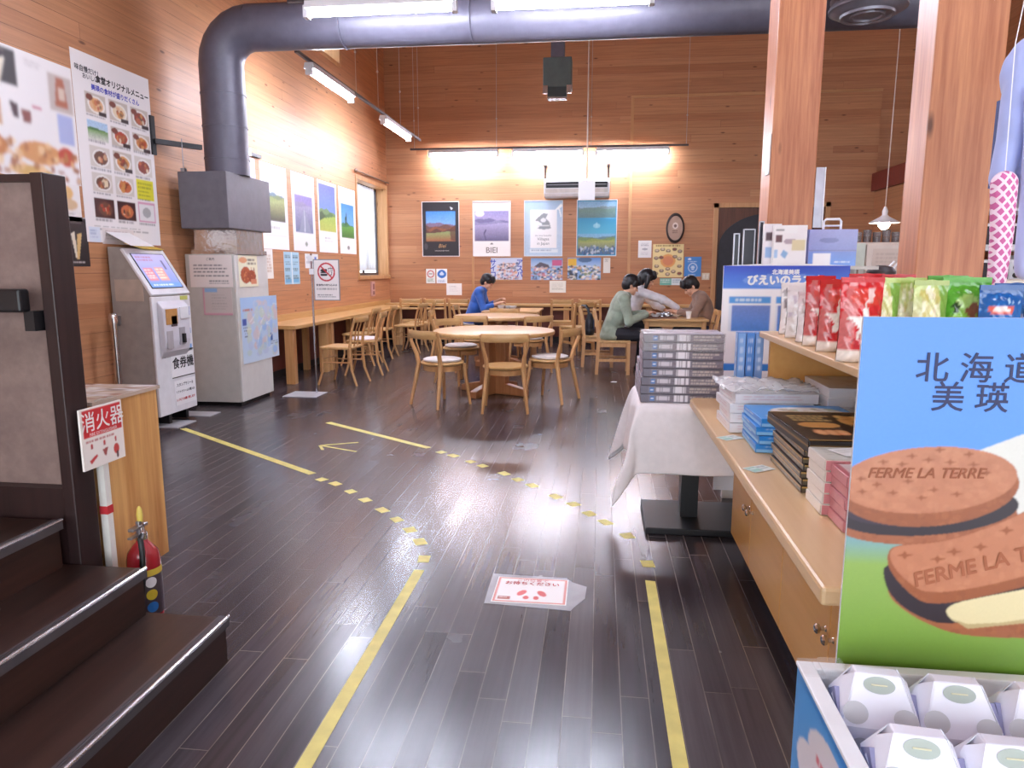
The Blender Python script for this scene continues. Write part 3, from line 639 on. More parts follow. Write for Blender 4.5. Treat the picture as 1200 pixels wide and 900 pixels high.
cv.lines(.08, .70, .92, .80, 1, '#8a8488', .5, .5); cv.lines(.1, .86, .9, .96, 2, '#4a464c', .8, .5)
RI2 = ss.matrix_basis.inverted()
picture(cv, .27, .42, bd, bd.matrix_parent_inverse.inverted() @ RI2 @ frame_m((-2.91, 7.3835, 1.24), (1, 0, 0), (0, 0, 1)))
words('飲食物の持ち込みは', .026, '#2a262c', bd, bd.matrix_parent_inverse.inverted() @ RI2 @ frame_m((-2.91, 7.382, 1.185), (1, 0, 0), (0, 0, 1)), bold=.0006)
words('ご遠慮ください', .02, '#6a666c', bd, bd.matrix_parent_inverse.inverted() @ RI2 @ frame_m((-2.91, 7.382, 1.145), (1, 0, 0), (0, 0, 1)))
# ---------------------------------------------------------------- plywood box, fire extinguisher and its sign
M_ply = grain('knotty_pine_board', '#e0ae6e', '#b06f36', 'z', .5, .6)
wb = thing('plywood_box', 'knotty pine box with taped paper top beside the steps', 'box', (-2.1, 2.5, 0))
build('body', MB().box(-2.45, -1.835, 2.34, 2.66, 0, .15), M_ply, wb, bevel=.002)
build('upper_case', MB().box(-2.47, -1.82, 2.32, 2.70, .15, .862), M_ply, wb, bevel=.003)
cv = Canvas(60, 40, '#b9a595'); cv.speck(0, 0, 1, 1, ['#d8d2cc', '#8f8078', '#e6e2de', '#a06d58', '#c9b7a2'], 160, .05); cv.lines(.05, .1, .95, .9, 9, '#ece8e4', .6, .25)
build('paper_top', MB().box(-2.48, -1.81, 2.31, 2.71, .862, .876), plain('paper_b9a595', '#b9a595', .5), wb)
picture(cv, .66, .39, wb, wb.matrix_basis.inverted() @ T(-2.145, 2.51, .8768), 'paper_print', printmat('glossy_print', .2))
build('tape', MB().box(-.03, .07, -.05, .03, 0, .002, M=frame_m((-1.818, 2.36, .85), (0, 1, 0), (0, 0, 1))), plain('clear_tape', '#cfc6bd', .15, alpha=.6), wb)
fs = thing('extinguisher_sign', 'red and white fire extinguisher sign on a white post', 'sign', (-1.76, 2.3, 0))
build('post', MB().box(-1.80, -1.772, 2.287, 2.315, 0, .72), plain('white_painted_post', '#e4dfd8', .45), fs)
build('red_band', MB().box(-1.802, -1.770, 2.285, 2.317, .465, .495), plain('red_tape', '#c23038', .5), fs)
build('base', MB().box(-1.83, -1.77, 2.285, 2.335, 0, .01), M_white, fs)
pl = build('plate', MB().box(-1.772, -1.764, 2.185, 2.40, .655, .872), plain('sign_white', '#efe6df', .4, var=.02), fs)
RF = lambda y, z, e=0: pl.matrix_parent_inverse.inverted() @ fs.matrix_basis.inverted() @ frame_m((-1.7635 + e, y, z), (0, 1, 0), (0, 0, 1))
cv = Canvas(80, 80, '#efe6df'); cv.rect(.04, .03, .96, .47, '#cf2f33')
cv.lines(.08, .53, .9, .58, 1, '#b85a58', .8, .6)
for x in (.2, .5, .78): cv.oval(x, .62, .025, .035, '#c43a3a'); cv.rect(x - .02, .64, x + .02, .68, '#b04a48')
cv.poly([(.12, .86), (.3, .78), (.32, .82), (.16, .92)], '#c43a3a'); cv.poly([(.44, .74), (.58, .72), (.52, .86), (.48, .84)], '#a9524e'); cv.oval(.78, .80, .07, .09, '#c84a46'); cv.oval(.8, .9, .03, .06, '#5a3a3a')
picture(cv, .212, .214, pl, RF(2.2925, .7635, .001))
words('消火器', .075, '#f4eeea', pl, RF(2.2925, .818, .0022), bold=.0007)
words('FIRE EXTINGUISHER', .016, '#f4eeea', pl, RF(2.2925, .777, .0022))
fe = thing('fire_extinguisher', 'red fire extinguisher with black hose and round stickers', 'fire extinguisher', (-1.745, 2.395, 0))
M_fred = plain('extinguisher_red', '#a4202c', .25, coat=.5)
ex, ey = -1.735, 2.41
build('cylinder', MB().lathe([(.05, 0), (.058, .008), (.060, .03), (.060, .245), (.054, .275), (.036, .30), (.022, .315), (.018, .325)], (ex, ey, 0), 28), M_fred, fe, smooth=True)
build('valve', MB().lathe([(.018, .322), (.022, .325), (.022, .35), (.014, .36), (.012, .385)], (ex, ey, 0), 16), M_chrome, fe, smooth=True)
build('handle', MB().box(ex - .012, ex + .012, ey - .06, ey + .03, .372, .384).box(ex - .010, ex + .010, ey - .07, ey + .02, .345, .353).box(ex - .008, ex + .008, ey - .02, ey, .35, .40), M_alu, fe, bevel=.003)
build('safety_pin', MB().lathe([(.010, .395), (.012, .42), (.009, .445), (.004, .455)], (ex, ey, 0), 12), plain('yellow_pin', '#d8c05a', .4), fe, smooth=True)
build('hose', MB().tube([(ex + .01, ey - .01, .345), (ex + .03, ey - .05, .34), (ex + .045, ey - .066, .30), (ex + .042, ey - .07, .2), (ex + .03, ey - .07, .1)], .010, n=10), M_black, fe, smooth=True)
lb = MB()
for a in np.linspace(-1.3, .9, 18):
    pass
def wrap(z0, z1, a0, a1, r=.0608, n=14):
    m = MB(); A = np.linspace(a0, a1, n)
    for p, q in zip(A, A[1:]): m.face([(ex + r * math.cos(p), ey + r * math.sin(p), z0), (ex + r * math.cos(q), ey + r * math.sin(q), z0), (ex + r * math.cos(q), ey + r * math.sin(q), z1), (ex + r * math.cos(p), ey + r * math.sin(p), z1)])
    return m
build('label', wrap(.03, .215, -1.5, 1.0), plain('extinguisher_label', '#4c4048', .4), fe)
build('yellow_band', wrap(.19, .215, -1.5, 1.0, .0612), plain('paper_e3c24a', '#e3c24a', .5), fe)
for z, c in ((.165, '#efe9ec'), (.115, '#e6c93c'), (.065, '#2f7fd2')):
    m = MB(); a0 = -.62
    for i in range(20):
        P_ = []
        for (rr, t) in ((0, 0), (.021, 2 * PI * i / 20), (.021, 2 * PI * (i + 1) / 20)):
            a = a0 + rr * math.cos(t) / .061; P_.append((ex + .0616 * math.cos(a), ey + .0616 * math.sin(a), z + rr * math.sin(t)))
        m.face(P_)
    build('round_sticker', m, plain('sticker_' + c[1:], c, .4), fe)
# ---------------------------------------------------------------- floor tape and the floor sheet
TG = 'pieces of yellow floor tape'
def strip(name, label, p, q, w_, group=TG):
    p, q = Vector((*p, 0)), Vector((*q, 0)); d = (q - p).normalized(); s = Vector((-d.y, d.x, 0)) * w_ / 2
    c = (p + q) / 2; mb = MB(); j = [Vector((random.uniform(-.004, .004), random.uniform(-.004, .004), 0)) for _ in range(4)]
    P4 = [p - s - c + j[0], q - s - c + j[1], q + s - c + j[2], p + s - c + j[3]]
    a = [mb.b.verts.new(v) for v in P4]; b = [mb.b.verts.new(v + Vector((0, 0, .0012))) for v in P4]
    mb.b.faces.new(b); mb.b.faces.new(a[::-1])
    for i in range(4): mb.b.faces.new([a[i], a[(i + 1) % 4], b[(i + 1) % 4], b[i]])
    o = link(name, mb.mesh(name), M_yel); o.location = c + Vector((0, 0, .0004)); return tag(o, label, 'floor tape', group)
strip('floor_tape', 'long yellow tape line at lower left, left edge of the lane', (-.775, .9), (-.79, 2.975), .045)
strip('floor_tape', 'long yellow tape line at lower right by the display cabinet', (.25, .9), (.248, 2.985), .046)
strip('floor_tape', 'long yellow tape line running from the ticket machine', (-3.535, 5.565), (-1.885, 4.39), .055)
strip('floor_tape', 'long yellow tape line in mid floor before the round tables', (-2.385, 5.955), (-1.275, 5.165), .055)
DL = [(-1.772, 4.272), (-1.65, 4.193), (-1.498, 4.052), (-1.356, 3.904), (-1.201, 3.741), (-1.076, 3.602), (-.961, 3.46), (-.871, 3.305), (-.798, 3.099)]
DR = [(-1.153, 5.052), (-1.044, 4.966), (-.884, 4.82), (-.782, 4.721), (-.61, 4.552), (-.503, 4.427), (-.397, 4.31), (-.239, 4.106), (-.127, 3.977), (-.03, 3.827), (.054, 3.7), (.166, 3.513), (.247, 3.168)]
for D, side in ((DL, 'left'), (DR, 'right')):
    for i, (x, y) in enumerate(D):
        a, b = D[max(i - 1, 0)], D[min(i + 1, len(D) - 1)]; d = Vector((b[0] - a[0], b[1] - a[1])).normalized()
        if side == 'left' and i == len(D) - 1: d = Vector((.1, -1))
        if side == 'right' and i == len(D) - 1: d = Vector((.05, -1))
        h = .035 + .007 * (i % 3 == 1)
        strip('floor_tape_dash', f'{NTH[i]} short yellow tape dash of the {side} curve, counted from the back', (x - d.x * h, y - d.y * h), (x + d.x * h, y + d.y * h), .058, 'yellow tape dashes of the floor curves')
ar = thing('floor_arrow', 'faint yellow tape arrow on the floor pointing left', 'floor arrow', (-2.0, 5.1, 0))
for a, b in (((-2.135, 5.14), (-1.79, 4.99)), ((-2.135, 5.14), (-1.87, 5.27)), ((-2.135, 5.14), (-2.06, 5.01))):
    d = (Vector(b) - Vector(a)).normalized(); s = Vector((-d.y, d.x)) * .011
    build('stroke', MB().prism([(a[0] - s.x, a[1] - s.y), (b[0] - s.x, b[1] - s.y), (b[0] + s.x, b[1] + s.y), (a[0] + s.x, a[1] + s.y)], 'z', .0004, .0016), M_yel, ar)
fp = thing('floor_sheet', 'white floor notice with red footprints taped to the floor', 'floor notice', (-.26, 2.82, 0))
mb = MB(); mb.prism([(-.445, 2.69), (-.09, 2.665), (-.075, 2.70), (-.035, 2.78), (-.03, 2.89), (-.09, 2.925), (-.12, 2.965), (-.45, 2.975)], 'z', .0004, .0014)
build('clear_tape_border', mb, plain('milky_tape', '#a9a9ae', .25), fp)
build('sheet', MB().box(-.42, -.11, 2.705, 2.945, .0014, .0024), plain('paper_f4f2f0', '#f4f2f0', .5, var=.02), fp)
cv = Canvas(110, 84, '#f4f0ee'); cv.rect(0, .0, 1, .05, '#d88a80'); cv.rect(0, .95, 1, 1, '#d88a80'); cv.rect(0, 0, .035, 1, '#d88a80'); cv.rect(.965, 0, 1, 1, '#d88a80')
for sx in (.38, .66):
    cv.oval(sx, .62, .055, .12, '#cf4a48', 1, .35 if sx < .5 else -.35); cv.oval(sx + (.07 if sx < .5 else -.07), .80, .04, .07, '#cf4a48')
cv.rect(.06, .78, .24, .9, '#a8503f'); cv.lines(.08, .81, .22, .88, 1, '#f0dcd6')
picture(cv, .30, .23, fp, fp.matrix_basis.inverted() @ T(-.265, 2.825, .003))
words('この位置で', .028, '#c64a48', fp, fp.matrix_basis.inverted() @ T(-.265, 2.917, .0036)); words('お待ちください', .034, '#b8322f', fp, fp.matrix_basis.inverted() @ T(-.265, 2.885, .0036), bold=.0008)
# ---------------------------------------------------------------- posters
def landscape(cv, x0, y0, x1, y1, sky0, sky1, hills, grd0, grd1, hz=.45, seed=1):
    cv.grad(x0, y0, x1, y1, sky0, sky1); H = y1 - y0; r = np.random.default_rng(seed)
    inx = (cv.U >= x0) & (cv.U <= x1) & (cv.V <= y1)
    t = (cv.U - x0) / (x1 - x0)
    for i, hc in enumerate(hills):
        base = y0 + H * (hz + .07 * i); ph = r.uniform(0, 6); lineY = base + H * .04 * np.sin(t * (5 + 3 * i) + ph) + H * .015 * np.sin(t * 17 + ph)
        cv.put(inx & (cv.V > lineY), hc)
    gy = y0 + H * (hz + .07 * len(hills)); lineY = gy + H * .03 * np.sin(t * 4 + 1)
    m = inx & (cv.V > lineY); tt = np.clip((cv.V - gy) / (y1 - gy + 1e-6), 0, 1)[m][:, None]
    cv.a[m] = np.array(lin(grd0)[:3]) * (1 - tt) + np.array(lin(grd1)[:3]) * tt; cv.rough(.10, x0, y0, x1, y1); return cv
GB = 'framed posters on the back wall'
def bp(x0, x1): return back_m((x0 + x1) / 2, 2.11)
cv = Canvas(70, 98, '#241f24'); landscape(cv, .10, .17, .90, .72, '#3f86d8', '#a9cdf0', ['#7e6a86', '#6d4a44', '#8a5238', '#5e3a30'], '#8b9a62', '#9a5a38', .42); cv.poly([(.74, .5), (.9, .42), (.9, .72), (.78, .7)], '#5a3328', .8); cv.poly([(.75, .09), (.84, .12), (.80, .15)], '#e8e8ee'); cv.oval(.09, .82, .05, .06, '#4a4248')
sheet('poster', 'black framed poster of an autumn field under blue sky', 'poster', bp(-3.38, -2.66), .70, 1.0, cv, frame='#e6dfe0', group=GB, texts=[('Biei', .02, -.315, .10, '#b58a5c', dict(shear=.3, bold=.001)), ('HOKKAIDO BIEI TOWN', .02, -.405, .026, '#d8d2cc')])
cv = Canvas(70, 98, '#efe9e6'); landscape(cv, .05, .17, .95, .72, '#8d84b4', '#c4b4c8', ['#6f678e', '#8a82a6'], '#a79cc0', '#5f5577', .30); cv.oval(.18, .22, .12, .06, '#e8e0ee', .8); cv.poly([(.28, .58), (.34, .50), (.36, .52), (.31, .6), (.36, .71), (.33, .71)], '#4a4264'); cv.poly([(.44, .79), (.5, .75), (.56, .79)], '#4f4a4c'); cv.lines(.42, .07, .58, .10, 1, '#8a8688')
sheet('poster', 'white poster with a purple snow field photograph', 'poster', bp(-2.40, -1.68), .70, 1.0, cv, frame='#e2d8d4', group=GB, texts=[('BIEI', 0, -.40, .15, '#7c7672', dict(bold=.002))])
cv = Canvas(70, 98, '#b9cde0'); cv.rough(.05); cv.grad(0, 0, 1, .6, '#a8c3dd', '#c2d2e2'); cv.rect(.16, .16, .86, .86, '#f2f1f3'); cv.poly([(.36, .30), (.5, .22), (.62, .24), (.56, .32), (.66, .38), (.70, .5), (.52, .52), (.34, .50), (.48, .42), (.36, .37), (.28, .36)], '#8f9498'); cv.oval(.5, .35, .07, .04, '#e4e4e6'); cv.rect(.36, .44, .66, .455, '#dcdcde'); cv.rect(.14, .88, .88, .94, '#dfe8f0'); cv.lines(.18, .89, .84, .93, 1, '#7f96b0'); cv.poly([(.78, .18), (.96, .05), (1, .1), (.93, .14), (.98, .3), (.95, .3), (.9, .16)], '#f4f6f8')
sheet('poster', 'pale blue poster with white panel and grey village emblem', 'poster', bp(-1.425, -.705), .70, 1.0, cv, frame='#dfe2e8', group=GB, texts=[('the most beautiful', 0, -.13, .042, '#8a8e96'), ('Villages', 0, -.195, .075, '#6f747e'), ('in Japan', 0, -.275, .075, '#6f747e')])
cv = Canvas(70, 98, '#4aa2c8'); landscape(cv, .03, .02, .97, .32, '#7fb0d4', '#b8d2e2', ['#7f959a', '#6a8a86'], '#6f8f82', '#5e7f86', .35, 3); cv.grad(.03, .32, .97, .62, '#2f93bf', '#56b4d2'); landscape(cv, .03, .60, .97, .98, '#7fb6d8', '#a9c6d4', ['#5d7f8c', '#6f8a54', '#8a9a4e'], '#a0a45a', '#3a5f86', .14, 4); cv.speck(.05, .84, .95, .96, ['#2f4a78', '#c4cfe0', '#3f6a9a'], 60, .03); cv.oval(.5, .46, .09, .04, '#a6dcea', .7); cv.oval(.5, .44, .02, .05, '#a6dcea', .7)
sheet('poster', 'blue framed poster with lake and hill photographs', 'poster', bp(-.445, .295), .72, 1.0, cv, frame='#e6e2e2', group=GB)
# the three group pictures and the small notices under them
cv = Canvas(66, 46, '#c9d2e6'); cv.speck(.2, .25, .85, .95, ['#e2c2b2', '#4a3a44', '#d8a88a', '#f0ece8', '#7c8aa8', '#c88a90', '#3a4a78'], 130, .045); 
GP = 'group pictures under the back wall posters'
sheet('group_photo', 'group picture edged with blue lettering, leftmost of three', 'picture', back_m(-1.757, 1.366), .60, .41, cv, group=GP, texts=[('サ\nイ\nコ', -.26, 0.0, .13, '#3346b0', dict(bold=.003, lsp=.85)), ('ア\nス\nパ', .25, .0, .13, '#3346b0', dict(bold=.003, lsp=.85))])
cv = Canvas(66, 46, '#8fb2dc'); cv.grad(0, 0, 1, .4, '#6f9ad0', '#b6cbe4'); cv.rect(.66, .08, .97, .34, '#c65a88'); cv.poly([(.1, .4), (.3, .18), (.55, .3), (.6, .45)], '#4f4a58'); cv.speck(.02, .4, .98, .98, ['#e2c2b2', '#3a3a44', '#d8a88a', '#f0ece8', '#5c7ab8', '#2f3a58', '#c87a8a'], 150, .045)
sheet('group_photo', 'group picture with pink banner in the middle of three', 'picture', back_m(-.996, 1.36), .60, .405, cv, group=GP)
cv = Canvas(66, 46, '#8db3e2'); cv.grad(0, 0, 1, .4, '#5f94dc', '#a9c8ea'); cv.rect(.02, .05, .28, .36, '#e6b83a'); cv.oval(.52, .1, .2, .12, '#4a6a94'); cv.speck(.02, .38, .98, .98, ['#efe6dc', '#23232c', '#d8a88a', '#f4f0ec', '#6f8a5a', '#2a2a3a', '#e0dcd4'], 150, .05)
sheet('group_photo', 'group picture with yellow patch, rightmost of three', 'picture', back_m(-.293, 1.366), .62, .41, cv, group=GP)
cv = Canvas(26, 40, '#e6e8e4'); r = np.hypot(cv.U - .5, (cv.V - .36) * 1.5); cv.put((r > .28) & (r < .38), '#c04a54'); cv.rect(.3, .33, .7, .38, '#6a5a60'); cv.lines(.15, .68, .85, .9, 3, '#7a9a80')
sheet('small_notice', 'small no smoking notice on back wall left of blue notice', 'notice', back_m(-3.23, 1.228), .18, .275, cv)
cv = Canvas(30, 40, '#f0f4fa'); cv.oval(.5, .36, .40, .28, '#2f72c8'); cv.oval(.5, .36, .2, .1, '#cfe0f6'); cv.oval(.5, .26, .1, .07, '#cfe0f6'); cv.lines(.15, .74, .85, .92, 3, '#6a8ab8')
sheet('small_notice', 'small white notice with blue mask circle on back wall', 'notice', back_m(-3.012, 1.228), .21, .275, cv)
sheet('small_notice', 'blank-looking white paper left of the boy in blue', 'notice', back_m(-2.775, .978), .30, .225, Canvas(40, 30, '#f0eeee').lines(.2, .25, .8, .75, 4, '#9a9698', .5, .3))
sheet('small_notice', 'white paper with small text below the middle group picture', 'notice', back_m(-.784, 1.032), .31, .222, Canvas(40, 30, '#eeeee6').lines(.15, .2, .85, .8, 5, '#7f8f88', .6, .35))
sheet('small_notice', 'narrow white slip right of the group pictures', 'notice', back_m(.125, 1.428), .13, .28, Canvas(20, 44, '#e4e2dc').lines(.25, .1, .75, .3, 3, '#8a8a86', .6))
sheet('small_notice', 'white notice left of the yellow food poster', 'notice', back_m(.812, 1.722, 13.448), .24, .31, Canvas(34, 44, '#eceaea').lines(.2, .15, .8, .35, 3, '#7a7a84', .7).oval(.5, .5, .2, .06, '#a9a9b2').lines(.2, .65, .8, .85, 3, '#b0aeb4', .6))
cv = Canvas(70, 78, '#ecd79a'); cv.oval(.5, .5, .24, .2, '#e2a05a'); cv.oval(.5, .5, .17, .14, '#d8865a')
for (a, b) in ((.14, .2), (.32, .16), (.5, .2), (.7, .16), (.87, .22), (.12, .42), (.86, .44), (.14, .66), (.3, .8), (.5, .74), (.68, .82), (.87, .66), (.28, .4), (.72, .38), (.5, .9), (.12, .88), (.88, .88)): cv.oval(a, b, .075, .05, '#6f5548'); cv.oval(a, b - .01, .05, .03, ['#b8a08a', '#8f4a3a', '#d8c0a0'][int(a * 100) % 3])
cv.lines(.1, .03, .9, .09, 1, '#8a6a30', .8, .8)
sheet('food_poster', 'yellow poster dotted with pictures of dishes', 'poster', back_m(1.237, 1.51, 13.448), .555, .60, cv)
cv = Canvas(50, 16, '#6fb6a6'); cv.rect(.55, 0, 1, 1, '#dfe8ea'); cv.lines(.05, .2, .5, .8, 2, '#e6f2ee'); cv.lines(.6, .2, .95, .8, 2, '#7a9ab0')
sheet('small_notice', 'green and white strip just below the yellow food poster', 'notice', back_m(1.296, 1.13, 13.448), .39, .125, cv)
cv = Canvas(40, 48, '#3f86d2'); r = np.hypot(cv.U - .5, (cv.V - .55) * 1.15); cv.put((r > .22) & (r < .27), '#cfe2f6'); cv.oval(.5, .55, .13, .04, '#cfe2f6'); cv.oval(.5, .48, .1, .03, '#cfe2f6'); cv.oval(.5, .63, .1, .03, '#cfe2f6'); cv.lines(.2, .22, .85, .28, 1, '#cfe2f6', .8, .7); cv.oval(.3, .12, .1, .05, '#e6f0fa'); cv.lines(.25, .88, .75, .93, 1, '#cfe2f6', .8, .7)
sheet('small_notice', 'bright blue notice right of the yellow food poster', 'notice', back_m(1.686, 1.404, 13.448), .30, .355, cv)
sw = thing('light_switch', 'pale double light switch plate left of the dark arch', 'light switch', (1.92, 13.44, 1.22))
build('plate', MB().box(1.855, 1.99, 13.43, 13.449, 1.165, 1.29), plain('switch_cream', '#dcd2bc', .4), sw, bevel=.004)
for x in (1.892, 1.952): build('rocker', MB().box(x - .018, x + .018, 13.422, 13.43, 1.19, 1.265), plain('switch_white', '#ece6da', .4), sw)
ov = thing('oval_sign', 'dark-rimmed oval wooden sign on the back wall', 'sign', (1.345, 13.44, 2.1))
Mo = back_m(1.345, 2.095, 13.448)
build('rim', MB().lathe([(1, 0), (1.0, .02), (.84, .03), (.80, .02)], n=36, M=Mo @ Matrix.Diagonal((.165, .27, 1, 1))), plain('dark_oval_rim', '#2c1f1c', .4), ov, smooth=True)
build('face', MB().lathe([(.82, 0), (.82, .022), (.5, .023)], n=36, M=Mo @ Matrix.Diagonal((.165, .27, 1, 1))), plain('oval_tan', '#a98a78', .5), ov)
cv = Canvas(24, 36, '#a98a78'); cv.oval(.5, .35, .3, .2, '#d6c4b8'); cv.oval(.5, .36, .16, .1, '#6a4f48'); cv.lines(.2, .65, .8, .85, 2, '#5a4038')
picture(cv, .16, .28, ov, ov.matrix_basis.inverted() @ Mo @ T(0, 0, .0245))
# left wall posters (B1 sheets)
GW = 'tall white landscape posters on the left wall'
def lp(y0, y1): return left_m((y0 + y1) / 2, 2.118)
def whiteposter(cv, a, b, *k, **kw): return landscape(cv, .12, a, .88, b, *k, **kw)
cv = whiteposter(Canvas(60, 86, '#f2f3f4'), .30, .66, '#e6ecee', '#7f98a0', ['#5f7a8a', '#6a7f52', '#8a9858'], '#9aa468', '#3f3c36', .12); cv.lines(.3, .72, .75, .78, 1, '#9a9a98', .6); cv.rect(.1, .82, .92, .835, '#dde0e2')
sheet('poster', 'white poster with green field strip, beside the hood', 'poster', lp(8.306, 9.03), .725, 1.03, cv, group=GW)
cv = whiteposter(Canvas(60, 86, '#f0f1f3'), .28, .75, '#7f74b4', '#a99cc8', ['#8a84a8'], '#9a96b8', '#6f7898', .22); cv.poly([(.48, .46), (.54, .46), (.80, .75), (.26, .75)], '#8f94ac'); cv.poly([(.50, .46), (.52, .46), (.54, .75), (.49, .75)], '#c8cad8'); cv.oval(.55, .9, .06, .03, '#9aa094')
sheet('poster', 'white poster with a straight road in violet light', 'poster', lp(9.174, 9.935), .755, 1.03, cv, group=GW)
cv = landscape(Canvas(60, 86, '#f3f2f2'), .07, .05, .93, .70, '#4a55c0', '#7fa4e0', ['#6a8a5a', '#4f7040'], '#9ab04e', '#b4b858', .55); cv.poly([(.07, .45), (.2, .42), (.4, .5), (.07, .56)], '#3a5230'); cv.lines(.3, .78, .7, .86, 2, '#8a8a88', .6)
sheet('poster', 'poster with deep blue sky over a yellow-green hill', 'poster', lp(10.057, 10.79), .735, 1.03, cv, group=GW)
cv = whiteposter(Canvas(60, 86, '#f4f4f4'), .25, .76, '#2f7fe0', '#8fc4f0', ['#3f7a4a'], '#5f9a3e', '#3f6a34', .58); cv.oval(.42, .46, .03, .10, '#1f4a30'); cv.oval(.36, .5, .03, .07, '#1f4a30'); cv.oval(.5, .9, .08, .03, '#8a8a88')
sheet('poster', 'white poster with poplars on a green hill, nearest the window', 'poster', lp(10.90, 11.645), .745, 1.03, cv, group=GW)
cv = Canvas(40, 60, '#b6aee0'); cv.grad(0, 0, 1, 1, '#c8c0ea', '#8f88c8')
sheet('poster', 'lavender poster half hidden behind the hood and duct', 'poster', left_m(7.84, 2.118), .70, 1.03, cv, group=GW)
cv = Canvas(44, 46, '#a8d0e6'); cv.rect(.48, 0, .52, 1, '#eef4f6')
for a in (.06, .56):
    for b in (.1, .3, .5, .72): cv.lines(a, b, a + .38, b + .12, 2, '#33414a', .85, .6)
    cv.rect(a, .82, a + .38, .94, '#6fb0d8')
sheet('small_notice', 'pale blue double notice of small print on left wall', 'notice', left_m(9.08, 1.37), .47, .42, cv)
sheet('small_notice', 'white slip with blue mark behind the no food sign', 'notice', left_m(9.75, 1.47), .46, .2, Canvas(40, 18, '#e6e8ec').lines(.1, .2, .6, .8, 2, '#8a90a0', .6).rect(.7, .2, .85, .8, '#4a72c8'))
sheet('small_notice', 'narrow white slip peeking out right of the cabinet', 'notice', left_m(8.42, 1.42), .22, .36, Canvas(20, 30, '#efece6').lines(.2, .2, .8, .8, 6, '#b08a6a', .6))
oc = thing('wall_outlet', 'small pinkish outlet box on left wall below the window', 'outlet', (-4.03, 12.42, 1.0))
build('plate', MB().box(-4.05, -4.02, 12.33, 12.51, .88, 1.14), plain('outlet_pink', '#c99a92', .4), oc, bevel=.005)
build('socket', MB().box(-4.02, -4.012, 12.38, 12.46, 1.0, 1.10).box(-4.02, -4.012, 12.38, 12.46, .91, .97), plain('outlet_dark', '#8c5a56', .4), oc)
# menu board of photographs near the machine
cv = Canvas(150, 226, '#f1ecec')
cols = ['#c9714a', '#b5452f', '#e0b48a', '#8a3a2a', '#e9d6b8', '#d89a5a', '#6f4a3a', '#a9603a']
def dish(cv, x, y, w_, h_, kind):
    bg = {'l': '#d8d0c8', 'd': '#4a2a2a', 'n': '#cbbfb4'}[kind]; cv.rect(x, y, x + w_, y + h_, bg)
    cx0, cy0 = x + w_ * .52, y + h_ * .52; rim = '#f0ebe6' if kind != 'd' else '#5a3430'
    cv.oval(cx0, cy0, w_ * .42, h_ * .42, rim); c = cols[RNG.integers(8)]; cv.oval(cx0, cy0, w_ * .34, h_ * .33, c); cv.oval(cx0 + w_*.05, cy0 + h_*.04, w_ * .2, h_ * .18, cols[RNG.integers(8)])
    cv.speck(cx0 - w_ * .22, cy0 - h_ * .2, cx0 + w_ * .22, cy0 + h_ * .2, cols, 10, w_ * .09, w_ and .7)
    if kind == 'n': cv.oval(x + w_ * .2, y + h_ * .22, w_ * .17, h_ * .16, '#7a3f30'); cv.rect(x + w_ * .6, y + h_ * .8, x + w_, y + h_, '#3a2a2c')
rows = [(.20, .11, 'nnn'), (.345, .10, 'gnn'), (.48, .11, 'lnl'), (.62, .10, 'lly'), (.755, .11, 'ddw')]
for ry, rh, ks in rows:
    for j, kx in enumerate(ks):
        x = .13 + .285 * j; ww = .245
        if kx == 'g': landscape(cv, x, ry, x + ww, ry + rh, '#a9c8e6', '#cfe0ea', ['#4f7a44'], '#6f9a4e', '#d8d8d0', .4)
        elif kx == 'y': cv.rect(x, ry - .01, x + ww, ry + rh + .01, '#e2da3c'); cv.lines(x + .02, ry + .01, x + ww - .02, ry + rh, 4, '#8a8a3a', .6)
        elif kx == 'w': cv.rect(x, ry - .01, x + ww, ry + rh, '#d9a0b8'); cv.rect(x + .012, ry, x + ww - .012, ry + rh - .01, '#e9e6e6'); cv.oval(x + .12, ry + .05, .06, .03, '#b0b0b0')
        else: dish(cv, x, ry, ww, rh, kx)
        cv.lines(x, ry + rh + .004, x + ww, ry + rh + .018, 1, '#6a6468', .6, .8)
cv.lines(.1, .905, .9, .935, 2, '#7a7478', .6, .5)
MENU = sheet('menu_poster', 'tall white menu poster with rows of dish photographs', 'menu', left_m(5.765, 2.30), .96, 1.46, cv, th=.003,
      texts=[('味自慢だけ！', -.30, .60, .05, '#4a464e', dict(bold=.001)), ('おいしい', -.28, .55, .045, '#4a464e', dict(bold=.001)), ('食堂オリジナルメニュー', .12, .56, .062, '#2f2a30', dict(bold=.0024)), ('美瑛の食材が盛りだくさん', .02, .485, .05, '#3f46b8', dict(bold=.0016))])
cv = Canvas(90, 90, '#f2eeee'); cv.rect(0.45, .02, .68, .22, '#2f2426'); cv.poly([(.49, .1), (.55, .22), (.62, .22), (.67, .08), (.58, .15)], '#e8c890'); cv.poly([(.54, .22), (.62, .22), (.58, .26)], '#b07a3a')
cv = Canvas(110, 100, '#f3efef')
cv.rect(.02, .03, .44, .30, '#30262a'); cv.poly([(.06, .08), (.18, .12), (.24, .30), (.14, .30)], '#e2c8a0'); cv.poly([(.2, .16), (.34, .10), (.28, .30), (.2, .30)], '#efe4d2'); cv.lines(.1, .05, .4, .07, 1, '#b8a8a0')
cv.lines(.52, .06, .70, .12, 2, '#c8c0c0', .5); cv.rect(.74, .10, .98, .40, '#c9bcb6'); cv.poly([(.82, .12), (.9, .12), (.93, .36), (.79, .36)], '#b0664a'); cv.rect(.84, .2, .9, .3, '#dcc8b8')
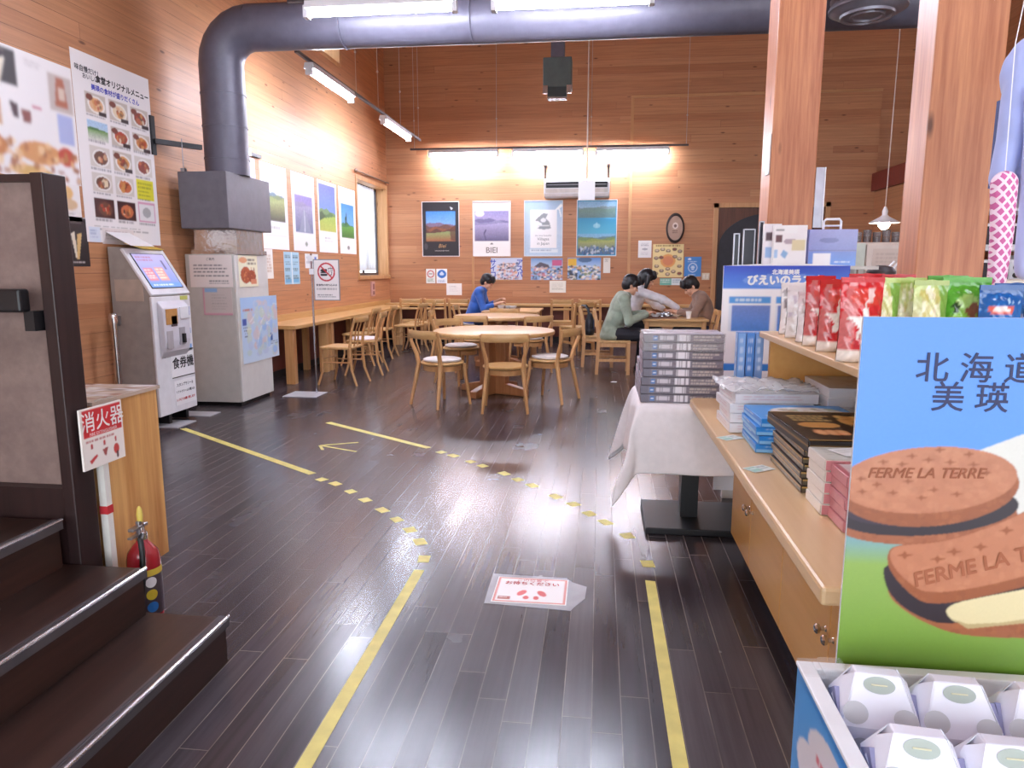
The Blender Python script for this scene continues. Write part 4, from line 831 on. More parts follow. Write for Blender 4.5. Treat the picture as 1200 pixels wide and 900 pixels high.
cv.rect(.0, .42, .26, .62, '#d2a884'); cv.rect(.03, .46, .24, .56, '#cdd6e2'); cv.poly([(.34, .42), (.42, .43), (.42, .54), (.37, .54)], '#4a2f36'); cv.poly([(.44, .46), (.54, .46), (.53, .56), (.46, .56)], '#8a4a42'); cv.oval(.6, .42, .05, .015, '#c05a78'); cv.rect(.80, .42, .96, .66, '#aeb8e2')
cv.oval(.12, .78, .17, .10, '#c8814a'); cv.oval(.14, .76, .1, .05, '#e0a870'); cv.oval(.60, .78, .22, .09, '#d79a62'); cv.oval(.86, .77, .09, .08, '#c0452f'); cv.oval(.5, .94, .2, .05, '#d8b06a'); cv.oval(.0, .8, .05, .06, '#8fae4a'); cv.speck(.0, .70, .98, .97, ['#b87a44', '#e6b884', '#a8623a', '#f0d0a0'], 60, .03); cv.blur(3)
sheet('menu_poster', 'white collage poster of ice cream and bread at far left', 'menu', left_m(4.80, 2.43), .95, .87, cv, th=.003)
cv = Canvas(40, 60, '#efebea'); cv.oval(.55, .2, .3, .12, '#d8a070'); cv.oval(.45, .5, .3, .13, '#e2b878'); cv.oval(.6, .7, .28, .1, '#d8b890'); cv.lines(.2, .85, .8, .95, 2, '#9a9490', .6); cv.blur(2)
sheet('menu_poster', 'narrow white sheet with bread pictures left of the tall menu', 'menu', left_m(5.10, 1.93), .30, .42, cv)
cv = Canvas(44, 66, '#2f2628'); cv.poly([(.30, .35), (.45, .3), (.5, .82), (.42, .82)], '#e6dcc8'); cv.poly([(.55, .35), (.74, .32), (.56, .85), (.46, .85)], '#dcb87a'); cv.rect(.0, .0, 1, .03, '#c8c0c0'); cv.lines(.2, .08, .8, .16, 2, '#9a8a88', .6); cv.lines(.15, .9, .85, .96, 1, '#d8d0cc', .8)
sheet('menu_poster', 'small dark poster of two soft ice cream cones', 'poster', left_m(5.165, 1.565), .26, .38, cv)
sheet('small_notice', 'small bluish white card beside the cone poster', 'notice', left_m(5.375, 1.63), .13, .12, Canvas(16, 16, '#dfe6f2').lines(.15, .2, .85, .8, 3, '#9aa8c8', .6), th=.004)
sheet('small_notice', 'pinkish paper strip above the ticket machine', 'notice', left_m(5.665, 1.625), .40, .13, Canvas(40, 16, '#e8dedc').lines(.1, .2, .9, .8, 3, '#a89a98', .6), th=.004)
# ---------------------------------------------------------------- counters and tables
lc = thing('wall_counter', 'long pale wood counter along the left wall', 'counter', (-3.8, 10.4, 0))
build('worktop', MB().box(-4.03, -3.53, 7.92, 13.02, .655, .70), M_beechy, lc, bevel=.006)
build('backboard', MB().box(-4.05, -4.03, 7.92, 13.46, .655, .78), M_beechy, lc)
for y in (7.99, 9.02, 9.2, 10.9, 12.5): build('leg', MB().box(-3.68, -3.57, y - .045, y + .045, 0, .655), M_beech, lc, bevel=.004)
for y in (7.99, 9.2, 10.9): build('rear_leg', MB().box(-3.99, -3.92, y - .04, y + .04, 0, .655), M_beech, lc)
bc = thing('wall_counter', 'long pale wood counter along the back wall', 'counter', (-1.4, 13.3, 0))
build('worktop', MB().box(-4.03, 2.0, 13.06, 13.44, .675, .72), M_beechx, bc, bevel=.006)
for x in (-2.3, -.6, .9): build('leg', MB().box(x - .05, x + .05, 13.12, 13.2, 0, .675), M_beech, bc)
def round_table(name, label, x, y, d, h, rz):
    t = thing(name, label, 'table', (x, y, 0), rz, 'round wooden tables'); r = d / 2
    build('tabletop', MB().lathe([(r - .02, h - .045), (r - .006, h - .04), (r, h - .022), (r - .004, h - .004), (r - .012, h)], n=64), M_beechx, t, smooth=True, inv=False, ang=.9)
    mb = MB()
    for a in (PI / 4, 3 * PI / 4):
        q = Matrix.Rotation(a, 4, 'Z'); mb.box(-.17, .17, -.045, .045, .09, h - .09, M=q)
    build('pedestal', mb, M_ped, t, inv=False, bevel=.012)
    build('top_brace', MB().box(-.42, .42, -.04, .04, h - .09, h - .044).box(-.04, .04, -.42, .42, h - .089, h - .045), M_beech, t, inv=False)
    for a in range(4):
        q = Matrix.Rotation(a * PI / 2 + PI / 4, 4, 'Z'); mb = MB()
        b = [(.0, .0), (.42, .0), (.42, .07), (.36, .085), (.12, .13), (.0, .13)]
        A = [q @ Vector((u, -.045, z)) for u, z in b]; B = [q @ Vector((u, .045, z)) for u, z in b]
        A = [mb.b.verts.new(v) for v in A]; B = [mb.b.verts.new(v) for v in B]; mb.b.faces.new(A); mb.b.faces.new(B[::-1])
        for i in range(6): mb.b.faces.new([A[i], B[i], B[(i + 1) % 6], A[(i + 1) % 6]])
        build('foot', mb, M_ped, t, inv=False, bevel=.008)
    return t
round_table('round_table', 'round wooden pedestal table in the foreground of the dining room', -1.135, 7.66, 1.33, .70, .35)
round_table('round_table', 'second round wooden table behind the foreground one', -1.46, 10.15, 1.25, .70, .2)
def rect_table(name, label, x0, x1, y0, y1, h):
    t = thing(name, label, 'table', ((x0 + x1) / 2, (y0 + y1) / 2, 0))
    build('tabletop', MB().box(x0, x1, y0, y1, h - .03, h), M_beechx, t, bevel=.006)
    i = .05; build('apron', MB().box(x0 + i, x1 - i, y0 + i, y0 + i + .02, h - .10, h - .03).box(x0 + i, x1 - i, y1 - i - .02, y1 - i, h - .10, h - .03).box(x0 + i, x0 + i + .02, y0 + i + .02, y1 - i - .02, h - .10, h - .03).box(x1 - i - .02, x1 - i, y0 + i + .02, y1 - i - .02, h - .10, h - .03), M_beechx, t)
    for x in (x0 + .03, x1 - .03 - .055):
        for y in (y0 + .03, y1 - .03 - .055): build('leg', MB().box(x, x + .055, y, y + .055, 0, h - .03), M_beech, t, bevel=.004)
    return t
rect_table('dining_table', 'rectangular wooden table with a tray beside the boy in blue', -1.86, -.95, 11.15, 12.25, .70)
rect_table('dining_table', 'rectangular wooden table where the three people are eating', .56, 1.40, 9.30, 10.5, .72)
# ---------------------------------------------------------------- chairs (front = +y)
M_cush = plain('pale_cushion', '#d9d0cc', .85, var=.08)
def oct_(pts, r, n=8, **k): return MB().tube(pts, r, n=n, **k)
def round_chair(cushion=True):
    t = thing('dining_chair', 'x', 'chair', group='round-seat chairs with curved backs')
    m = M_beech
    build('seat', MB().lathe([(.19, .405), (.215, .415), (.222, .428), (.215, .44), (.19, .443)], n=36, sx=1.0, sy=.98), M_beechx, t, smooth=True, inv=False, ang=.9)
    build('apron', MB().lathe([(.165, .355), (.19, .355), (.195, .405), (.165, .405)], n=32), m, t, smooth=True, inv=False, ang=.6)
    if cushion: build('cushion', MB().lathe([(.17, .443), (.192, .452), (.192, .466), (.17, .474), (.08, .477)], n=32), M_cush, t, smooth=True, inv=False, ang=.9)
    for s in (-1, 1):
        build('leg', oct_([(s * .205, .19, 0), (s * .175, .155, .30), (s * .165, .145, .42)], [(.014, .015), (.02, .021), (.021, .021)]), m, t, smooth=True, inv=False, ang=.9)
        build('leg', oct_([(s * .215, -.245, 0), (s * .185, -.19, .28), (s * .172, -.165, .42), (s * .180, -.185, .52), (s * .208, -.225, .64), (s * .222, -.24, .755)], [(.014, .016), (.02, .024), (.022, .025), (.02, .022), (.018, .02), (.018, .018)]), m, t, smooth=True, inv=False, ang=.9)
    mb = MB(); n = 13; pts = []
    for i in range(n):
        u = i / (n - 1) * 2 - 1; pts.append((u * .225, -.238 - .045 * (1 - u * u), .722))
    mb.tube(pts, (.012, .040), n=8, sq=True, up=(0, 0, 1)); build('top_rail', mb, M_beechx, t, smooth=True, inv=False, ang=.8)
    return t
def bent_chair(cushion=False):
    t = thing('counter_chair', 'x', 'chair', group='bentwood chairs with two-slat backs'); m = M_beech
    sq = [(-.20, -.17), (-.17, -.20), (.17, -.20), (.20, -.17), (.215, .15), (.18, .20), (-.18, .20), (-.215, .15)]
    build('seat', MB().prism(sq, 'z', .425, .455), M_beechx, t, inv=False, bevel=.01)
    if cushion: build('cushion', MB().lathe([(.17, .455), (.19, .465), (.17, .482), (.08, .485)], n=28), plain('pinkish_cushion', '#e0cfd0', .85), t, smooth=True, inv=False, ang=.9)
    for s in (-1, 1):
        build('leg', oct_([(s * .205, .215, 0), (s * .185, .165, .16), (s * .178, .165, .43)], [.014, .017, .019]), m, t, smooth=True, inv=False, ang=.9)
        build('leg', oct_([(s * .19, -.27, 0), (s * .175, -.205, .18), (s * .17, -.185, .44), (s * .165, -.21, .62), (s * .17, -.265, .80)], [.014, .017, .019, .017, .015]), m, t, smooth=True, inv=False, ang=.9)
        build('back_slat', MB().tube([(s * .045, -.185, .455), (s * .042, -.205, .62), (s * .045, -.255, .77)], (.016, .006), n=8, sq=True), m, t, smooth=True, inv=False)
        build('stretcher', MB().tube([(s * .183, .165, .27), (s * .176, -.19, .27)], .009, n=8), m, t, smooth=True, inv=False)
    build('stretcher', MB().tube([(-.183, .165, .31), (.183, .165, .31)], .009, n=8), m, t, smooth=True, inv=False)
    mb = MB(); pts = [(u * .195, -.262 - .02 * (1 - u * u), .775) for u in np.linspace(-1, 1, 9)]
    mb.tube(pts, (.011, .034), n=8, sq=True, up=(0, 0, 1)); build('top_rail', mb, M_beechx, t, smooth=True, inv=False, ang=.8)
    return t
def square_chair():
    t = thing('square_chair', 'x', 'chair', group='square-legged chairs of the dining tables'); m = M_beech
    build('seat', MB().box(-.20, .20, -.19, .21, .415, .445), M_beechx, t, inv=False, bevel=.006)
    build('seat_rail', MB().box(-.165, .165, .155, .175, .36, .415).box(-.165, .165, -.195, -.175, .36, .415).box(-.185, -.165, -.175, .155, .36, .415).box(.165, .185, -.175, .155, .36, .415), m, t, inv=False)
    for s in (-1, 1):
        build('leg', MB().tube([(s * .182, .185, 0), (s * .182, .185, .415)], .022, n=4, sq=True), m, t, inv=False, bevel=.003)
        build('leg', MB().tube([(s * .182, -.22, 0), (s * .182, -.20, .42), (s * .182, -.215, .6), (s * .182, -.265, .84)], [.02, .022, .02, .018], n=4, sq=True), m, t, inv=False)
        build('stretcher', MB().box(s * .182 - .01, s * .182 + .01, -.19, .165, .17, .205), m, t, inv=False)
    build('top_rail', MB().tube([(-.165, -.255, .80), (0, -.268, .80), (.165, -.255, .80)], (.012, .034), n=8, sq=True, up=(0, 0, 1)), M_beechx, t, inv=False)
    build('back_rail', MB().tube([(-.165, -.228, .66), (0, -.24, .66), (.165, -.228, .66)], (.010, .02), n=8, sq=True, up=(0, 0, 1)), M_beechx, t, inv=False)
    return t
D_ = math.radians
rc = round_chair(True); rn = round_chair(False)
rn.location = (-.89, 6.75, 0); rn.rotation_euler = (0, 0, D_(6)); rn['label'] = 'front round-seat chair with its curved back towards the camera'
rc.location = (-1.56, 6.95, 0); rc.rotation_euler = (0, 0, D_(-38)); rc['label'] = 'round-seat chair with pale cushion at left of the foreground table'
def rch(x, y, r, label): return dup(rc, (x, y, 0), D_(r), label)
rch(-.50, 7.33, 68, 'round-seat chair with white cushion at right of the foreground table')
rch(-1.63, 8.30, -128, 'round-seat chair at the far left side of the foreground table')
rch(-1.62, 9.32, -8, 'round-seat chair between the two round tables, back rail showing')
rch(-.93, 9.32, 42, 'round-seat chair at the near right side of the second table')
rch(-2.18, 10.15, -85, 'round-seat chair at the left of the second table, back sideways')
rch(-2.15, 11.75, -90, 'chair under the boy in blue by the back table')
rch(-1.45, 11.12, 0, 'round-seat chair tucked at the near side of the back table')
bc1 = bent_chair(False); bc1.location = (-3.05, 8.13, 0); bc1.rotation_euler = (0, 0, D_(84)); bc1['label'] = 'nearest two-slat wooden chair at the left wall counter'
bc2 = bent_chair(True); bc2.location = (-3.04, 8.93, 0); bc2.rotation_euler = (0, 0, D_(96)); bc2['label'] = 'two-slat chair with pinkish cushion, second along the left counter'
def bch(x, y, r, label): return dup(bc1, (x, y, 0), D_(r), label)
bch(-3.42, 9.85, 90, 'two-slat chair tucked under left counter, third along it')
bch(-3.40, 10.65, 92, 'two-slat chair tucked under left counter, fourth along it')
bch(-3.12, 11.42, 82, 'two-slat chair pulled out from left counter, fifth along it')
bch(-3.10, 12.05, 95, 'two-slat chair pulled out from left counter, nearest the corner')
def sqc(x, y, r, label): return dup(sc, (x, y, 0), D_(r), label)
sc = square_chair(); sc.location = (.20, 9.39, 0); sc.rotation_euler = (0, 0, D_(-90)); sc['label'] = 'square-legged chair the person in grey-green sits on'
sqc(-.0, 10.08, -90, 'square-legged chair with a black bag hung on its back')
sqc(1.56, 9.95, 90, 'square-legged chair under the person in brown')
sqc(1.26, 9.45, 90, 'empty square-legged chair tucked in at the right end of the table')
for x, r, l in ((-3.42, 14, 'chair at back counter nearest the left corner, turned sideways'), (-2.93, 3, 'chair facing back counter, second from the left corner'), (-2.46, -4, 'chair facing back counter just left of the boy in blue'),
                (-.66, 3, 'chair facing back counter left of the black bag'), (-.14, -5, 'chair facing back counter just behind the black bag')):
    sqc(x, 12.72, r, l)
sqc(-.36, 11.55, 35, 'yellowish square-legged chair standing behind the black bag')
# ---------------------------------------------------------------- people
SKIN = plain('skin_light', '#d6a488', .5, var=.03); HAIR = plain('black_hair', '#17141a', .45, var=.2, scale=60)
def hand(mb, w, d, up, curl=.6, L=.175):
    """palm, four unequal bent fingers and a side thumb"""
    w, d, up = Vector(w), Vector(d).normalized(), Vector(up); side = d.cross(up).normalized(); up = side.cross(d).normalized()
    R = Matrix((d, side, up)).transposed()
    mb.ball(w + d * .045, (.052, .040, .017), R=R, seg=12); mb.limb([w - d * .01, w + d * .03], [.024, .026], seg=10)
    for k, (off, ln) in enumerate(((-.029, .068), (-.010, .078), (.010, .073), (.028, .056))):
        b = w + d * .080 + side * off; p = [b]; dirn = d.copy()
        for j, f in enumerate((.45, .32, .23)):
            dirn = (Matrix.Rotation(-curl * (.6 + .4 * j), 3, side) @ dirn) if j else (Matrix.Rotation(-curl * .4, 3, side) @ dirn)
            p.append(p[-1] + dirn * ln * f)
        mb.limb(p, [.0095, .009, .0085, .0078], seg=8)
    b = w + d * .025 - side * .030; q = [b, b - side * .022 + d * .022 - up * .008, b - side * .026 + d * .048 - up * .02]
    mb.limb(q, [.012, .0105, .009], seg=8)
def person(name, label, loc, rz, lean, head_pitch, head_yaw, arms, hair, shirt, trousers, hips=(0, 0, .545), feet=.40, spread=.10, sleeve=.93, head_fwd=.0):
    t = thing(name, label, 'person', loc, rz); hp = Vector(hips)
    ch = hp + Vector((math.sin(lean) * .43, 0, math.cos(lean) * .43)); nk = ch + Vector((math.sin(lean + .25) * .10, 0, math.cos(lean + .25) * .09))
    hd = nk + Vector((math.sin(lean * .8 + head_pitch * .5) * .135 + head_fwd, 0, math.cos(lean * .8 + head_pitch * .5) * .125))
    HR = Matrix.Rotation(head_yaw, 3, 'Z') @ Matrix.Rotation(head_pitch, 3, 'Y')   # face looks along +x
    def H(x, y, z): return hd + HR @ Vector((x, y, z))
    b = MB()
    b.limb([nk - Vector((.01, 0, .04)), hd - HR @ Vector((.02, 0, .03))], [.055, .050])
    b.ball(H(-.012, 0, .028), (.098, .076, .098), R=HR, seg=20); b.ball(H(.028, 0, -.045), (.066, .056, .070), R=HR, seg=16)
    b.ball(H(.072, 0, -.088), (.022, .026, .018), R=HR)                                                     # chin
    b.limb([H(.080, 0, .012), H(.104, 0, -.028)], [.009, .014], seg=8); b.ball(H(.094, .011, -.031), .009, seg=8); b.ball(H(.094, -.011, -.031), .009, seg=8)   # nose
    b.ball(H(.087, 0, -.058), (.008, .022, .0055), R=HR, seg=8); b.ball(H(.085, 0, -.067), (.008, .019, .006), R=HR, seg=8)                                      # lips
    for s in (-1, 1):
        b.ball(H(-.012, s * .078, -.012), (.020, .009, .030), R=HR, seg=10); b.ball(H(.076, s * .031, .018), (.011, .020, .007), R=HR, seg=8)                     # ear, brow
        b.ball(H(.06, s * .04, -.03), (.03, .026, .03), R=HR, seg=10)
    sh = [ch + Vector((0, s * .175, .02)) for s in (1, -1)]
    def torso(m, g):
        m.ball(hp + Vector((.0, 0, -.02)), (.135 + g, .175 + g, .12 + g), seg=18); mid = hp.lerp(ch, .45)
        m.ball(mid, (.115 + g, .16 + g, .17 + g), R=Matrix.Rotation(lean, 3, 'Y'), seg=18); m.ball(hp.lerp(ch, .82), (.118 + g, .172 + g, .16 + g), R=Matrix.Rotation(lean, 3, 'Y'), seg=18)
        for s in (1, -1): m.limb([ch + Vector((0, s * .06, .035)), ch + Vector((0, s * .175, .02))], [.075 + g, .066 + g])
        m.limb([hp, hp.lerp(ch, .95)], [.13 + g, .11 + g]); m.limb([ch, nk - Vector((0, 0, .02))], [.085 + g, .058 + g])
    torso(b, 0)
    for (s, el, wr, up, curl), S in zip(arms, sh):
        el, wr = Vector(el), Vector(wr); b.limb([S, el, wr], [.052, .042, .027]); hand(b, wr, wr - el, up, curl)
    legs = []
    for s in (1, -1):
        K = Vector((.44, s * (spread + .02), .50)); A = Vector((feet, s * (spread + .03), .075)); legs.append((K, A)); b.limb([hp + Vector((.02, s * .085, -.02)), K, K.lerp(A, .3), A], [.088, .062, .058, .04]); b.limb([A, A + Vector((.14, 0, -.045))], [.04, .03])
    bo = link('body', baked(b, .0052, 3), SKIN, t)
    for s in (-1, 1):
        e = MB(); e.ball(H(.0835, s * .031, .003), (.0075, .0135, .0065), R=HR, seg=10); link('eye', e.mesh('eye', True), plain('dark_eye', '#1c1414', .2), bo)
    mth = MB(); mth.ball(H(.0925, 0, -.0625), (.004, .020, .0045), R=HR, seg=8); link('mouth', mth.mesh('mouth', True), plain('lip_red', '#a4564e', .4), bo)
    m = MB(); torso(m, .014)
    for (s, el, wr, up, curl), S in zip(arms, sh):
        el, wr = Vector(el), Vector(wr); m.limb([S, el, el.lerp(wr, sleeve)], [.070, .058, .046])
        m.ball(S.lerp(el, .5), .066); m.ball(el + Vector((0, 0, -.012)), .062)
    m.ball(hp + Vector((-.01, 0, -.05)), (.155, .195, .09), seg=16)
    so = link('shirt', baked(m, .010, 3), shirt, t)
    m = MB(); m.limb([nk - Vector((.012, 0, .035)), nk + Vector((.004, 0, .0))], [.072, .064], seg=16); link('collar', baked(m, .007, 2), shirt, so)
    m = MB(); m.ball(hp + Vector((0, 0, -.045)), (.148, .188, .075), seg=16)
    for (K, A), s in zip(legs, (1, -1)): m.limb([hp + Vector((.02, s * .085, -.025)), K, K.lerp(A, .4), A + Vector((0, 0, .03))], [.100, .076, .070, .060])
    link('trousers', baked(m, .010, 3), trousers, t)
    for K, A in legs:
        m = MB(); m.limb([A + Vector((-.035, 0, -.032)), A + Vector((.15, 0, -.036))], [.042, .038]); m.box(A.x - .075, A.x + .185, A.y - .04, A.y + .04, .004, .03); m.ball(A + Vector((0, 0, .0)), .05)
        link('shoe', baked(m, .008, 2), plain('dark_shoe', '#232026', .5), t)
    m = MB(); m.ball(H(-.022, 0, .050), (.112, .094, .100), R=HR, seg=20); m.ball(H(-.055, 0, .0), (.072, .086, .088), R=HR, seg=18)
    for y in (-.055, -.028, 0, .028, .055): m.limb([H(.045, y * .9, .12), H(.088, y * 1.05, .075), H(.092, y * 1.1, .048 + .006 * math.sin(y * 90))], [.03, .022, .012], seg=8)
    for s in (-1, 1): m.limb([H(.02, s * .075, .06), H(.012, s * .083, .01)], [.028, .014], seg=8)
    if hair == 'long':
        m.limb([H(-.06, 0, .03), H(-.09, 0, -.10), H(-.085, .0, -.19)], [.085, .075, .05])
        for s in (-1, 1): m.limb([H(.0, s * .078, .05), H(.01, s * .085, -.06), H(.03, s * .08, -.17)], [.035, .032, .016], seg=10)
    ho = link('hair', baked(m, .0075, 3), HAIR, t)
    return t
def shirtmat(n, c): return plain(n, c, .85, var=.12, scale=9, bump=.15, sheen=.2)
Z = (0, 0, 1)
boy = person('person', 'person in a blue shirt eating alone at the back table', (-2.10, 11.75, 0), 0, .30, .55, 0,
       [(1, (.20, .24, .73), (.42, .12, .84), Z, .7), (-1, (.22, -.25, .72), (.45, -.10, .80), Z, .7)], 'short', shirtmat('blue_shirt', '#2f5fb4'), plain('navy_trousers', '#2a2f4c', .8), sleeve=.55)
green = person('person', 'person in a grey-green jacket with back half turned, at the table', (.17, 9.40, 0), .12, .30, .42, .1,
       [(1, (.24, .24, .74), (.46, .13, .785), Z, .6), (-1, (.18, -.26, .70), (.43, -.14, .785), Z, .6)], 'short', shirtmat('grey_green_jacket', '#94a08f'), plain('black_trousers', '#20202a', .8))
white = person('person', 'long-haired person in white reaching across the table', (.38, 10.12, 0), 0, .36, .42, .1,
       [(1, (.42, .26, .86), (.54, .18, .79), Z, .5), (-1, (.48, -.25, .95), (.72, -.18, .81), Z, .5)], 'long', shirtmat('white_sweatshirt', '#e4e2ea'), plain('black_trousers', '#20202a', .8), sleeve=.8, hips=(0, 0, .63))
brown = person('person', 'person in a brown shirt with head bowed over the table', (1.52, 9.95, 0), PI, .36, .70, .1,
       [(1, (.26, .25, .76), (.50, .14, .79), Z, .6), (-1, (.24, -.26, .76), (.48, -.13, .79), Z, .6)], 'short', shirtmat('brown_shirt', '#8c6f60'), plain('navy_trousers', '#2a2f4c', .8), sleeve=.75)
# ---------------------------------------------------------------- things on and by the tables
def tray(label, x, y, z, rz, things):
    t = thing('food_tray', label, 'tray', (x, y, z), rz)
    build('board', MB().box(-.19, .19, -.14, .14, 0, .01), plain('brown_tray', '#6a4636', .4), t, inv=False, bevel=.004)
    build('rim', MB().box(-.195, .195, -.145, -.138, .0, .022).box(-.195, .195, .138, .145, 0, .022).box(-.195, -.188, -.138, .138, 0, .022).box(.188, .195, -.138, .138, 0, .022), plain('brown_tray', '#6a4636', .4), t, inv=False)
    return t
M_china = plain('white_china', '#f0eef0', .2)
def bowl(label, x, y, z, r, h, food):
    t = thing('bowl', label, 'bowl', (x, y, z))
    build('vessel', MB().lathe([(r * .5, 0), (r * .55, .006), (r * .85, h * .55), (r, h), (r * .95, h), (r * .8, h * .6), (r * .3, h * .3)], n=24), M_china, t, smooth=True, inv=False)
    build('food', MB().lathe([(r * .75, h * .68), (r * .55, h * .9), (r * .2, h * .98)], n=20), plain('food_' + food[1:], food, .6, var=.2, scale=40, bump=.4), t, smooth=True, inv=False)
tray('tray of dishes on the back table beside the boy', -1.50, 11.62, .7, 0, 0)
bowl('white bowl nearest the boy on his tray', -1.60, 11.60, .711, .065, .06, '#8f5a3a'); bowl('white bowl at the right of the boy’s tray', -1.41, 11.60, .711, .07, .05, '#c8b49a'); bowl('small white bowl at the rear of the boy’s tray', -1.5, 11.69, .711, .05, .05, '#6a7a4a')
tray('tray with foil and food in front of the person in grey-green', .80, 9.55, .72, .1, 0)
bowl('white bowl on the tray before the person in grey-green', .74, 9.55, .731, .07, .055, '#b98a5a')
fo = thing('foil_wrap', 'crumpled silver foil and paper on the table tray', 'foil', (.88, 9.52, .731))
mb = MB(); mb.ball((0, 0, .035), (.085, .06, .036), seg=18)
for v in mb.b.verts: v.co += Vector((random.uniform(-.010, .010), random.uniform(-.010, .010), random.uniform(-.008, .010) if v.co.z > .01 else 0))
build('crumple', mb, plain('silver_foil', '#c8cbd2', .25, .8), fo, inv=False)
cu_ = thing('paper_cup', 'white paper cup on the table by the person in brown', 'cup', (1.16, 9.47, .72))
build('cup_wall', MB().lathe([(.026, 0), (.036, .088), (.038, .09), (.034, .088), (.024, .006)], n=24), plain('paper_white', '#f4f2f2', .5), cu_, smooth=True, inv=False)
build('rim', MB().lathe([(.036, .088), (.0395, .089), (.0395, .094), (.036, .095), (.034, .09)], n=24), plain('paper_white', '#f4f2f2', .5), cu_, smooth=True, inv=False)
bowl('white plate of food in the middle of the shared table', 1.02, 9.78, .72, .10, .035, '#c28a4a')
bowl('small bowl before the person in brown', 1.20, 9.95, .72, .06, .055, '#7a4a34')
bg = thing('shoulder_bag', 'black shoulder bag hanging on the back of an empty chair', 'bag', (-.12, 10.08, .45))
m = MB(); m.ball((-.13, 10.06, .58), (.065, .17, .17), seg=18); m.ball((-.13, 10.06, .50), (.075, .18, .09), seg=16); m.ball((-.13, 10.06, .66), (.05, .13, .10), seg=14)
o = link('bag_body', baked(m, .012, 3), plain('black_nylon', '#1e1f28', .6, bump=.2), bg); o.matrix_parent_inverse = bg.matrix_basis.inverted()
build('strap', MB().tube([(-.13, 9.92, .66), (-.15, 9.93, .80), (-.19, 9.97, .852), (-.245, 10.08, .858), (-.19, 10.18, .852), (-.15, 10.2, .80), (-.13, 10.19, .66)], (.016, .004), n=6), plain('black_nylon', '#1e1f28', .6), bg, smooth=True)
build('flap', MB().box(-.078, -.062, 9.95, 10.17, .52, .66), plain('dark_blue_flap', '#2c3350', .6), bg, bevel=.006)
lt = thing('paper_scrap', 'small white scrap of paper on the floor left of the covered table', 'paper', (.19, 8.6, 0))
build('scrap', MB().prism([(-.035, -.02), (.03, -.03), (.045, .02), (-.01, .035)], 'z', .001, .004), plain('paper_f4f2f0', '#f4f2f0', .5), lt, inv=False)
# ---------------------------------------------------------------- display cabinet, counter slab and riser shelf
M_cab = grain('orange_maple_door', '#dca660', '#d0964e', 'y', .35, .5, knots=False)
M_top = grain('pale_maple_top', '#dbb98c', '#cfa878', 'y', .35, .5, knots=False)
dc = thing('display_cabinet', 'low orange wood cabinet with knobbed doors under the shop counter', 'cabinet', (.9, 2.4, 0))
build('carcass', MB().box(.675, 1.62, 1.40, 3.385, .085, .70), M_cab, dc)
build('plinth', MB().box(.72, 1.6, 1.40, 3.36, 0, .085), plain('black_plinth', '#1f1b1c', .5), dc)
for i, (a, b) in enumerate(((2.975, 3.383), (2.455, 2.970), (1.935, 2.450), (1.402, 1.930))):
    d = build('door', MB().box(.655, .675, a, b, .09, .695), M_cab, dc, bevel=.003)
    ky = a + .03 if i % 2 == 0 else b - .03
    for c_ in (0,):
        kb = MB(); Mk = frame_m((.655, ky, .345), (0, -1, 0), (0, 0, 1)); kb.lathe([(.009, 0), (.006, .004), (.006, .014), (.013, .018), (.015, .026), (.010, .031)], n=18, M=Mk)
        o = build('knob', kb, M_chrome, d, smooth=True, inv=False); o.matrix_parent_inverse = (dc.matrix_basis).inverted(); o.parent = d; o.matrix_parent_inverse = (dc.matrix_basis @ d.matrix_parent_inverse).inverted() if False else Matrix()
sl_ = thing('counter_slab', 'pale wood counter slab overhanging the display cabinet', 'counter', (1.0, 2.4, .7))
build('slab', MB().prism([(.44, 1.36), (1.63, 1.36), (1.63, 3.448), (.475, 3.448), (.45, 3.437), (.44, 3.41)], 'z', .70, .74), M_top, sl_, bevel=.008)
rs = thing('riser_shelf', 'pale wood riser shelf on the counter holding snack pouches', 'shelf', (1.1, 2.2, .74))
build('shelf_board', MB().box(.66, 1.63, 1.38, 3.03, 1.075, 1.10), M_top, rs, bevel=.004)
build('end_panel', MB().box(.70, 1.62, 2.995, 3.02, .74, 1.075), M_cab, rs); build('end_panel', MB().box(1.12, 1.62, 1.40, 1.425, .74, 1.075), M_cab, rs)
build('back_panel', MB().box(1.24, 1.26, 1.425, 2.995, .74, 1.075), M_cab, rs)
for nm, x, y, l in (('price_card', .485, 2.61, 'small price card on the counter before the blue boxes'), ('price_card', .50, 2.20, 'price card with green print on the counter before the dark boxes')):
    cv = Canvas(24, 16, '#e9ece4'); cv.rect(.05, .1, .5, .9, '#9fc6b4'); cv.lines(.55, .2, .95, .8, 2, '#6a7a78', .7); cv.lines(.08, .3, .45, .7, 1, '#e9f2ee')
    sheet(nm, l, 'price card', T(x, y, .7405) @ Matrix.Rotation(.6, 4, 'Z'), .085, .055, cv, th=.0012)
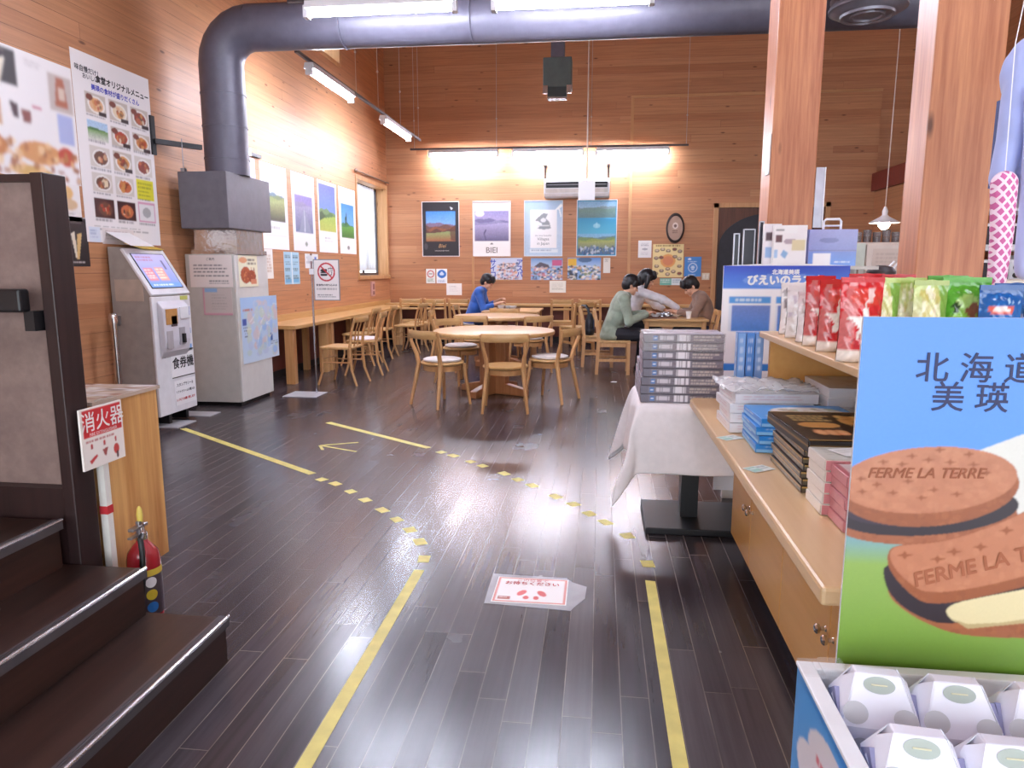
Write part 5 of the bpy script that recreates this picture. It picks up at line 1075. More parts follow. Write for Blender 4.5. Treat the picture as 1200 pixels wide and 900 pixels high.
# ---------------------------------------------------------------- boxes
def carton(name, label, cat, x0, x1, y0, y1, z0, z1, base, group, faces, rz=0.0, th=.0012):
    """a lidded product box: body, lid and printed faces; faces = {'-x','-y','+z': Canvas}"""
    c = Vector(((x0 + x1) / 2, (y0 + y1) / 2, z0)); t = thing(name, label, cat, c, rz, group); a, b, h = (x1 - x0) / 2, (y1 - y0) / 2, z1 - z0
    build('box', MB().box(-a, a, -b, b, 0, h * .66), base, t, inv=False, bevel=.0015); build('lid', MB().box(-a - .0008, a + .0008, -b - .0008, b + .0008, h * .66, h - .0003), base, t, inv=False, bevel=.002)
    for k, cv in faces.items():
        if k == '+z': picture(cv, 2 * a - .004, 2 * b - .004, t, T(0, 0, h + .0004), 'top_print', printmat('box_print', .3))
        if k == '-y': picture(cv, 2 * a - .003, h - .004, t, frame_m((0, -b - .0016, h / 2), (1, 0, 0), (0, 0, 1)), 'front_print', printmat('box_print', .3))
        if k == '-x': picture(cv, 2 * b - .003, h - .004, t, frame_m((-a - .0016, 0, h / 2), (0, -1, 0), (0, 0, 1)), 'side_print', printmat('box_print', .3))
    return t
# covered table, its cloth and the stacks of chocolate boxes
ct = thing('pedestal_table', 'black pedestal table under the white cloth', 'table', (.50, 3.75, 0))
build('base_plate', MB().box(.26, .80, 3.55, 4.02, .0, .035), M_black, ct, bevel=.006)
build('column', MB().box(.455, .545, 3.74, 3.84, .035, .67), M_black, ct); build('tabletop', MB().box(.215, .80, 3.468, 4.065, .67, .695), M_black, ct)
cx0, cx1, cy0, cy1, zt = .205, .815, 3.458, 4.075, .700
def drape():
    mb = MB(); hx, hy = (cx1 - cx0) / 2, (cy1 - cy0) / 2; mx_, my_ = (cx0 + cx1) / 2, (cy0 + cy1) / 2; n = 34; ov = .34
    V = {}
    for i in range(n + 1):
        for j in range(n + 1):
            u = -1 + 2 * i / n; v = -1 + 2 * j / n; X = u * (hx + ov); Y = v * (hy + ov)
            dx, dy = max(0, abs(X) - hx), max(0, abs(Y) - hy); sx, sy = (1 if X > 0 else -1), (1 if Y > 0 else -1)
            px, py = max(-hx, min(hx, X)), max(-hy, min(hy, Y)); d = math.hypot(dx, dy); z = zt
            if d > 0:
                corner = min(dx, dy) > 0; ext = .30 * (min(dx, dy) / ov)
                fold = .018 * math.sin((X * 13 + Y * 17)) * min(1, d / .15)
                drop = max(dx, dy) + (.45 * min(dx, dy))
                z = zt - min(drop, .50); out = .012 + .07 * (d / ov) * .45
                if dx > 0: px += sx * (out * (1 if not corner else .9 - .3 * dy / (dx + dy)) + fold * .5 + (ext * .42 * dx / d if corner else 0))
                if dy > 0: py += sy * (out * (1 if not corner else .9 - .3 * dx / (dx + dy)) + fold * .5 + (ext * .42 * dy / d if corner else 0))
            V[i, j] = mb.b.verts.new((mx_ + px, my_ + py, z))
    for i in range(n):
        for j in range(n): mb.b.faces.new([V[i, j], V[i + 1, j], V[i + 1, j + 1], V[i, j + 1]])
    return mb
cloth = build('tablecloth', drape(), plain('white_cloth', '#f0eaec', .85, var=.02, bump=.1, scale=30), None, smooth=True, ang=1.2)
m_ = cloth.modifiers.new('t', 'SOLIDIFY'); m_.thickness = .003; m_.offset = 1; m_ = cloth.modifiers.new('s', 'SUBSURF'); m_.levels = 1; m_.render_levels = 1
tag(cloth, 'white tablecloth hanging in folds over the pedestal table', 'tablecloth')
def spine(seed):
    r = np.random.default_rng(seed); cv = Canvas(110, 14, '#7c7580'); cv.rough(.15)
    cv.rect(0, 0, .10, 1, '#6c6674'); cv.rect(.12, .2, .17, .75, '#4a78b8'); cv.rect(.13, .45, .16, .6, '#dfe6f0'); cv.lines(.20, .25, .40, .8, 1, '#d8d2da', .9, .9); cv.lines(.42, .1, .60, .9, 1, '#ece8ee', .95, .95); cv.lines(.62, .2, .96, .9, 2, '#c9bfb4', .8, .6); cv.rect(.62, 0, .98, .14, '#4f4a48', .7); cv.rect(.42, .9, .98, 1, '#4a4546', .6); cv.rect(0, .93, 1, 1, '#37323a', .7); return cv
M_choc = plain('mauve_grey_box', '#7a7480', .35)
h = .0425; z = zt + .004; xs = [.222] * 3 + [.230] * 5
SPN = [spine(1), spine(2)]; SPS = Canvas(50, 14, '#b4aec0').lines(.1, .2, .9, .8, 2, '#dcd8e4', .8, .6)
for i in range(8):
    x0 = xs[i] + random.uniform(-.003, .003); top = i == 7
    carton('chocolate_box', f'grey chocolate box in the front stack on the white cloth, {ORD[7 - i]}', 'box', x0 - .012, x0 + .372, 3.49, 3.74, z, z + h - .001, M_choc, 'chocolate boxes in the front stack',
           {'-y': SPN[i % 2], '-x': SPS, **({'+z': Canvas(30, 20, '#b8b2c2').lines(.1, .2, .9, .8, 4, '#e4e0ea', .7)} if top else {})}); z += h
wrap_ = thing('plastic_wrap', 'clear plastic wrap over the top chocolate boxes', 'wrap', (.41, 3.61, z))
x0, x1 = .214, .606; mb = MB(); mb.box(x0, x1, 3.4845, 3.486, z - 2 * h, z + .004); mb.box(x0, x1, 3.486, 3.744, z + .002, z + .004); mb.box(x0 - .0015, x0, 3.486, 3.744, z - 2 * h, z + .004)
for i in range(14): mb.ball((random.uniform(x0 + .02, x1 - .02), random.uniform(3.50, 3.73), z + .004), (random.uniform(.02, .06), random.uniform(.01, .03), .003), seg=8)
build('film', mb, M_clear, wrap_)
z = zt + .004
for i in range(7):
    x0 = .215 + (.0 if i < 4 else .012) + random.uniform(-.004, .004)
    carton('chocolate_box', f'pale-ended chocolate box in the rear stack behind, {ORD[6 - i]}', 'box', x0, x0 + .37, 3.775, 4.025, z, z + h - .001, M_choc, 'chocolate boxes in the rear stack', {'-x': SPS}); z += h
# counter goods
cvw = Canvas(40, 14, '#f2eef0').lines(.1, .2, .8, .8, 2, '#d8a8b0', .5, .5); cvwt = Canvas(40, 30, '#f3f1f0').speck(.2, .2, .7, .7, ['#e4e0d4', '#b9b98a', '#f8f8f8', '#d8d0c4'], 26, .07)
M_wbox = plain('white_card', '#f1eef0', .4, var=.02); z = .741; hh = .038
for i in range(4):
    o_ = [0, .006, -.004, .01][i]
    carton('white_gift_box', f'plastic wrapped white box at the far end of the counter stack, {ORD[3 - i]}', 'box', .495 + o_, .80 + o_, 2.70, 2.96, z, z + hh - .001, M_wbox, 'wrapped white boxes on the counter', {'-x': cvw, '-y': cvw, **({'+z': cvwt} if i == 3 else {})}, rz=[.02, -.02, .03, .06][i]); z += hh
wp = thing('plastic_wrap', 'loose clear wrapping ruffled on top of the white boxes', 'wrap', (.64, 2.83, z))
mb = MB(); n = 16; G = {}
for i in range(n + 1):
    for j in range(n + 1):
        e = max(abs(i - n / 2), abs(j - n / 2)) / (n / 2); G[i, j] = mb.b.verts.new((-.17 + .34 * i / n, -.15 + .30 * j / n, .006 + random.uniform(0, .022) * (1.2 - .3 * e)))
for i in range(n):
    for j in range(n): mb.b.faces.new([G[i, j], G[i + 1, j], G[i + 1, j + 1], G[i, j + 1]])
o = build('film', mb, plain('milky_film', '#f6f6f8', .2, alpha=.45), wp, smooth=True, inv=False); q = o.modifiers.new('t', 'SOLIDIFY'); q.thickness = .0012
cvg = Canvas(44, 12, '#e3dfe2').lines(.35, .25, .65, .8, 1, '#4a4448', .9, .9); cvgt = Canvas(40, 40, '#d6d0ce').speck(.1, .1, .9, .9, ['#c9beb8', '#b8aca4', '#e8e4e2'], 30, .06).rect(.05, .05, .95, .1, '#b9b2b4'); z = .741
for i in range(5):
    carton('flat_gift_box', f'flat white lidded box under the shelf, {ORD[4 - i]} of its stack', 'box', .835, 1.115, 2.66 + .004 * (i % 2), 2.97, z, z + .036, M_wbox, 'flat lidded boxes under the shelf', {'-y': cvg, **({'+z': cvgt} if i == 4 else {})}); z += .037
cvb = Canvas(50, 12, '#2f8be0'); cvb.rect(0, .62, 1, 1, '#8fc6f2'); cvb.lines(.1, .15, .6, .5, 1, '#d8ecfa', .7); cvbt = Canvas(60, 44, '#3f9be8'); cvbt.oval(.55, .45, .36, .3, '#e8e4dc'); cvbt.speck(.3, .25, .85, .7, ['#c9b48a', '#f2efe8', '#9aa86a', '#8a6a4a'], 40, .05); cvbt.lines(.08, .75, .5, .92, 2, '#e8f2fa', .8)
M_bbox = plain('sky_blue_card', '#3f96e4', .35, var=.03); z = .741
for i in range(4):
    o_ = [.0, .004, -.003, .006][i]
    carton('blue_gift_box', f'sky blue biscuit box in the counter stack, {ORD[3 - i]}', 'box', .535 + o_, .87 + o_, 2.40, 2.65, z, z + .029, M_bbox, 'sky blue boxes on the counter', {'-x': cvb, '-y': cvb, **({'+z': cvbt} if i == 3 else {})}, rz=[-.02, .01, -.01, .03][i]); z += .030
cvk = Canvas(50, 10, '#5f5748'); cvk.rect(0, 0, 1, .25, '#c09a5a'); cvk.lines(.1, .4, .9, .9, 1, '#a89a80', .6); M_kbox = plain('dark_brown_box', '#3a2a22', .3); z = .741
for i in range(6):
    o_ = [0, .004, -.002, .005, .001, .006][i]
    carton('cookie_box', f'thin brown cookie box under the large black box, {ORD[5 - i]}', 'box', .562 + o_, .86 + o_, 1.97, 2.31, z, z + .0195, M_kbox, 'thin brown boxes on the counter', {'-x': cvk, '-y': cvk}, rz=random.uniform(-.01, .01)); z += .0205
cvt = Canvas(80, 64, '#2a1c18'); cvt.rect(.0, .0, 1, .03, '#b08a4a'); cvt.rect(0, .97, 1, 1, '#b08a4a'); cvt.oval(.70, .35, .24, .18, '#dba45a'); cvt.speck(.5, .2, .9, .5, ['#f0c878', '#c07c34', '#e8b060', '#8f5a28'], 60, .05); cvt.oval(.25, .5, .16, .1, '#d89a52', .8)
for q in (.12, .2, .28): cvt.oval(q + .06, .74, .05, .09, '#c9824e'); cvt.oval(q + .06, .74, .03, .06, '#e0a878')
cvt.lines(.1, .15, .45, .4, 3, '#c8a868', .8, .6); cvt.oval(.62, .78, .16, .06, '#a86a3a', .7)
carton('cookie_box', 'large black box with cookie pictures on top of the thin brown boxes', 'box', .555, .92, 1.93, 2.33, z + .0005, z + .036, plain('black_gloss_box', '#1f1616', .2), None, {'+z': cvt, '-y': Canvas(60, 10, '#1f1616').rect(0, .38, 1, .46, '#b08a4a'), '-x': Canvas(60, 10, '#1f1616').rect(0, .38, 1, .46, '#b08a4a')}, rz=.04)
TOPK = z + .037
carton('cookie_box', 'second black cookie box tilted behind the large one by the shelf back', 'box', .955, 1.20, 2.03, 2.36, .741, .885, plain('black_gloss_box', '#1f1616', .2), None, {'+z': cvt})
cvc = Canvas(40, 14, '#ece4da').rough(.03); cvp = Canvas(40, 14, '#d2888c').rough(.04); cvpt = Canvas(40, 30, '#e6d8d6').lines(.1, .2, .8, .6, 3, '#b0a4a4', .6).rect(0, 0, .08, 1, '#c56a72'); z = .741
for i in range(5):
    carton('cream_gift_box', f'cream and pink box in the stack nearest the black box, {ORD[4 - i]}', 'box', .563 + .003 * (i % 2), .78, 1.785, 1.92, z, z + .028, plain('cream_card', '#ece4da', .4, var=.02), 'cream boxes on the counter', {'-x': cvc, '-y': cvp, **({'+z': Canvas(40, 30, '#d9d9d0').lines(.1, .2, .9, .7, 4, '#a9aaa0', .6)} if i == 4 else {})}, rz=random.uniform(-.02, .02)); z += .029
tg = sheet('price_card', 'white card lying on top of the cream boxes', 'price card', T(.66, 1.865, z + .0006) @ Matrix.Rotation(.4, 4, 'Z'), .11, .07, Canvas(20, 14, '#f6f6f4').lines(.1, .2, .9, .7, 2, '#c8c8c4', .5), th=.0015); z = .741
for i in range(5):
    carton('pink_gift_box', f'rose pink box in the stack beside the blue sign, {ORD[4 - i]}', 'box', .578 + .003 * (i % 2), .79, 1.665, 1.778, z, z + .0265, plain('rose_card', '#d2888c', .4, var=.03), 'rose pink boxes on the counter', {'-x': cvp, '-y': cvp, **({'+z': cvpt} if i == 4 else {})}, rz=random.uniform(-.015, .015)); z += .0275
# slim blue packets standing on the flat boxes' far end
for i, (x, c_) in enumerate(((.575, '#7fa4d8'), (.605, '#4f7fc4'), (.635, '#5f86c8'))):
    pass
M_pk = plain('blue_packet', '#5f8cd0', .3)
for i in range(3):
    cv = Canvas(20, 40, ['#7aa6e0', '#4a86d4', '#6f94cc'][i]); cv.lines(.2, .08, .8, .5, 4, '#dfe9f6', .7, .5); cv.rect(.1, .58, .9, .97, '#e8e6f0')
    carton('slim_packet', ['slim blue packet at the left of three beside the shelf end', 'slim blue packet in the middle of three by the shelf end', 'slim blue packet touching the shelf end panel'][i], 'packet', .580 + .036 * i, .612 + .036 * i, 3.05, 3.10, .741, 1.09, M_pk, 'slim blue packets', {'-y': cv, '-x': cv})
# ---------------------------------------------------------------- snack pouches on the shelf
def pouch(label, x, y, rz, w_, h_, cv, group, z0=1.101, gloss=.16, fat=.036):
    t = thing('snack_pouch', label, 'snack pouch', (x, y, z0), rz, group); nu, nv = 22, 30
    def surf(sgn):
        co = []; colr = []
        for j in range(nv + 1):
            v = j / nv
            for i in range(nu + 1):
                u = i / nu * 2 - 1; ww = w_ / 2 * (1 - .06 * math.sin(PI * v)) 
                th = fat * (1 - abs(u) ** 2.4) * (math.sin(PI * min(1, (1 - v) / .85) ** .8 * .5) if v < .92 else 0) * (1 if v < .8 else (1 - (v - .8) / .12) if v < .92 else 0)
                th *= (.55 + .45 * min(1, v / .10 + .35))
                wr = .0035 * math.sin(u * 9 + v * 14) * math.sin(v * 21 + u * 5) * (1 if v > .08 else 0)
                co.append((u * ww, -sgn * (max(th, .0012) + (wr if th > .004 else wr * .4)), v * h_ + .006 * math.cos(u * 3) * (v > .95))); colr.append(cv.sample((u + 1) / 2 * .999, 1 - v if v < 1 else 0.0))
        return co, colr
    me = bpy.data.meshes.new('pouch'); co, cl, fs = [], [], []
    for sgn in (1, -1):
        c, k_ = surf(sgn); b = len(co); co += c; cl += k_
        for j in range(nv):
            for i in range(nu):
                q = [b + j * (nu + 1) + i, b + j * (nu + 1) + i + 1, b + (j + 1) * (nu + 1) + i + 1, b + (j + 1) * (nu + 1) + i]; fs.append(q if sgn == 1 else q[::-1])
    n1 = (nu + 1) * (nv + 1)
    for i in range(nu): fs.append([i + 1, i, n1 + i, n1 + i + 1])
    me.from_pydata(co, [], fs); me.update(); me.polygons.foreach_set('use_smooth', [True] * len(me.polygons))
    at = me.color_attributes.new('ink', 'FLOAT_COLOR', 'POINT'); at.data.foreach_set('color', np.array([(*c, 1) for c in cl], np.float32).ravel())
    link('pouch_film', me, printmat('foil_print', gloss, spec=.6), t)
    mb = MB(); mb.box(-w_ / 2 * .99, w_ / 2 * .99, -.0022, .0022, h_ * .955, h_ + .004)
    for i in range(6): mb.box(-w_ / 2 * .99, w_ / 2 * .99, -.003, .003, h_ * .957 + i * h_ * .008, h_ * .957 + i * h_ * .008 + .0012)
    c = cv.sample(.5, .03); link('heat_seal', mb.mesh('heat_seal'), solid(c), t)
    return t
def solid(c):
    n = 'seal_%03d%03d%03d' % tuple(int(x * 255) for x in c)
    if n in MATS: return MATS[n]
    k = NT(n); k.b.inputs['Base Color'].default_value = (*c, 1); k.b.inputs['Roughness'].default_value = .25; MATS[n] = k.m; return k.m
def red():
    cv = Canvas(60, 90, '#c4242c'); cv.poly([(.2, 0), (.42, 0), (.16, 1), (0, 1), (0, .5)], '#d8a8a4', .35); cv.oval(.58, .22, .4, .12, '#d2483a', .7); cv.poly([(.62, .12), (.80, .12), (.66, .30), (.52, .30)], '#efe4e0', .7)  # pale slanted streaks are film highlights painted into the print
    cx_, cy_ = .5, .55; P_ = []
    for i in range(10): a = -PI / 2 + i * PI / 5; r_ = .42 if i % 2 == 0 else .17; P_.append((cx_ + r_ * math.cos(a), cy_ + r_ * .62 * math.sin(a)))
    cv.poly(P_, '#ece2dc'); cv.oval(.52, .55, .10, .05, '#d8c8c0'); cv.speck(.15, .68, .9, .82, ['#a81c26', '#d8433c', '#c02830'], 26, .05); cv.rect(.0, .86, .66, 1, '#e9dcd2'); cv.rect(.66, .84, .92, .98, '#f0e2de'); cv.rect(.70, .86, .88, .97, '#c8323a'); cv.rough(.05); return cv
def pale():
    cv = Canvas(60, 90, '#dfe2b0'); cv.grad(0, 0, 1, .5, '#a9bc5a', '#e0dfb4'); cv.poly([(.7, 0), (1, 0), (1, 1), (.82, 1)], '#7fa84a'); cv.speck(.2, .1, .7, .5, ['#eae6c8', '#cfd08a', '#e8d8b8', '#c4b86a'], 40, .07); cv.rect(.15, .62, .7, .74, '#e9ecf4'); cv.rect(.18, .64, .66, .72, '#3a4a9a'); cv.lines(.2, .65, .64, .71, 1, '#e9ecf4', .8, .8); cv.rough(.05); return cv
def green():
    cv = Canvas(60, 90, '#5aa832'); cv.poly([(.1, .5), (.5, .2), (.9, .55), (.7, 1), (.3, 1)], '#8fc84a'); cv.oval(.5, .3, .24, .12, '#a8d070'); cv.oval(.65, .4, .2, .1, '#8a5a3a'); cv.speck(.4, .5, .95, .9, ['#b8d870', '#d8dc9a', '#7ab83a', '#9a7a4a'], 40, .06); cv.oval(.25, .35, .08, .06, '#2c4a24'); cv.rough(.06); return cv
def blue(kind):
    cv = Canvas(60, 90, '#1f63b4'); cv.grad(0, 0, 1, 1, '#174f94', '#2f80d0'); cv.speck(.05, .05, .95, .9, ['#8fc4e8', '#3f8fd8', '#b8dcf0'], 22, .022)
    if kind == 0: cv.oval(.45, .30, .30, .07, '#d8685a'); cv.oval(.45, .30, .22, .035, '#f0d8d4')
    elif kind == 1: cv.rect(.1, .12, .9, .4, '#5f9fe0'); cv.poly([(.2, .42), (.8, .36), (.75, .46), (.25, .52)], '#d8e8f8')
    else: cv.poly([(.1, .1), (.6, .1), (.3, .5)], '#2f8ae4'); cv.oval(.7, .6, .3, .2, '#e0a860')
    return cv
PG = 'snack pouches on the riser shelf'
pouch('red pouch with white star, farthest left of the red ones', .722, 2.46, .35, .11, .225, red(), PG)
pouch('red pouch partly behind the big front red pouch', .716, 2.29, .30, .105, .215, red(), PG)
pouch('largest front red pouch with white star beside blue sign', .708, 2.04, .22, .125, .225, red(), PG)
pouch('red pouch behind the front red pouch, at its right', .865, 2.46, .2, .12, .232, red(), PG)
pouch('pale green pouch with blue label nearest the red ones', .795, 2.13, .1, .095, .222, pale(), PG, fat=.028)
pouch('red pouch glimpsed between two pale green pouches', .955, 2.44, .0, .105, .230, red(), PG)
pouch('pale green pouch with blue label, second from the red ones', .880, 2.17, .12, .095, .222, pale(), PG, fat=.026)
pouch('pale green pouch beside the bright green pouch', .905, 2.09, .1, .095, .216, pale(), PG, fat=.026)
pouch('bright green pouch with dark spot, left of two', 1.00, 2.21, .0, .11, .228, green(), PG)
pouch('bright green pouch with brown picture, next to the blue ones', 1.01, 2.12, -.05, .125, .224, green(), PG)
pouch('dark blue pouch with red oval mark', 1.055, 2.03, .0, .11, .205, blue(0), PG)
pouch('blue pouch with pale panel beside the red oval one', 1.145, 2.13, -.1, .11, .208, blue(1), PG)
pouch('bright blue pouch at the right edge of the row', 1.165, 2.04, .1, .10, .205, blue(2), PG)
for i, (x, y, l, rz) in enumerate(((.76, 2.90, 'clear packet with brown pieces at the shelf’s far left end', .3), (.745, 2.74, 'clear packet with white and purple print, second from the left end', .25), (.74, 2.58, 'clear white packet right beside the first red pouch', .3))):
    cv = Canvas(50, 70, '#ece6e6'); cv.speck(.1, .1, .9, .95, [['#b09a98', '#f4f0f0', '#8a7472'], ['#f4f2f4', '#c8bcc8', '#d8d0cc'], ['#f6f2f2', '#c8b0ac', '#9a8a80']][i], 60, .07)
    if i == 1: cv.oval(.7, .3, .1, .16, '#6a4a8a')
    if i == 0: cv.speck(.1, .1, .5, .5, ['#a08a8c', '#6f6264'], 16, .08)
    if i == 2: cv.oval(.3, .75, .12, .1, '#6f7068')
    pouch(l, x, y, rz, .125, .195 - .012 * i, cv, 'clear snack packets', gloss=.12)
# ---------------------------------------------------------------- blue biscuit sign with its stand, and the ice box of cartons
sgn = thing('biscuit_sign', 'tall blue and green sign with a huge photograph of biscuits', 'sign', (.70, 1.26, .6))
SX0, SX1, SZ0, SZ1 = .440, 1.03, .60, 1.272
Msg = frame_m(((SX0 + SX1) / 2, 1.252, (SZ0 + SZ1) / 2), (1, 0, 0), (0, 0, 1))
Wd, Ht = SX1 - SX0, SZ1 - SZ0
link('panel', MB().box(-Wd / 2, Wd / 2, -Ht / 2, Ht / 2, -.006, 0).mesh('panel'), plain('paper_e8e8ec', '#e8e8ec', .4), sgn).matrix_basis = sgn.matrix_basis.inverted() @ Msg
cv = Canvas(420, 470, '#6ea8ee')
def q(px, py):   # artwork proportions measured on the sign itself (upper left corner 0,0)
    t = (py - 370) / 410.0; return (px - (1010 - 28 * t)) / (436 + 18 * t), t * 410 / 448
def QP(l): return [q(a, b) for a, b in l]
def rnd(l, n=3):                              # round the corners of an outline
    for _ in range(n): l = [p for i in range(len(l)) for p in ((.75 * l[i][0] + .25 * l[(i + 1) % len(l)][0], .75 * l[i][1] + .25 * l[(i + 1) % len(l)][1]), (.25 * l[i][0] + .75 * l[(i + 1) % len(l)][0], .25 * l[i][1] + .75 * l[(i + 1) % len(l)][1]))]
    return l
def ell(cx_, cy_, rx, ry, rot=0, n=60, a0=0, a1=2 * PI): return [(cx_ + rx * math.cos(t) * math.cos(rot) - ry * math.sin(t) * math.sin(rot), cy_ + rx * math.cos(t) * math.sin(rot) + ry * math.sin(t) * math.cos(rot)) for t in np.linspace(a0, a1, n)]
def crumbs(poly, cols, n, r, seed):          # baked speckle inside one biscuit face of the printed photograph
    rr = np.random.default_rng(seed); P_ = QP(poly); us = [p[0] for p in P_]; vs = [p[1] for p in P_]; keep = cv.a.copy(); msk = Canvas(cv.nx, cv.ny, '#000000'); msk.poly(P_, '#ffffff')
    for _ in range(n): cv.oval(rr.uniform(min(us), max(us)), rr.uniform(min(vs), max(vs)), r * rr.uniform(.5, 1.6), r * rr.uniform(.4, 1.1), cols[rr.integers(len(cols))], .28)
    m = msk.a[..., 0] < .5; cv.a[m] = keep[m]
g0 = q(1000, 590)[1]; g1 = q(1000, 660)[1]; cv.grad(0, 0, 1, g0, '#4c88de', '#5a94e2'); cv.grad(0, g0, 1, g1, '#5a94e2', '#8aa850'); cv.grad(0, g1, 1, 1, '#8aa850', '#648e24')
B1, B2, CH, CR, BD = '#b87554', '#9c5a3a', '#2a1e26', '#dccb9e', '#94522f'
cv.poly(QP([(1150, 520), (1200, 500), (1290, 490), (1290, 640), (1200, 600)]), '#d8d4cc')
low = ell(1090, 602, 112, 30, -.10); cv.poly(QP(low), B2); crumbs(low, ['#7f4428', '#b87450'], 120, .010, 1)
cv.poly(QP(ell(1090, 592, 113, 30, -.10)), CH); cv.poly(QP(ell(1085, 588, 95, 22, -.10)), '#3a2a38')
rim = ell(1092, 566, 110, 45, -.10); cv.poly(QP(rim), BD); crumbs(rim, ['#7f4428', '#a8663f', '#b0643c'], 220, .010, 2)
face = ell(1091, 556, 108, 39, -.09); cv.poly(QP(face), B1); crumbs(face, ['#c98a66', '#a9694a', '#b06c50'], 260, .012, 3)
bot = [(1042, 690), (1062, 712), (1100, 732), (1150, 745), (1290, 738), (1290, 640), (1060, 650)]; bot = rnd(bot); cv.poly(QP(bot), B2); crumbs(bot, ['#7f4428', '#b0683c'], 160, .010, 4)
cv.poly(QP(rnd([(1041, 650), (1041, 682), (1058, 706), (1090, 724), (1130, 732), (1330, 690), (1330, 640)])), CH)
cv.poly(QP(rnd([(1119, 706), (1180, 690), (1330, 655), (1330, 705), (1190, 727), (1150, 730), (1126, 724)], 2)), CR); cv.poly(QP([(1128, 722), (1150, 728), (1190, 724), (1290, 704), (1290, 712), (1150, 734)]), '#b8a274')
top_ = [(1044, 645), (1056, 634), (1120, 628), (1200, 595), (1290, 545), (1290, 655), (1180, 690), (1105, 708), (1078, 698), (1048, 668)]; top_ = rnd(top_); cv.poly(QP(top_), BD); crumbs(top_, ['#7f4428', '#a8663f'], 160, .010, 5)
top2 = [(1047, 643), (1058, 635), (1120, 629), (1200, 596), (1290, 547), (1290, 640), (1180, 678), (1100, 694), (1074, 682), (1051, 660)]; top2 = rnd(top2); cv.poly(QP(top2), B1); crumbs(top2, ['#c98a66', '#a9694a', '#b06c50'], 220, .012, 6)
def star(px, py, s, c=BD): cv.poly(QP([(px - s, py + s * .1), (px - s * .25, py - s * .15), (px, py - s * .5), (px + s * .25, py - s * .15), (px + s, py - s * .1), (px + s * .25, py + s * .15), (px, py + s * .5), (px - s * .25, py + s * .15)]), c)
for a, b in ((1037, 536), (1072, 528), (1105, 520), (1140, 524), (1060, 538), (1092, 532), (1118, 534), (1146, 536), (1010, 557), (1030, 563), (1068, 558), (1100, 567), (1128, 571), (1050, 572), (1162, 545), (1012, 572), (1085, 577)): star(a, b, 8)
for a, b in ((1067, 647), (1108, 650), (1160, 633), (1128, 640), (1190, 612)): star(a, b, 11)
cv.rough(.02); cv.blur(1); cv.a = cv.a * .84
picture(cv, Wd, Ht, sgn, sgn.matrix_basis.inverted() @ Msg @ T(0, 0, .0006), mat=printmat('sign_print', .35))
def sgtext(body, px, py, size, col, rot=0, shear=0, bold=0, **kw):
    u, v = q(px, py); words(body, size, col, sgn, sgn.matrix_basis.inverted() @ Msg @ T((u - .5) * Wd, (.5 - v) * Ht, .0016) @ Matrix.Rotation(rot, 4, 'Z'), bold=bold, shear=shear, **kw)
sgtext('北 海 道', 1143, 428, .054, '#262a52', bold=.0005); sgtext('美 瑛', 1137, 461, .054, '#262a52', bold=.0005)
sgtext('FERME LA TERRE', 1088, 548, .0255, '#8a4a2c', .03, .3, bold=.0005); sgtext('FERME LA TERRE', 1178, 650, .037, '#935030', .32, .1, bold=.0009)
build('prop', MB().box(.5, .53, 1.275, 1.285, .6, 1.1).box(.9, .93, 1.275, 1.285, .6, 1.1), M_black, sgn)
ib = thing('display_tray', 'pale blue sided display tray full of white cartons at lower right', 'tray', (.70, .95, .44))
x0, x1, y0, y1, z0, z1 = .368, 1.05, .42, 1.238, .43, .648
build('side_wall', MB().box(x0, x0 + .022, y0, y1, z0, z1 - .004), plain('tray_blue', '#4a9ae0', .4, var=.03), ib, bevel=.003)
build('rim', MB().box(x0 - .002, x0 + .026, y0, y1 + .002, z1 - .004, z1 + .004).box(x0 + .026, x1, y1 - .022, y1 + .002, z1 - .004, z1 + .004), M_wplastic, ib, bevel=.002)
build('back_wall', MB().box(x0 + .022, x1, y1 - .02, y1, z0, z1 - .004), M_wplastic, ib); build('front_wall', MB().box(x0 + .022, x1, y0, y0 + .02, z0, z1 - .004), M_wplastic, ib); build('side_wall', MB().box(x1 - .02, x1, y0 + .02, y1 - .02, z0, z1 - .004), M_wplastic, ib)
build('floor', MB().box(x0 + .022, x1 - .02, y0 + .02, y1 - .02, z0, z0 + .012), M_wplastic, ib)
build('clip', MB().box(x0 + .035, x0 + .075, y1 - .03, y1 + .004, z1 - .01, z1 + .012).box(x0 + .0, x0 + .035, y1 - .05, y1 + .004, z1 + .002, z1 + .008), M_clear, ib)
cv = Canvas(110, 60, '#4a9ae0'); cv.oval(.34, .34, .22, .26, '#e6dfe6'); cv.oval(.18, .62, .16, .24, '#e6dfe6'); cv.oval(.48, .62, .22, .26, '#e6dfe6'); cv.oval(.33, .7, .25, .22, '#e6dfe6'); cv.oval(.62, .72, .05, .08, '#cfe2f4'); cv.oval(.72, .55, .03, .05, '#cfe2f4')
for j in range(3): cv.lines(.2 - .02 * j, .34 + .16 * j, .5, .40 + .16 * j, 1, '#d8455f', .9, 1)
picture(cv, .56, .20, ib, ib.matrix_basis.inverted() @ frame_m((x0 - .0012, .93, .535), (0, -1, 0), (0, 0, 1)), 'cloud_print')
is_ = thing('tray_stand', 'plain white stand under the display tray', 'stand', (.72, .83, 0))
build('top', MB().box(.40, 1.03, .45, 1.22, .40, .43), M_wplastic, is_)
for x in (.43, .99):
    for y in (.48, 1.19): build('leg', MB().box(x - .02, x + .02, y - .02, y + .02, 0, .40), M_wplastic, is_)
M_cart = plain('lilac_white_card', '#e6e6f2', .45, var=.015); M_dot = plain('grey_dot', '#bfbfc4', .45, var=.02); M_dot2 = plain('green_grey_label', '#a9b2aa', .4); M_in = plain('carton_gap_shade', '#8f8fb4', .6)
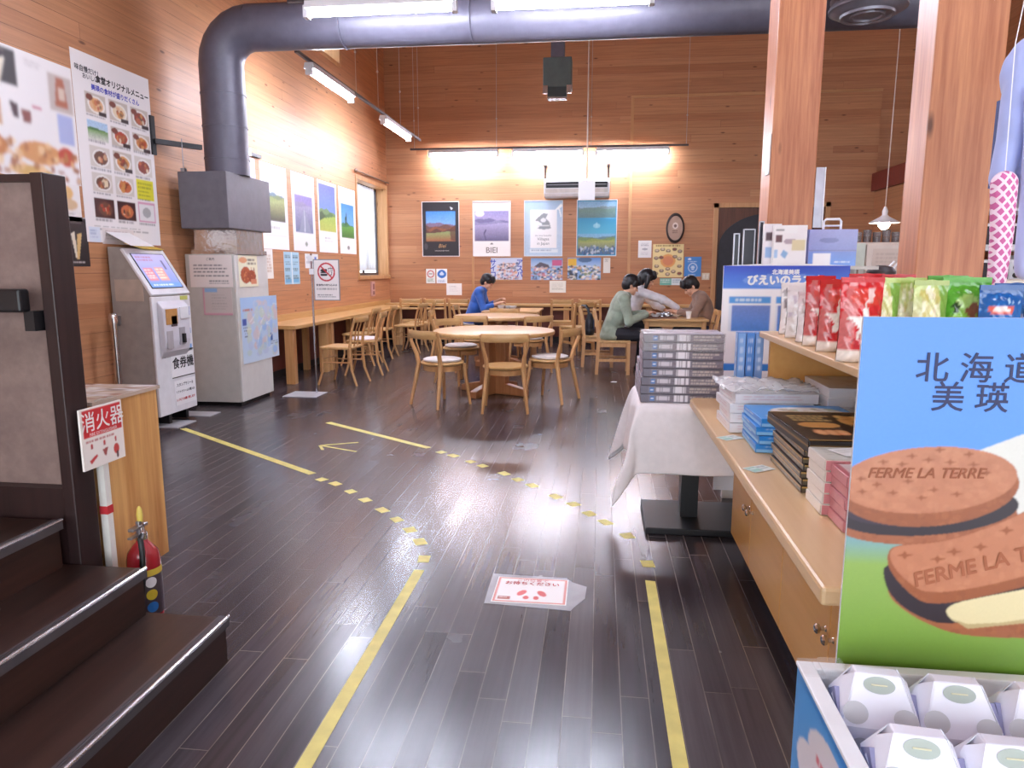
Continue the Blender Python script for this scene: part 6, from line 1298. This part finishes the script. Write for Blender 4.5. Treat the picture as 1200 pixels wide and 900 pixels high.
def gable():
    t = thing('gable_carton', 'x', 'carton', group='white gable cartons in the tray'); w_, d_, hb, ht = .058, .056, .066, .135
    rx, ry = .034, .012
    B = [(-w_, -d_, 0), (w_, -d_, 0), (w_, d_, 0), (-w_, d_, 0)]; Mi = [(a, b, hb) for a, b, _ in B]; Tt = [(-rx, -ry, ht), (rx, -ry, ht), (rx, ry, ht), (-rx, ry, ht)]
    mb = MB(); vb, vm, vt = [[mb.b.verts.new(p) for p in L] for L in (B, Mi, Tt)]; f = mb.b.faces.new
    f(vb[::-1]); f(vt)
    for i in range(4): f([vb[i], vb[(i + 1) % 4], vm[(i + 1) % 4], vm[i]])
    f([vm[0], vm[1], vt[1], vt[0]]); f([vm[2], vm[3], vt[3], vt[2]]); f([vm[1], vm[2], vt[2], vt[1]]); f([vm[3], vm[0], vt[0], vt[3]])
    build('carton_body', mb, M_cart, t, inv=False, bevel=.0025)
    n_f = Vector((0, -(ht - hb), 0)); 
    for s in (-1, 1):                       # side flaps standing off the gusset, shade of the gap under them painted as a darker wedge
        mb = MB()
        mb.face([(s * w_, -d_, hb), (s * (w_ + .004), d_ * .2, hb + .012), (s * (rx + .016), ry, ht - .022), (s * rx, -ry, ht)])
        mb.face([(s * w_, d_, hb), (s * (w_ + .004), d_ * .2, hb + .012), (s * (rx + .016), ry, ht - .022), (s * rx, ry, ht)])
        o = build('side_flap', mb, M_cart, t, inv=False); q_ = o.modifiers.new('t', 'SOLIDIFY'); q_.thickness = .0012
    for xa in (w_ - .008, -w_ - .0035): build('gusset_shade', MB().prism([(-d_ * .75, hb + .004), (d_ * .75, hb + .004), (0, hb + .034)], 'x', xa, xa + .0115), M_in, t, inv=False)
    def slope(u, v, e=.0008):               # front slope point
        p = Vector((0, -d_ + (d_ - ry) * v, hb + (ht - hb) * v)); nrm = Vector((0, -(ht - hb), (d_ - ry))).normalized(); return p + Vector((u, 0, 0)) + nrm * e
    def disc(c_u, c_v, ru, rv, e, m, name):
        mb = MB(); c = [slope(c_u + ru * math.cos(a), c_v + rv * math.sin(a), e) for a in np.linspace(0, 2 * PI, 25)[:-1]]; mb.face(c); return build(name, mb, m, t, inv=False)
    disc(0, .80, .024, .16, .0012, M_dot2, 'round_label'); disc(-.038, .26, .019, .21, .0010, M_dot, 'dot'); disc(.036, .22, .018, .19, .0010, M_dot, 'dot')
    l_ = MB().tube([slope(-.012, .80, .0016), slope(.012, .80, .0016)], .0015, n=4); build('label_mark', l_, plain('label_cream', '#dcd8b8', .5), t, inv=False)
    for a, z_ in ((-.03, .045), (.03, .02), (.0, .06)):
        mb = MB(); mb.face([(a + .016 * math.cos(i), -d_ - .0012, z_ - .012 + .016 * math.sin(i)) for i in np.linspace(0, 2 * PI, 21)[:-1]]); build('dot', mb, M_dot, t, inv=False)
    return t
ga = gable(); spots = [(.464, 1.140, 'white gable carton at the back left corner of the tray'), (.580, 1.130, 'white gable carton in the back row, second from the left'), (.705, 1.120, 'white gable carton in the back row, third and cut by the edge'),
    (.464, .985, 'white gable carton in the second row by the blue side'), (.582, .978, 'white gable carton in the second row, middle'), (.708, .972, 'white gable carton in the second row at right edge'), (.466, .845, 'white gable carton in the third row by the blue side'), (.584, .838, 'white gable carton in the third row, right')]
for i, (x, y, l) in enumerate(spots):
    zz = .5635 - (.03 if i >= 6 else 0)
    if i == 0: ga.location = (x, y, zz); ga.rotation_euler = (0, 0, -.10); ga['label'] = l
    else: dup(ga, (x, y, zz), -.10 + .05 * math.sin(i * 2.1), l)
ly = thing('carton_riser', 'white inner riser that lifts the cartons in the tray', 'riser', (.7, .9, .442)); build('riser', MB().box(.395, 1.02, .91, 1.21, .442, .562).box(.395, 1.02, .46, .91, .442, .532), M_wplastic, ly)
# ---------------------------------------------------------------- blue display board behind the counter and what stands on its shelf
bb = thing('display_board', 'white display board with blue arched header and photographs', 'display board', (1.05, 4.2, 0))
M_lite = plain('board_white', '#f4f4f8', .4, var=.01)
X0, X1 = .70, 1.385; top = [(X0 + (X1 - X0) * u, 1.372 + .012 * math.sin(PI * u)) for u in np.linspace(0, 1, 15)]
build('board', MB().prism([(X0, .05), (X1, .05)] + top[::-1], 'y', 4.2, 4.215), M_lite, bb)
build('stand_foot', MB().box(X0 + .1, X0 + .14, 4.215, 4.45, 0, .04).box(X1 - .14, X1 - .1, 4.215, 4.45, 0, .04).box(X0 + .05, X1 - .05, 4.2, 4.24, 0, .05), M_gsteel, bb)
W_ = X1 - X0; cv = Canvas(120, 110, '#f6f6fa'); cv.grad(0, 0, 1, .215, '#2a44c0', '#4f8ae8'); cv.rect(0, .215, 1, .22, '#dfe6fa'); cv.oval(.5, .14, .34, .06, '#8fb8f4', .5)
for a in (.06, .43):
    cv.rect(a, .29, a + .33, .35, '#4f9ae0'); cv.lines(a + .05, .305, a + .28, .335, 1, '#dfeefa', .8, .9); cv.grad(a + .02, .37, a + .33, .62, '#6f86c8', '#4a8ae0'); cv.rough(.05, a + .02, .37, a + .33, .62); cv.rect(a, .37, a + .02, .62, '#dfe6f2')
cv.lines(.4, .66, .7, .68, 1, '#c8a8b0', .6); cv.rect(0, .925, 1, 1, '#2f86dc'); cv.rect(0, .80, .02, 1, '#e8eef8')
Rb = bb.matrix_basis.inverted(); picture(cv, W_, .60, bb, Rb @ frame_m(((X0 + X1) / 2, 4.1988, 1.072), (1, 0, 0), (0, 0, 1)))
words('びえいのラスク', .060, '#f8faff', bb, Rb @ frame_m((1.04, 4.1975, 1.288), (1, 0, 0), (0, 0, 1)), bold=.0035); words('北海道美瑛', .030, '#f8faff', bb, Rb @ frame_m((1.04, 4.1975, 1.335), (1, 0, 0), (0, 0, 1)), bold=.0014)
rk = thing('display_rack', 'pale rack behind the blue board carrying leaflets and gift box', 'rack', (1.15, 4.45, 0))
build('shelf_board', MB().box(.785, 1.55, 4.24, 4.62, 1.35, 1.37), M_gsteel, rk)
for x in (.83, 1.53):
    for y in (4.47, 4.60): build('upright', MB().box(x - .015, x + .015, y - .015, y + .015, 0, 1.35), M_gsteel, rk)
cv = Canvas(40, 50, '#f6f3f4'); cv.rect(.25, .02, .7, .2, '#f8f8f8'); cv.rect(.04, .1, .3, .14, '#9a9a9e'); cv.rect(.05, .24, .25, .42, '#6a4a4e'); cv.oval(.5, .4, .2, .07, '#b4a4b0'); cv.rect(.55, .36, .95, .62, '#e4d8b0'); cv.poly([(.3, .6), (.45, .68), (.36, .82), (.22, .74)], '#8fb8e0'); cv.rect(.02, .6, .12, .8, '#a8c8ea')
carton('leaflet_pack', 'white leaflet pack standing on the rack before the pillar', 'leaflet pack', .985, 1.165, 4.28, 4.33, 1.371, 1.60, plain('paper_f4f2f0', '#f4f2f0', .5), None, {'-y': cv})
carton('leaflet_pack', 'smaller white leaflet pack with grey top edge, at its left', 'leaflet pack', .945, 1.04, 4.35, 4.39, 1.371, 1.612, plain('paper_f4f2f0', '#f4f2f0', .5), None, {'-y': Canvas(20, 40, '#efe9ee').rect(.1, .2, .9, .4, '#5a4248').rect(.1, .55, .8, .8, '#9ab8e0')})
cv = Canvas(60, 46, '#8f9ad8'); cv.grad(0, 0, 1, .6, '#a4a8dc', '#8f9ad6'); cv.grad(0, .6, 1, 1, '#7a94dc', '#6a9ae6'); cv.oval(.42, .3, .2, .07, '#7078b0', .7); cv.rect(0, .57, 1, .585, '#6f6fa0', .7); cv.rough(.03); cv.rect(.1, .66, .46, .98, '#f4f2f6'); cv.lines(.55, .88, .95, .94, 1, '#e4ecfa', .8)
gb = carton('gift_box', 'lavender and blue scenic gift box with white carry handle', 'gift box', 1.175, 1.435, 4.27, 4.36, 1.371, 1.575, plain('gift_box_lilac', '#949cd8', .35), None, {'-y': cv})
build('handle', MB().tube([(-.045, 0, .204), (-.045, 0, .25), (-.03, 0, .262), (.04, 0, .262), (.05, 0, .25), (.05, 0, .204)], (.007, .005), n=8).tube([(-.045, 0, .226), (.05, 0, .226)], .005, n=8), M_wplastic, gb, smooth=True, inv=False)
for i, (xa, xb, h_) in enumerate(((.80, .835, .19), (.855, .925, .215), (.945, .975, .26))):
    t = thing('tabletop_stand', ['narrow black frame stand at the left on the rack', 'wider black frame stand in the middle on the rack', 'tall black frame stand touching the pillar'][i], 'frame stand', ((xa + xb) / 2, 4.5, 1.371))
    build('panel', MB().box(xa + .006, xb - .006, 4.5, 4.51, 1.376, 1.371 + h_), plain('dark_navy_panel', '#23232e', .3), t); build('edge', MB().box(xa, xa + .006, 4.495, 4.515, 1.371, 1.376 + h_).box(xb - .006, xb, 4.495, 4.515, 1.371, 1.376 + h_).box(xa, xb, 4.495, 4.515, 1.371 + h_, 1.377 + h_), plain('silver_edge', '#b8b8c0', .3, .6), t); build('foot', MB().box(xa - .01, xb + .01, 4.48, 4.54, 1.371, 1.376), M_black, t)
# papers on the middle pillar
sheet('small_notice', 'white papers taped to the left edge of the middle pillar', 'notice', frame_m((1.083, 4.99, 2.09), (0, -1, 0), (0, 0, 1)), .10, .25, Canvas(16, 40, '#f0eef2').lines(.2, .1, .8, .9, 8, '#c4c0c8', .6), th=.006)
as_ = thing('acrylic_holder', 'clear acrylic panel standing out from the middle pillar', 'holder', (1.40, 4.95, 1.6))
build('panel', MB().box(1.372, 1.425, 4.925, 4.931, 1.62, 2.0), plain('acrylic', '#d8dcec', .1, alpha=.55), as_); build('edge', MB().box(1.425, 1.431, 4.92, 4.936, 1.62, 2.0), M_wplastic, as_)
ex_ = thing('exit_sign', 'sliver of a green lit exit sign beside the middle pillar', 'sign', (3.15, 13.3, 2.6))
build('case', MB().box(3.04, 3.53, 13.37, 13.45, 2.56, 2.75), M_wplastic, ex_); build('lit_face', MB().box(3.045, 3.525, 13.362, 13.37, 2.57, 2.74), glow('exit_green', '#38d878', 1.6), ex_)
# ---------------------------------------------------------------- hanging garments at the right edge
M_lav = plain('lavender_cloth', '#a9b4e4', .85, var=.08, scale=7, bump=.25, sheen=.3)
gt = thing('hanging_garment', 'lavender garment hanging at the right edge before the pillar', 'garment', (1.28, 2.4, 2.1))
m = MB(); m.limb([(1.27, 2.42, 1.98), (1.235, 2.40, 1.86), (1.225, 2.40, 1.74), (1.205, 2.39, 1.62)], [.06, .046, .038, .034]); m.ball((1.31, 2.43, 1.93), (.12, .06, .12)); m.limb([(1.33, 2.42, 1.95), (1.36, 2.42, 1.62)], [.10, .11])
o = link('cloth', baked(m, .008, 3), M_lav, gt); o.matrix_parent_inverse = gt.matrix_basis.inverted()
m = MB(); m.limb([(1.245, 2.33, 1.86), (1.262, 2.325, 1.72), (1.266, 2.32, 1.54), (1.268, 2.32, 1.40), (1.268, 2.32, 1.35)], [.030, .036, .036, .036, .032]); o = link('sleeve', baked(m, .007, 3), plain('pale_lavender_cloth', '#bcc6f0', .85, var=.06, scale=7, bump=.25, sheen=.3), gt); o.matrix_parent_inverse = gt.matrix_basis.inverted()
build('lining', MB().box(1.20, 1.30, 2.43, 2.45, 1.60, 1.86), plain('navy_lining', '#4a5684', .85), gt)
build('hanger', MB().tube([(1.30, 2.42, 2.04), (1.30, 2.42, 2.16), (1.32, 2.42, 2.19), (1.34, 2.42, 2.17)], .004, n=8).tube([(1.22, 2.42, 1.99), (1.30, 2.42, 2.05), (1.42, 2.42, 1.99)], .008, n=8), M_chrome, gt)
rl = thing('garment_rail', 'chrome rail that carries the garments above the frame', 'rail', (1.4, 2.42, 2.16)); build('rail', MB().tube([(1.15, 2.42, 2.155), (2.4, 2.42, 2.155)], .012, n=12), M_chrome, rl, smooth=True)
for x in (1.18, 2.38): build('drop_rod', MB().tube([(x, 2.42, 2.155), (x, 2.42, ZC)], .006, n=8), M_chrome, rl)
k = NT('pink_net_pattern'); tc = k.coord((1, 1, 1)); sp_ = k.n('ShaderNodeSeparateXYZ'); k.l(tc, sp_.inputs[0])
def dia(off): 
    a = k.math('MULTIPLY', sp_.outputs['X'], 42); b = k.math('MULTIPLY', sp_.outputs['Z'], 30); s_ = k.math('ADD', a, b) if off else k.math('SUBTRACT', a, b); return k.math('LESS_THAN', k.math('ABSOLUTE', k.math('SUBTRACT', k.math('FRACT', s_), .5)), .17)
k.l(k.mix(k.math('MAXIMUM', dia(0), dia(1)), lin('#c9649c'), lin('#f0d8e6')), k.b.inputs['Base Color']); k.b.inputs['Roughness'].default_value = .8
ps = thing('patterned_towel', 'narrow pink and white net-patterned cloth hanging by the pillar', 'cloth', (1.215, 2.36, 1.3))
m = MB(); m.limb([(1.170, 2.30, 1.60), (1.176, 2.295, 1.45), (1.174, 2.295, 1.2), (1.170, 2.295, 1.10)], [.036, .031, .021, .014]); o = link('cloth', baked(m, .007, 2), k.m, ps); o.matrix_parent_inverse = ps.matrix_basis.inverted()
build('loop', MB().tube([(1.170, 2.30, 1.60), (1.19, 2.36, 2.0), (1.235, 2.42, 2.16)], .0016, n=6), M_wplastic, ps)
# ---------------------------------------------------------------- kitchen at the right: beige fridge, pendant lamp, racks
bf = thing('refrigerator', 'beige refrigerator seen between the gift box and the pillar', 'refrigerator', (2.6, 7.3, 0))
build('body', MB().box(2.36, 3.02, 7.03, 7.65, .05, 1.60), plain('beige_appliance', '#d6c6ba', .4, var=.03), bf, bevel=.01); build('door', MB().box(2.44, 3.01, 6.99, 7.03, .5, 1.58), plain('beige_door', '#dccdc2', .4, var=.03), bf, bevel=.008)
build('door', MB().box(2.44, 3.01, 6.99, 7.03, .07, .49), plain('beige_door', '#dccdc2', .4), bf, bevel=.008); build('side_strip', MB().box(2.35, 2.43, 7.0, 7.03, .07, 1.59), plain('greenish_strip', '#d0d8cc', .4), bf); build('foot', MB().box(2.4, 2.98, 7.05, 7.6, 0, .05), M_black, bf)
build('handle', MB().box(2.46, 2.48, 6.965, 6.99, .7, 1.2), M_gsteel, bf)
sheet('small_notice', 'paper with faint print on the beige refrigerator', 'notice', frame_m((2.66, 6.9895, 1.43), (1, 0, 0), (0, 0, 1)), .34, .22, Canvas(40, 26, '#d2c0b4').lines(.1, .2, .9, .8, 4, '#b8a498', .7))
for i in range(7):
    x = 2.42 + .085 * i; t = thing('glass_jar', f'small glass on top of the beige refrigerator, {NTH[i]} from the left', 'glass', (x, 7.2, 1.6), 0, 'glasses on the beige refrigerator')
    build('glass_wall', MB().lathe([(.026, 0), (.034, .004), (.038, .10 + .02 * (i % 2)), (.034, .10 + .02 * (i % 2)), (.028, .01)], n=18), plain('smoky_glass', '#8a7f80', .08, alpha=.5), t, smooth=True, inv=False); build('content', MB().lathe([(.026, .005), (.032, .06), (.01, .062)], n=14), plain('jar_content', ['#7a5a4c', '#b8a89c', '#5f4a46'][i % 3], .6) if False else plain('jar_content', '#6f554c', .6), t, smooth=True, inv=False)
pd_ = thing('pendant_lamp', 'lit pendant lamp with small white shade near the kitchen', 'lamp', (3.3, 9, 1.9))
build('shade', MB().lathe([(.03, 1.985), (.05, 1.965), (.17, 1.895), (.165, 1.89), (.04, 1.955), (.02, 1.975)], (3.31, 9, 0), 28), M_case, pd_, smooth=True); build('bulb', MB().ball((3.31, 9, 1.885), (.065, .065, .07)), glow('warm_bulb', '#fff2dc', 25), pd_, smooth=True)
build('socket', MB().lathe([(.028, 1.975), (.032, 2.03), (.012, 2.08)], (3.31, 9, 0), 14), M_case, pd_, smooth=True); build('cord', MB().tube([(3.31, 9, 2.07), (3.31, 9, ZC)], .005, n=6), MATS['pale_cord'], pd_)
kr = thing('kitchen_rack', 'steel kitchen rack with shelves at the right edge', 'rack', (3.6, 6.7, 0))
for z in (.45, 1.22, 1.52, 1.84): build('shelf_board', MB().box(3.05, 4.5, 6.45, 6.95, z - .012, z + .012), M_wplastic, kr)
for x in (3.07, 3.78, 4.48):
    for y in (6.47, 6.93): build('upright', MB().tube([(x, y, 0), (x, y, 2.1)], .014, n=8), M_chrome, kr, smooth=True)
def oven(name, label, x0, x1, z0, h_):
    t = thing(name, label, 'oven', ((x0 + x1) / 2, 6.7, z0)); build('case', MB().box(x0, x1, 6.50, 6.9, z0, z0 + h_), M_wplastic, t, bevel=.008); build('door', MB().box(x0 + .02, x1 - .11, 6.49, 6.50, z0 + .025, z0 + h_ - .025), plain('oven_dark', '#3a3a44', .2), t)
    build('panel', MB().box(x1 - .10, x1 - .012, 6.492, 6.50, z0 + .02, z0 + h_ - .02), plain('oven_panel', '#e4e4ea', .4), t)
    for q_ in (.35, .68): build('dial', MB().tube([(x1 - .056, 6.492, z0 + h_ * q_), (x1 - .056, 6.475, z0 + h_ * q_)], .022, n=16), M_black, t, smooth=True)
oven('toaster_oven', 'white toaster oven with two dials on the rack’s middle shelf', 3.12, 3.52, 1.233, .20); oven('microwave_oven', 'white microwave beside the toaster oven on the rack', 3.56, 4.05, 1.233, .24)
oven('microwave_oven', 'white oven on the upper shelf of the kitchen rack', 3.15, 3.62, 1.533, .20); oven('toaster_oven', 'white oven on the upper shelf at the far right', 3.7, 4.2, 1.533, .22)
ks = thing('counter_cooler', 'pale low cabinet whose white top shows above the blue pouches', 'cabinet', (2.2, 4.7, 0)); build('body', MB().box(1.62, 3.0, 4.44, 4.9, .05, 1.245), plain('cream_cabinet', '#e2d8c8', .4), ks); build('top', MB().box(1.58, 3.04, 4.38, 4.94, 1.245, 1.29), plain('cream_top', '#efe8da', .35), ks, bevel=.006); build('foot', MB().box(1.68, 2.95, 4.5, 4.85, 0, .05), M_black, ks)
bk = thing('black_kettle', 'dark pot with pale ladle handles behind the red pouches', 'pot', (1.67, 4.5, 1.29)); 
build('pot', MB().lathe([(.05, 0), (.075, .01), (.08, .05), (.06, .075), (.02, .085)], (1.66, 4.5, 1.29), 20), plain('dark_pot', '#3a3236', .4), bk, smooth=True); build('ladle_handle', MB().tube([(1.72, 4.5, 1.35), (1.76, 4.5, 1.40)], .006, n=8), M_wplastic, bk); build('ladle_handle', MB().tube([(1.69, 4.5, 1.35), (1.73, 4.5, 1.40)], .006, n=8), M_wplastic, bk)
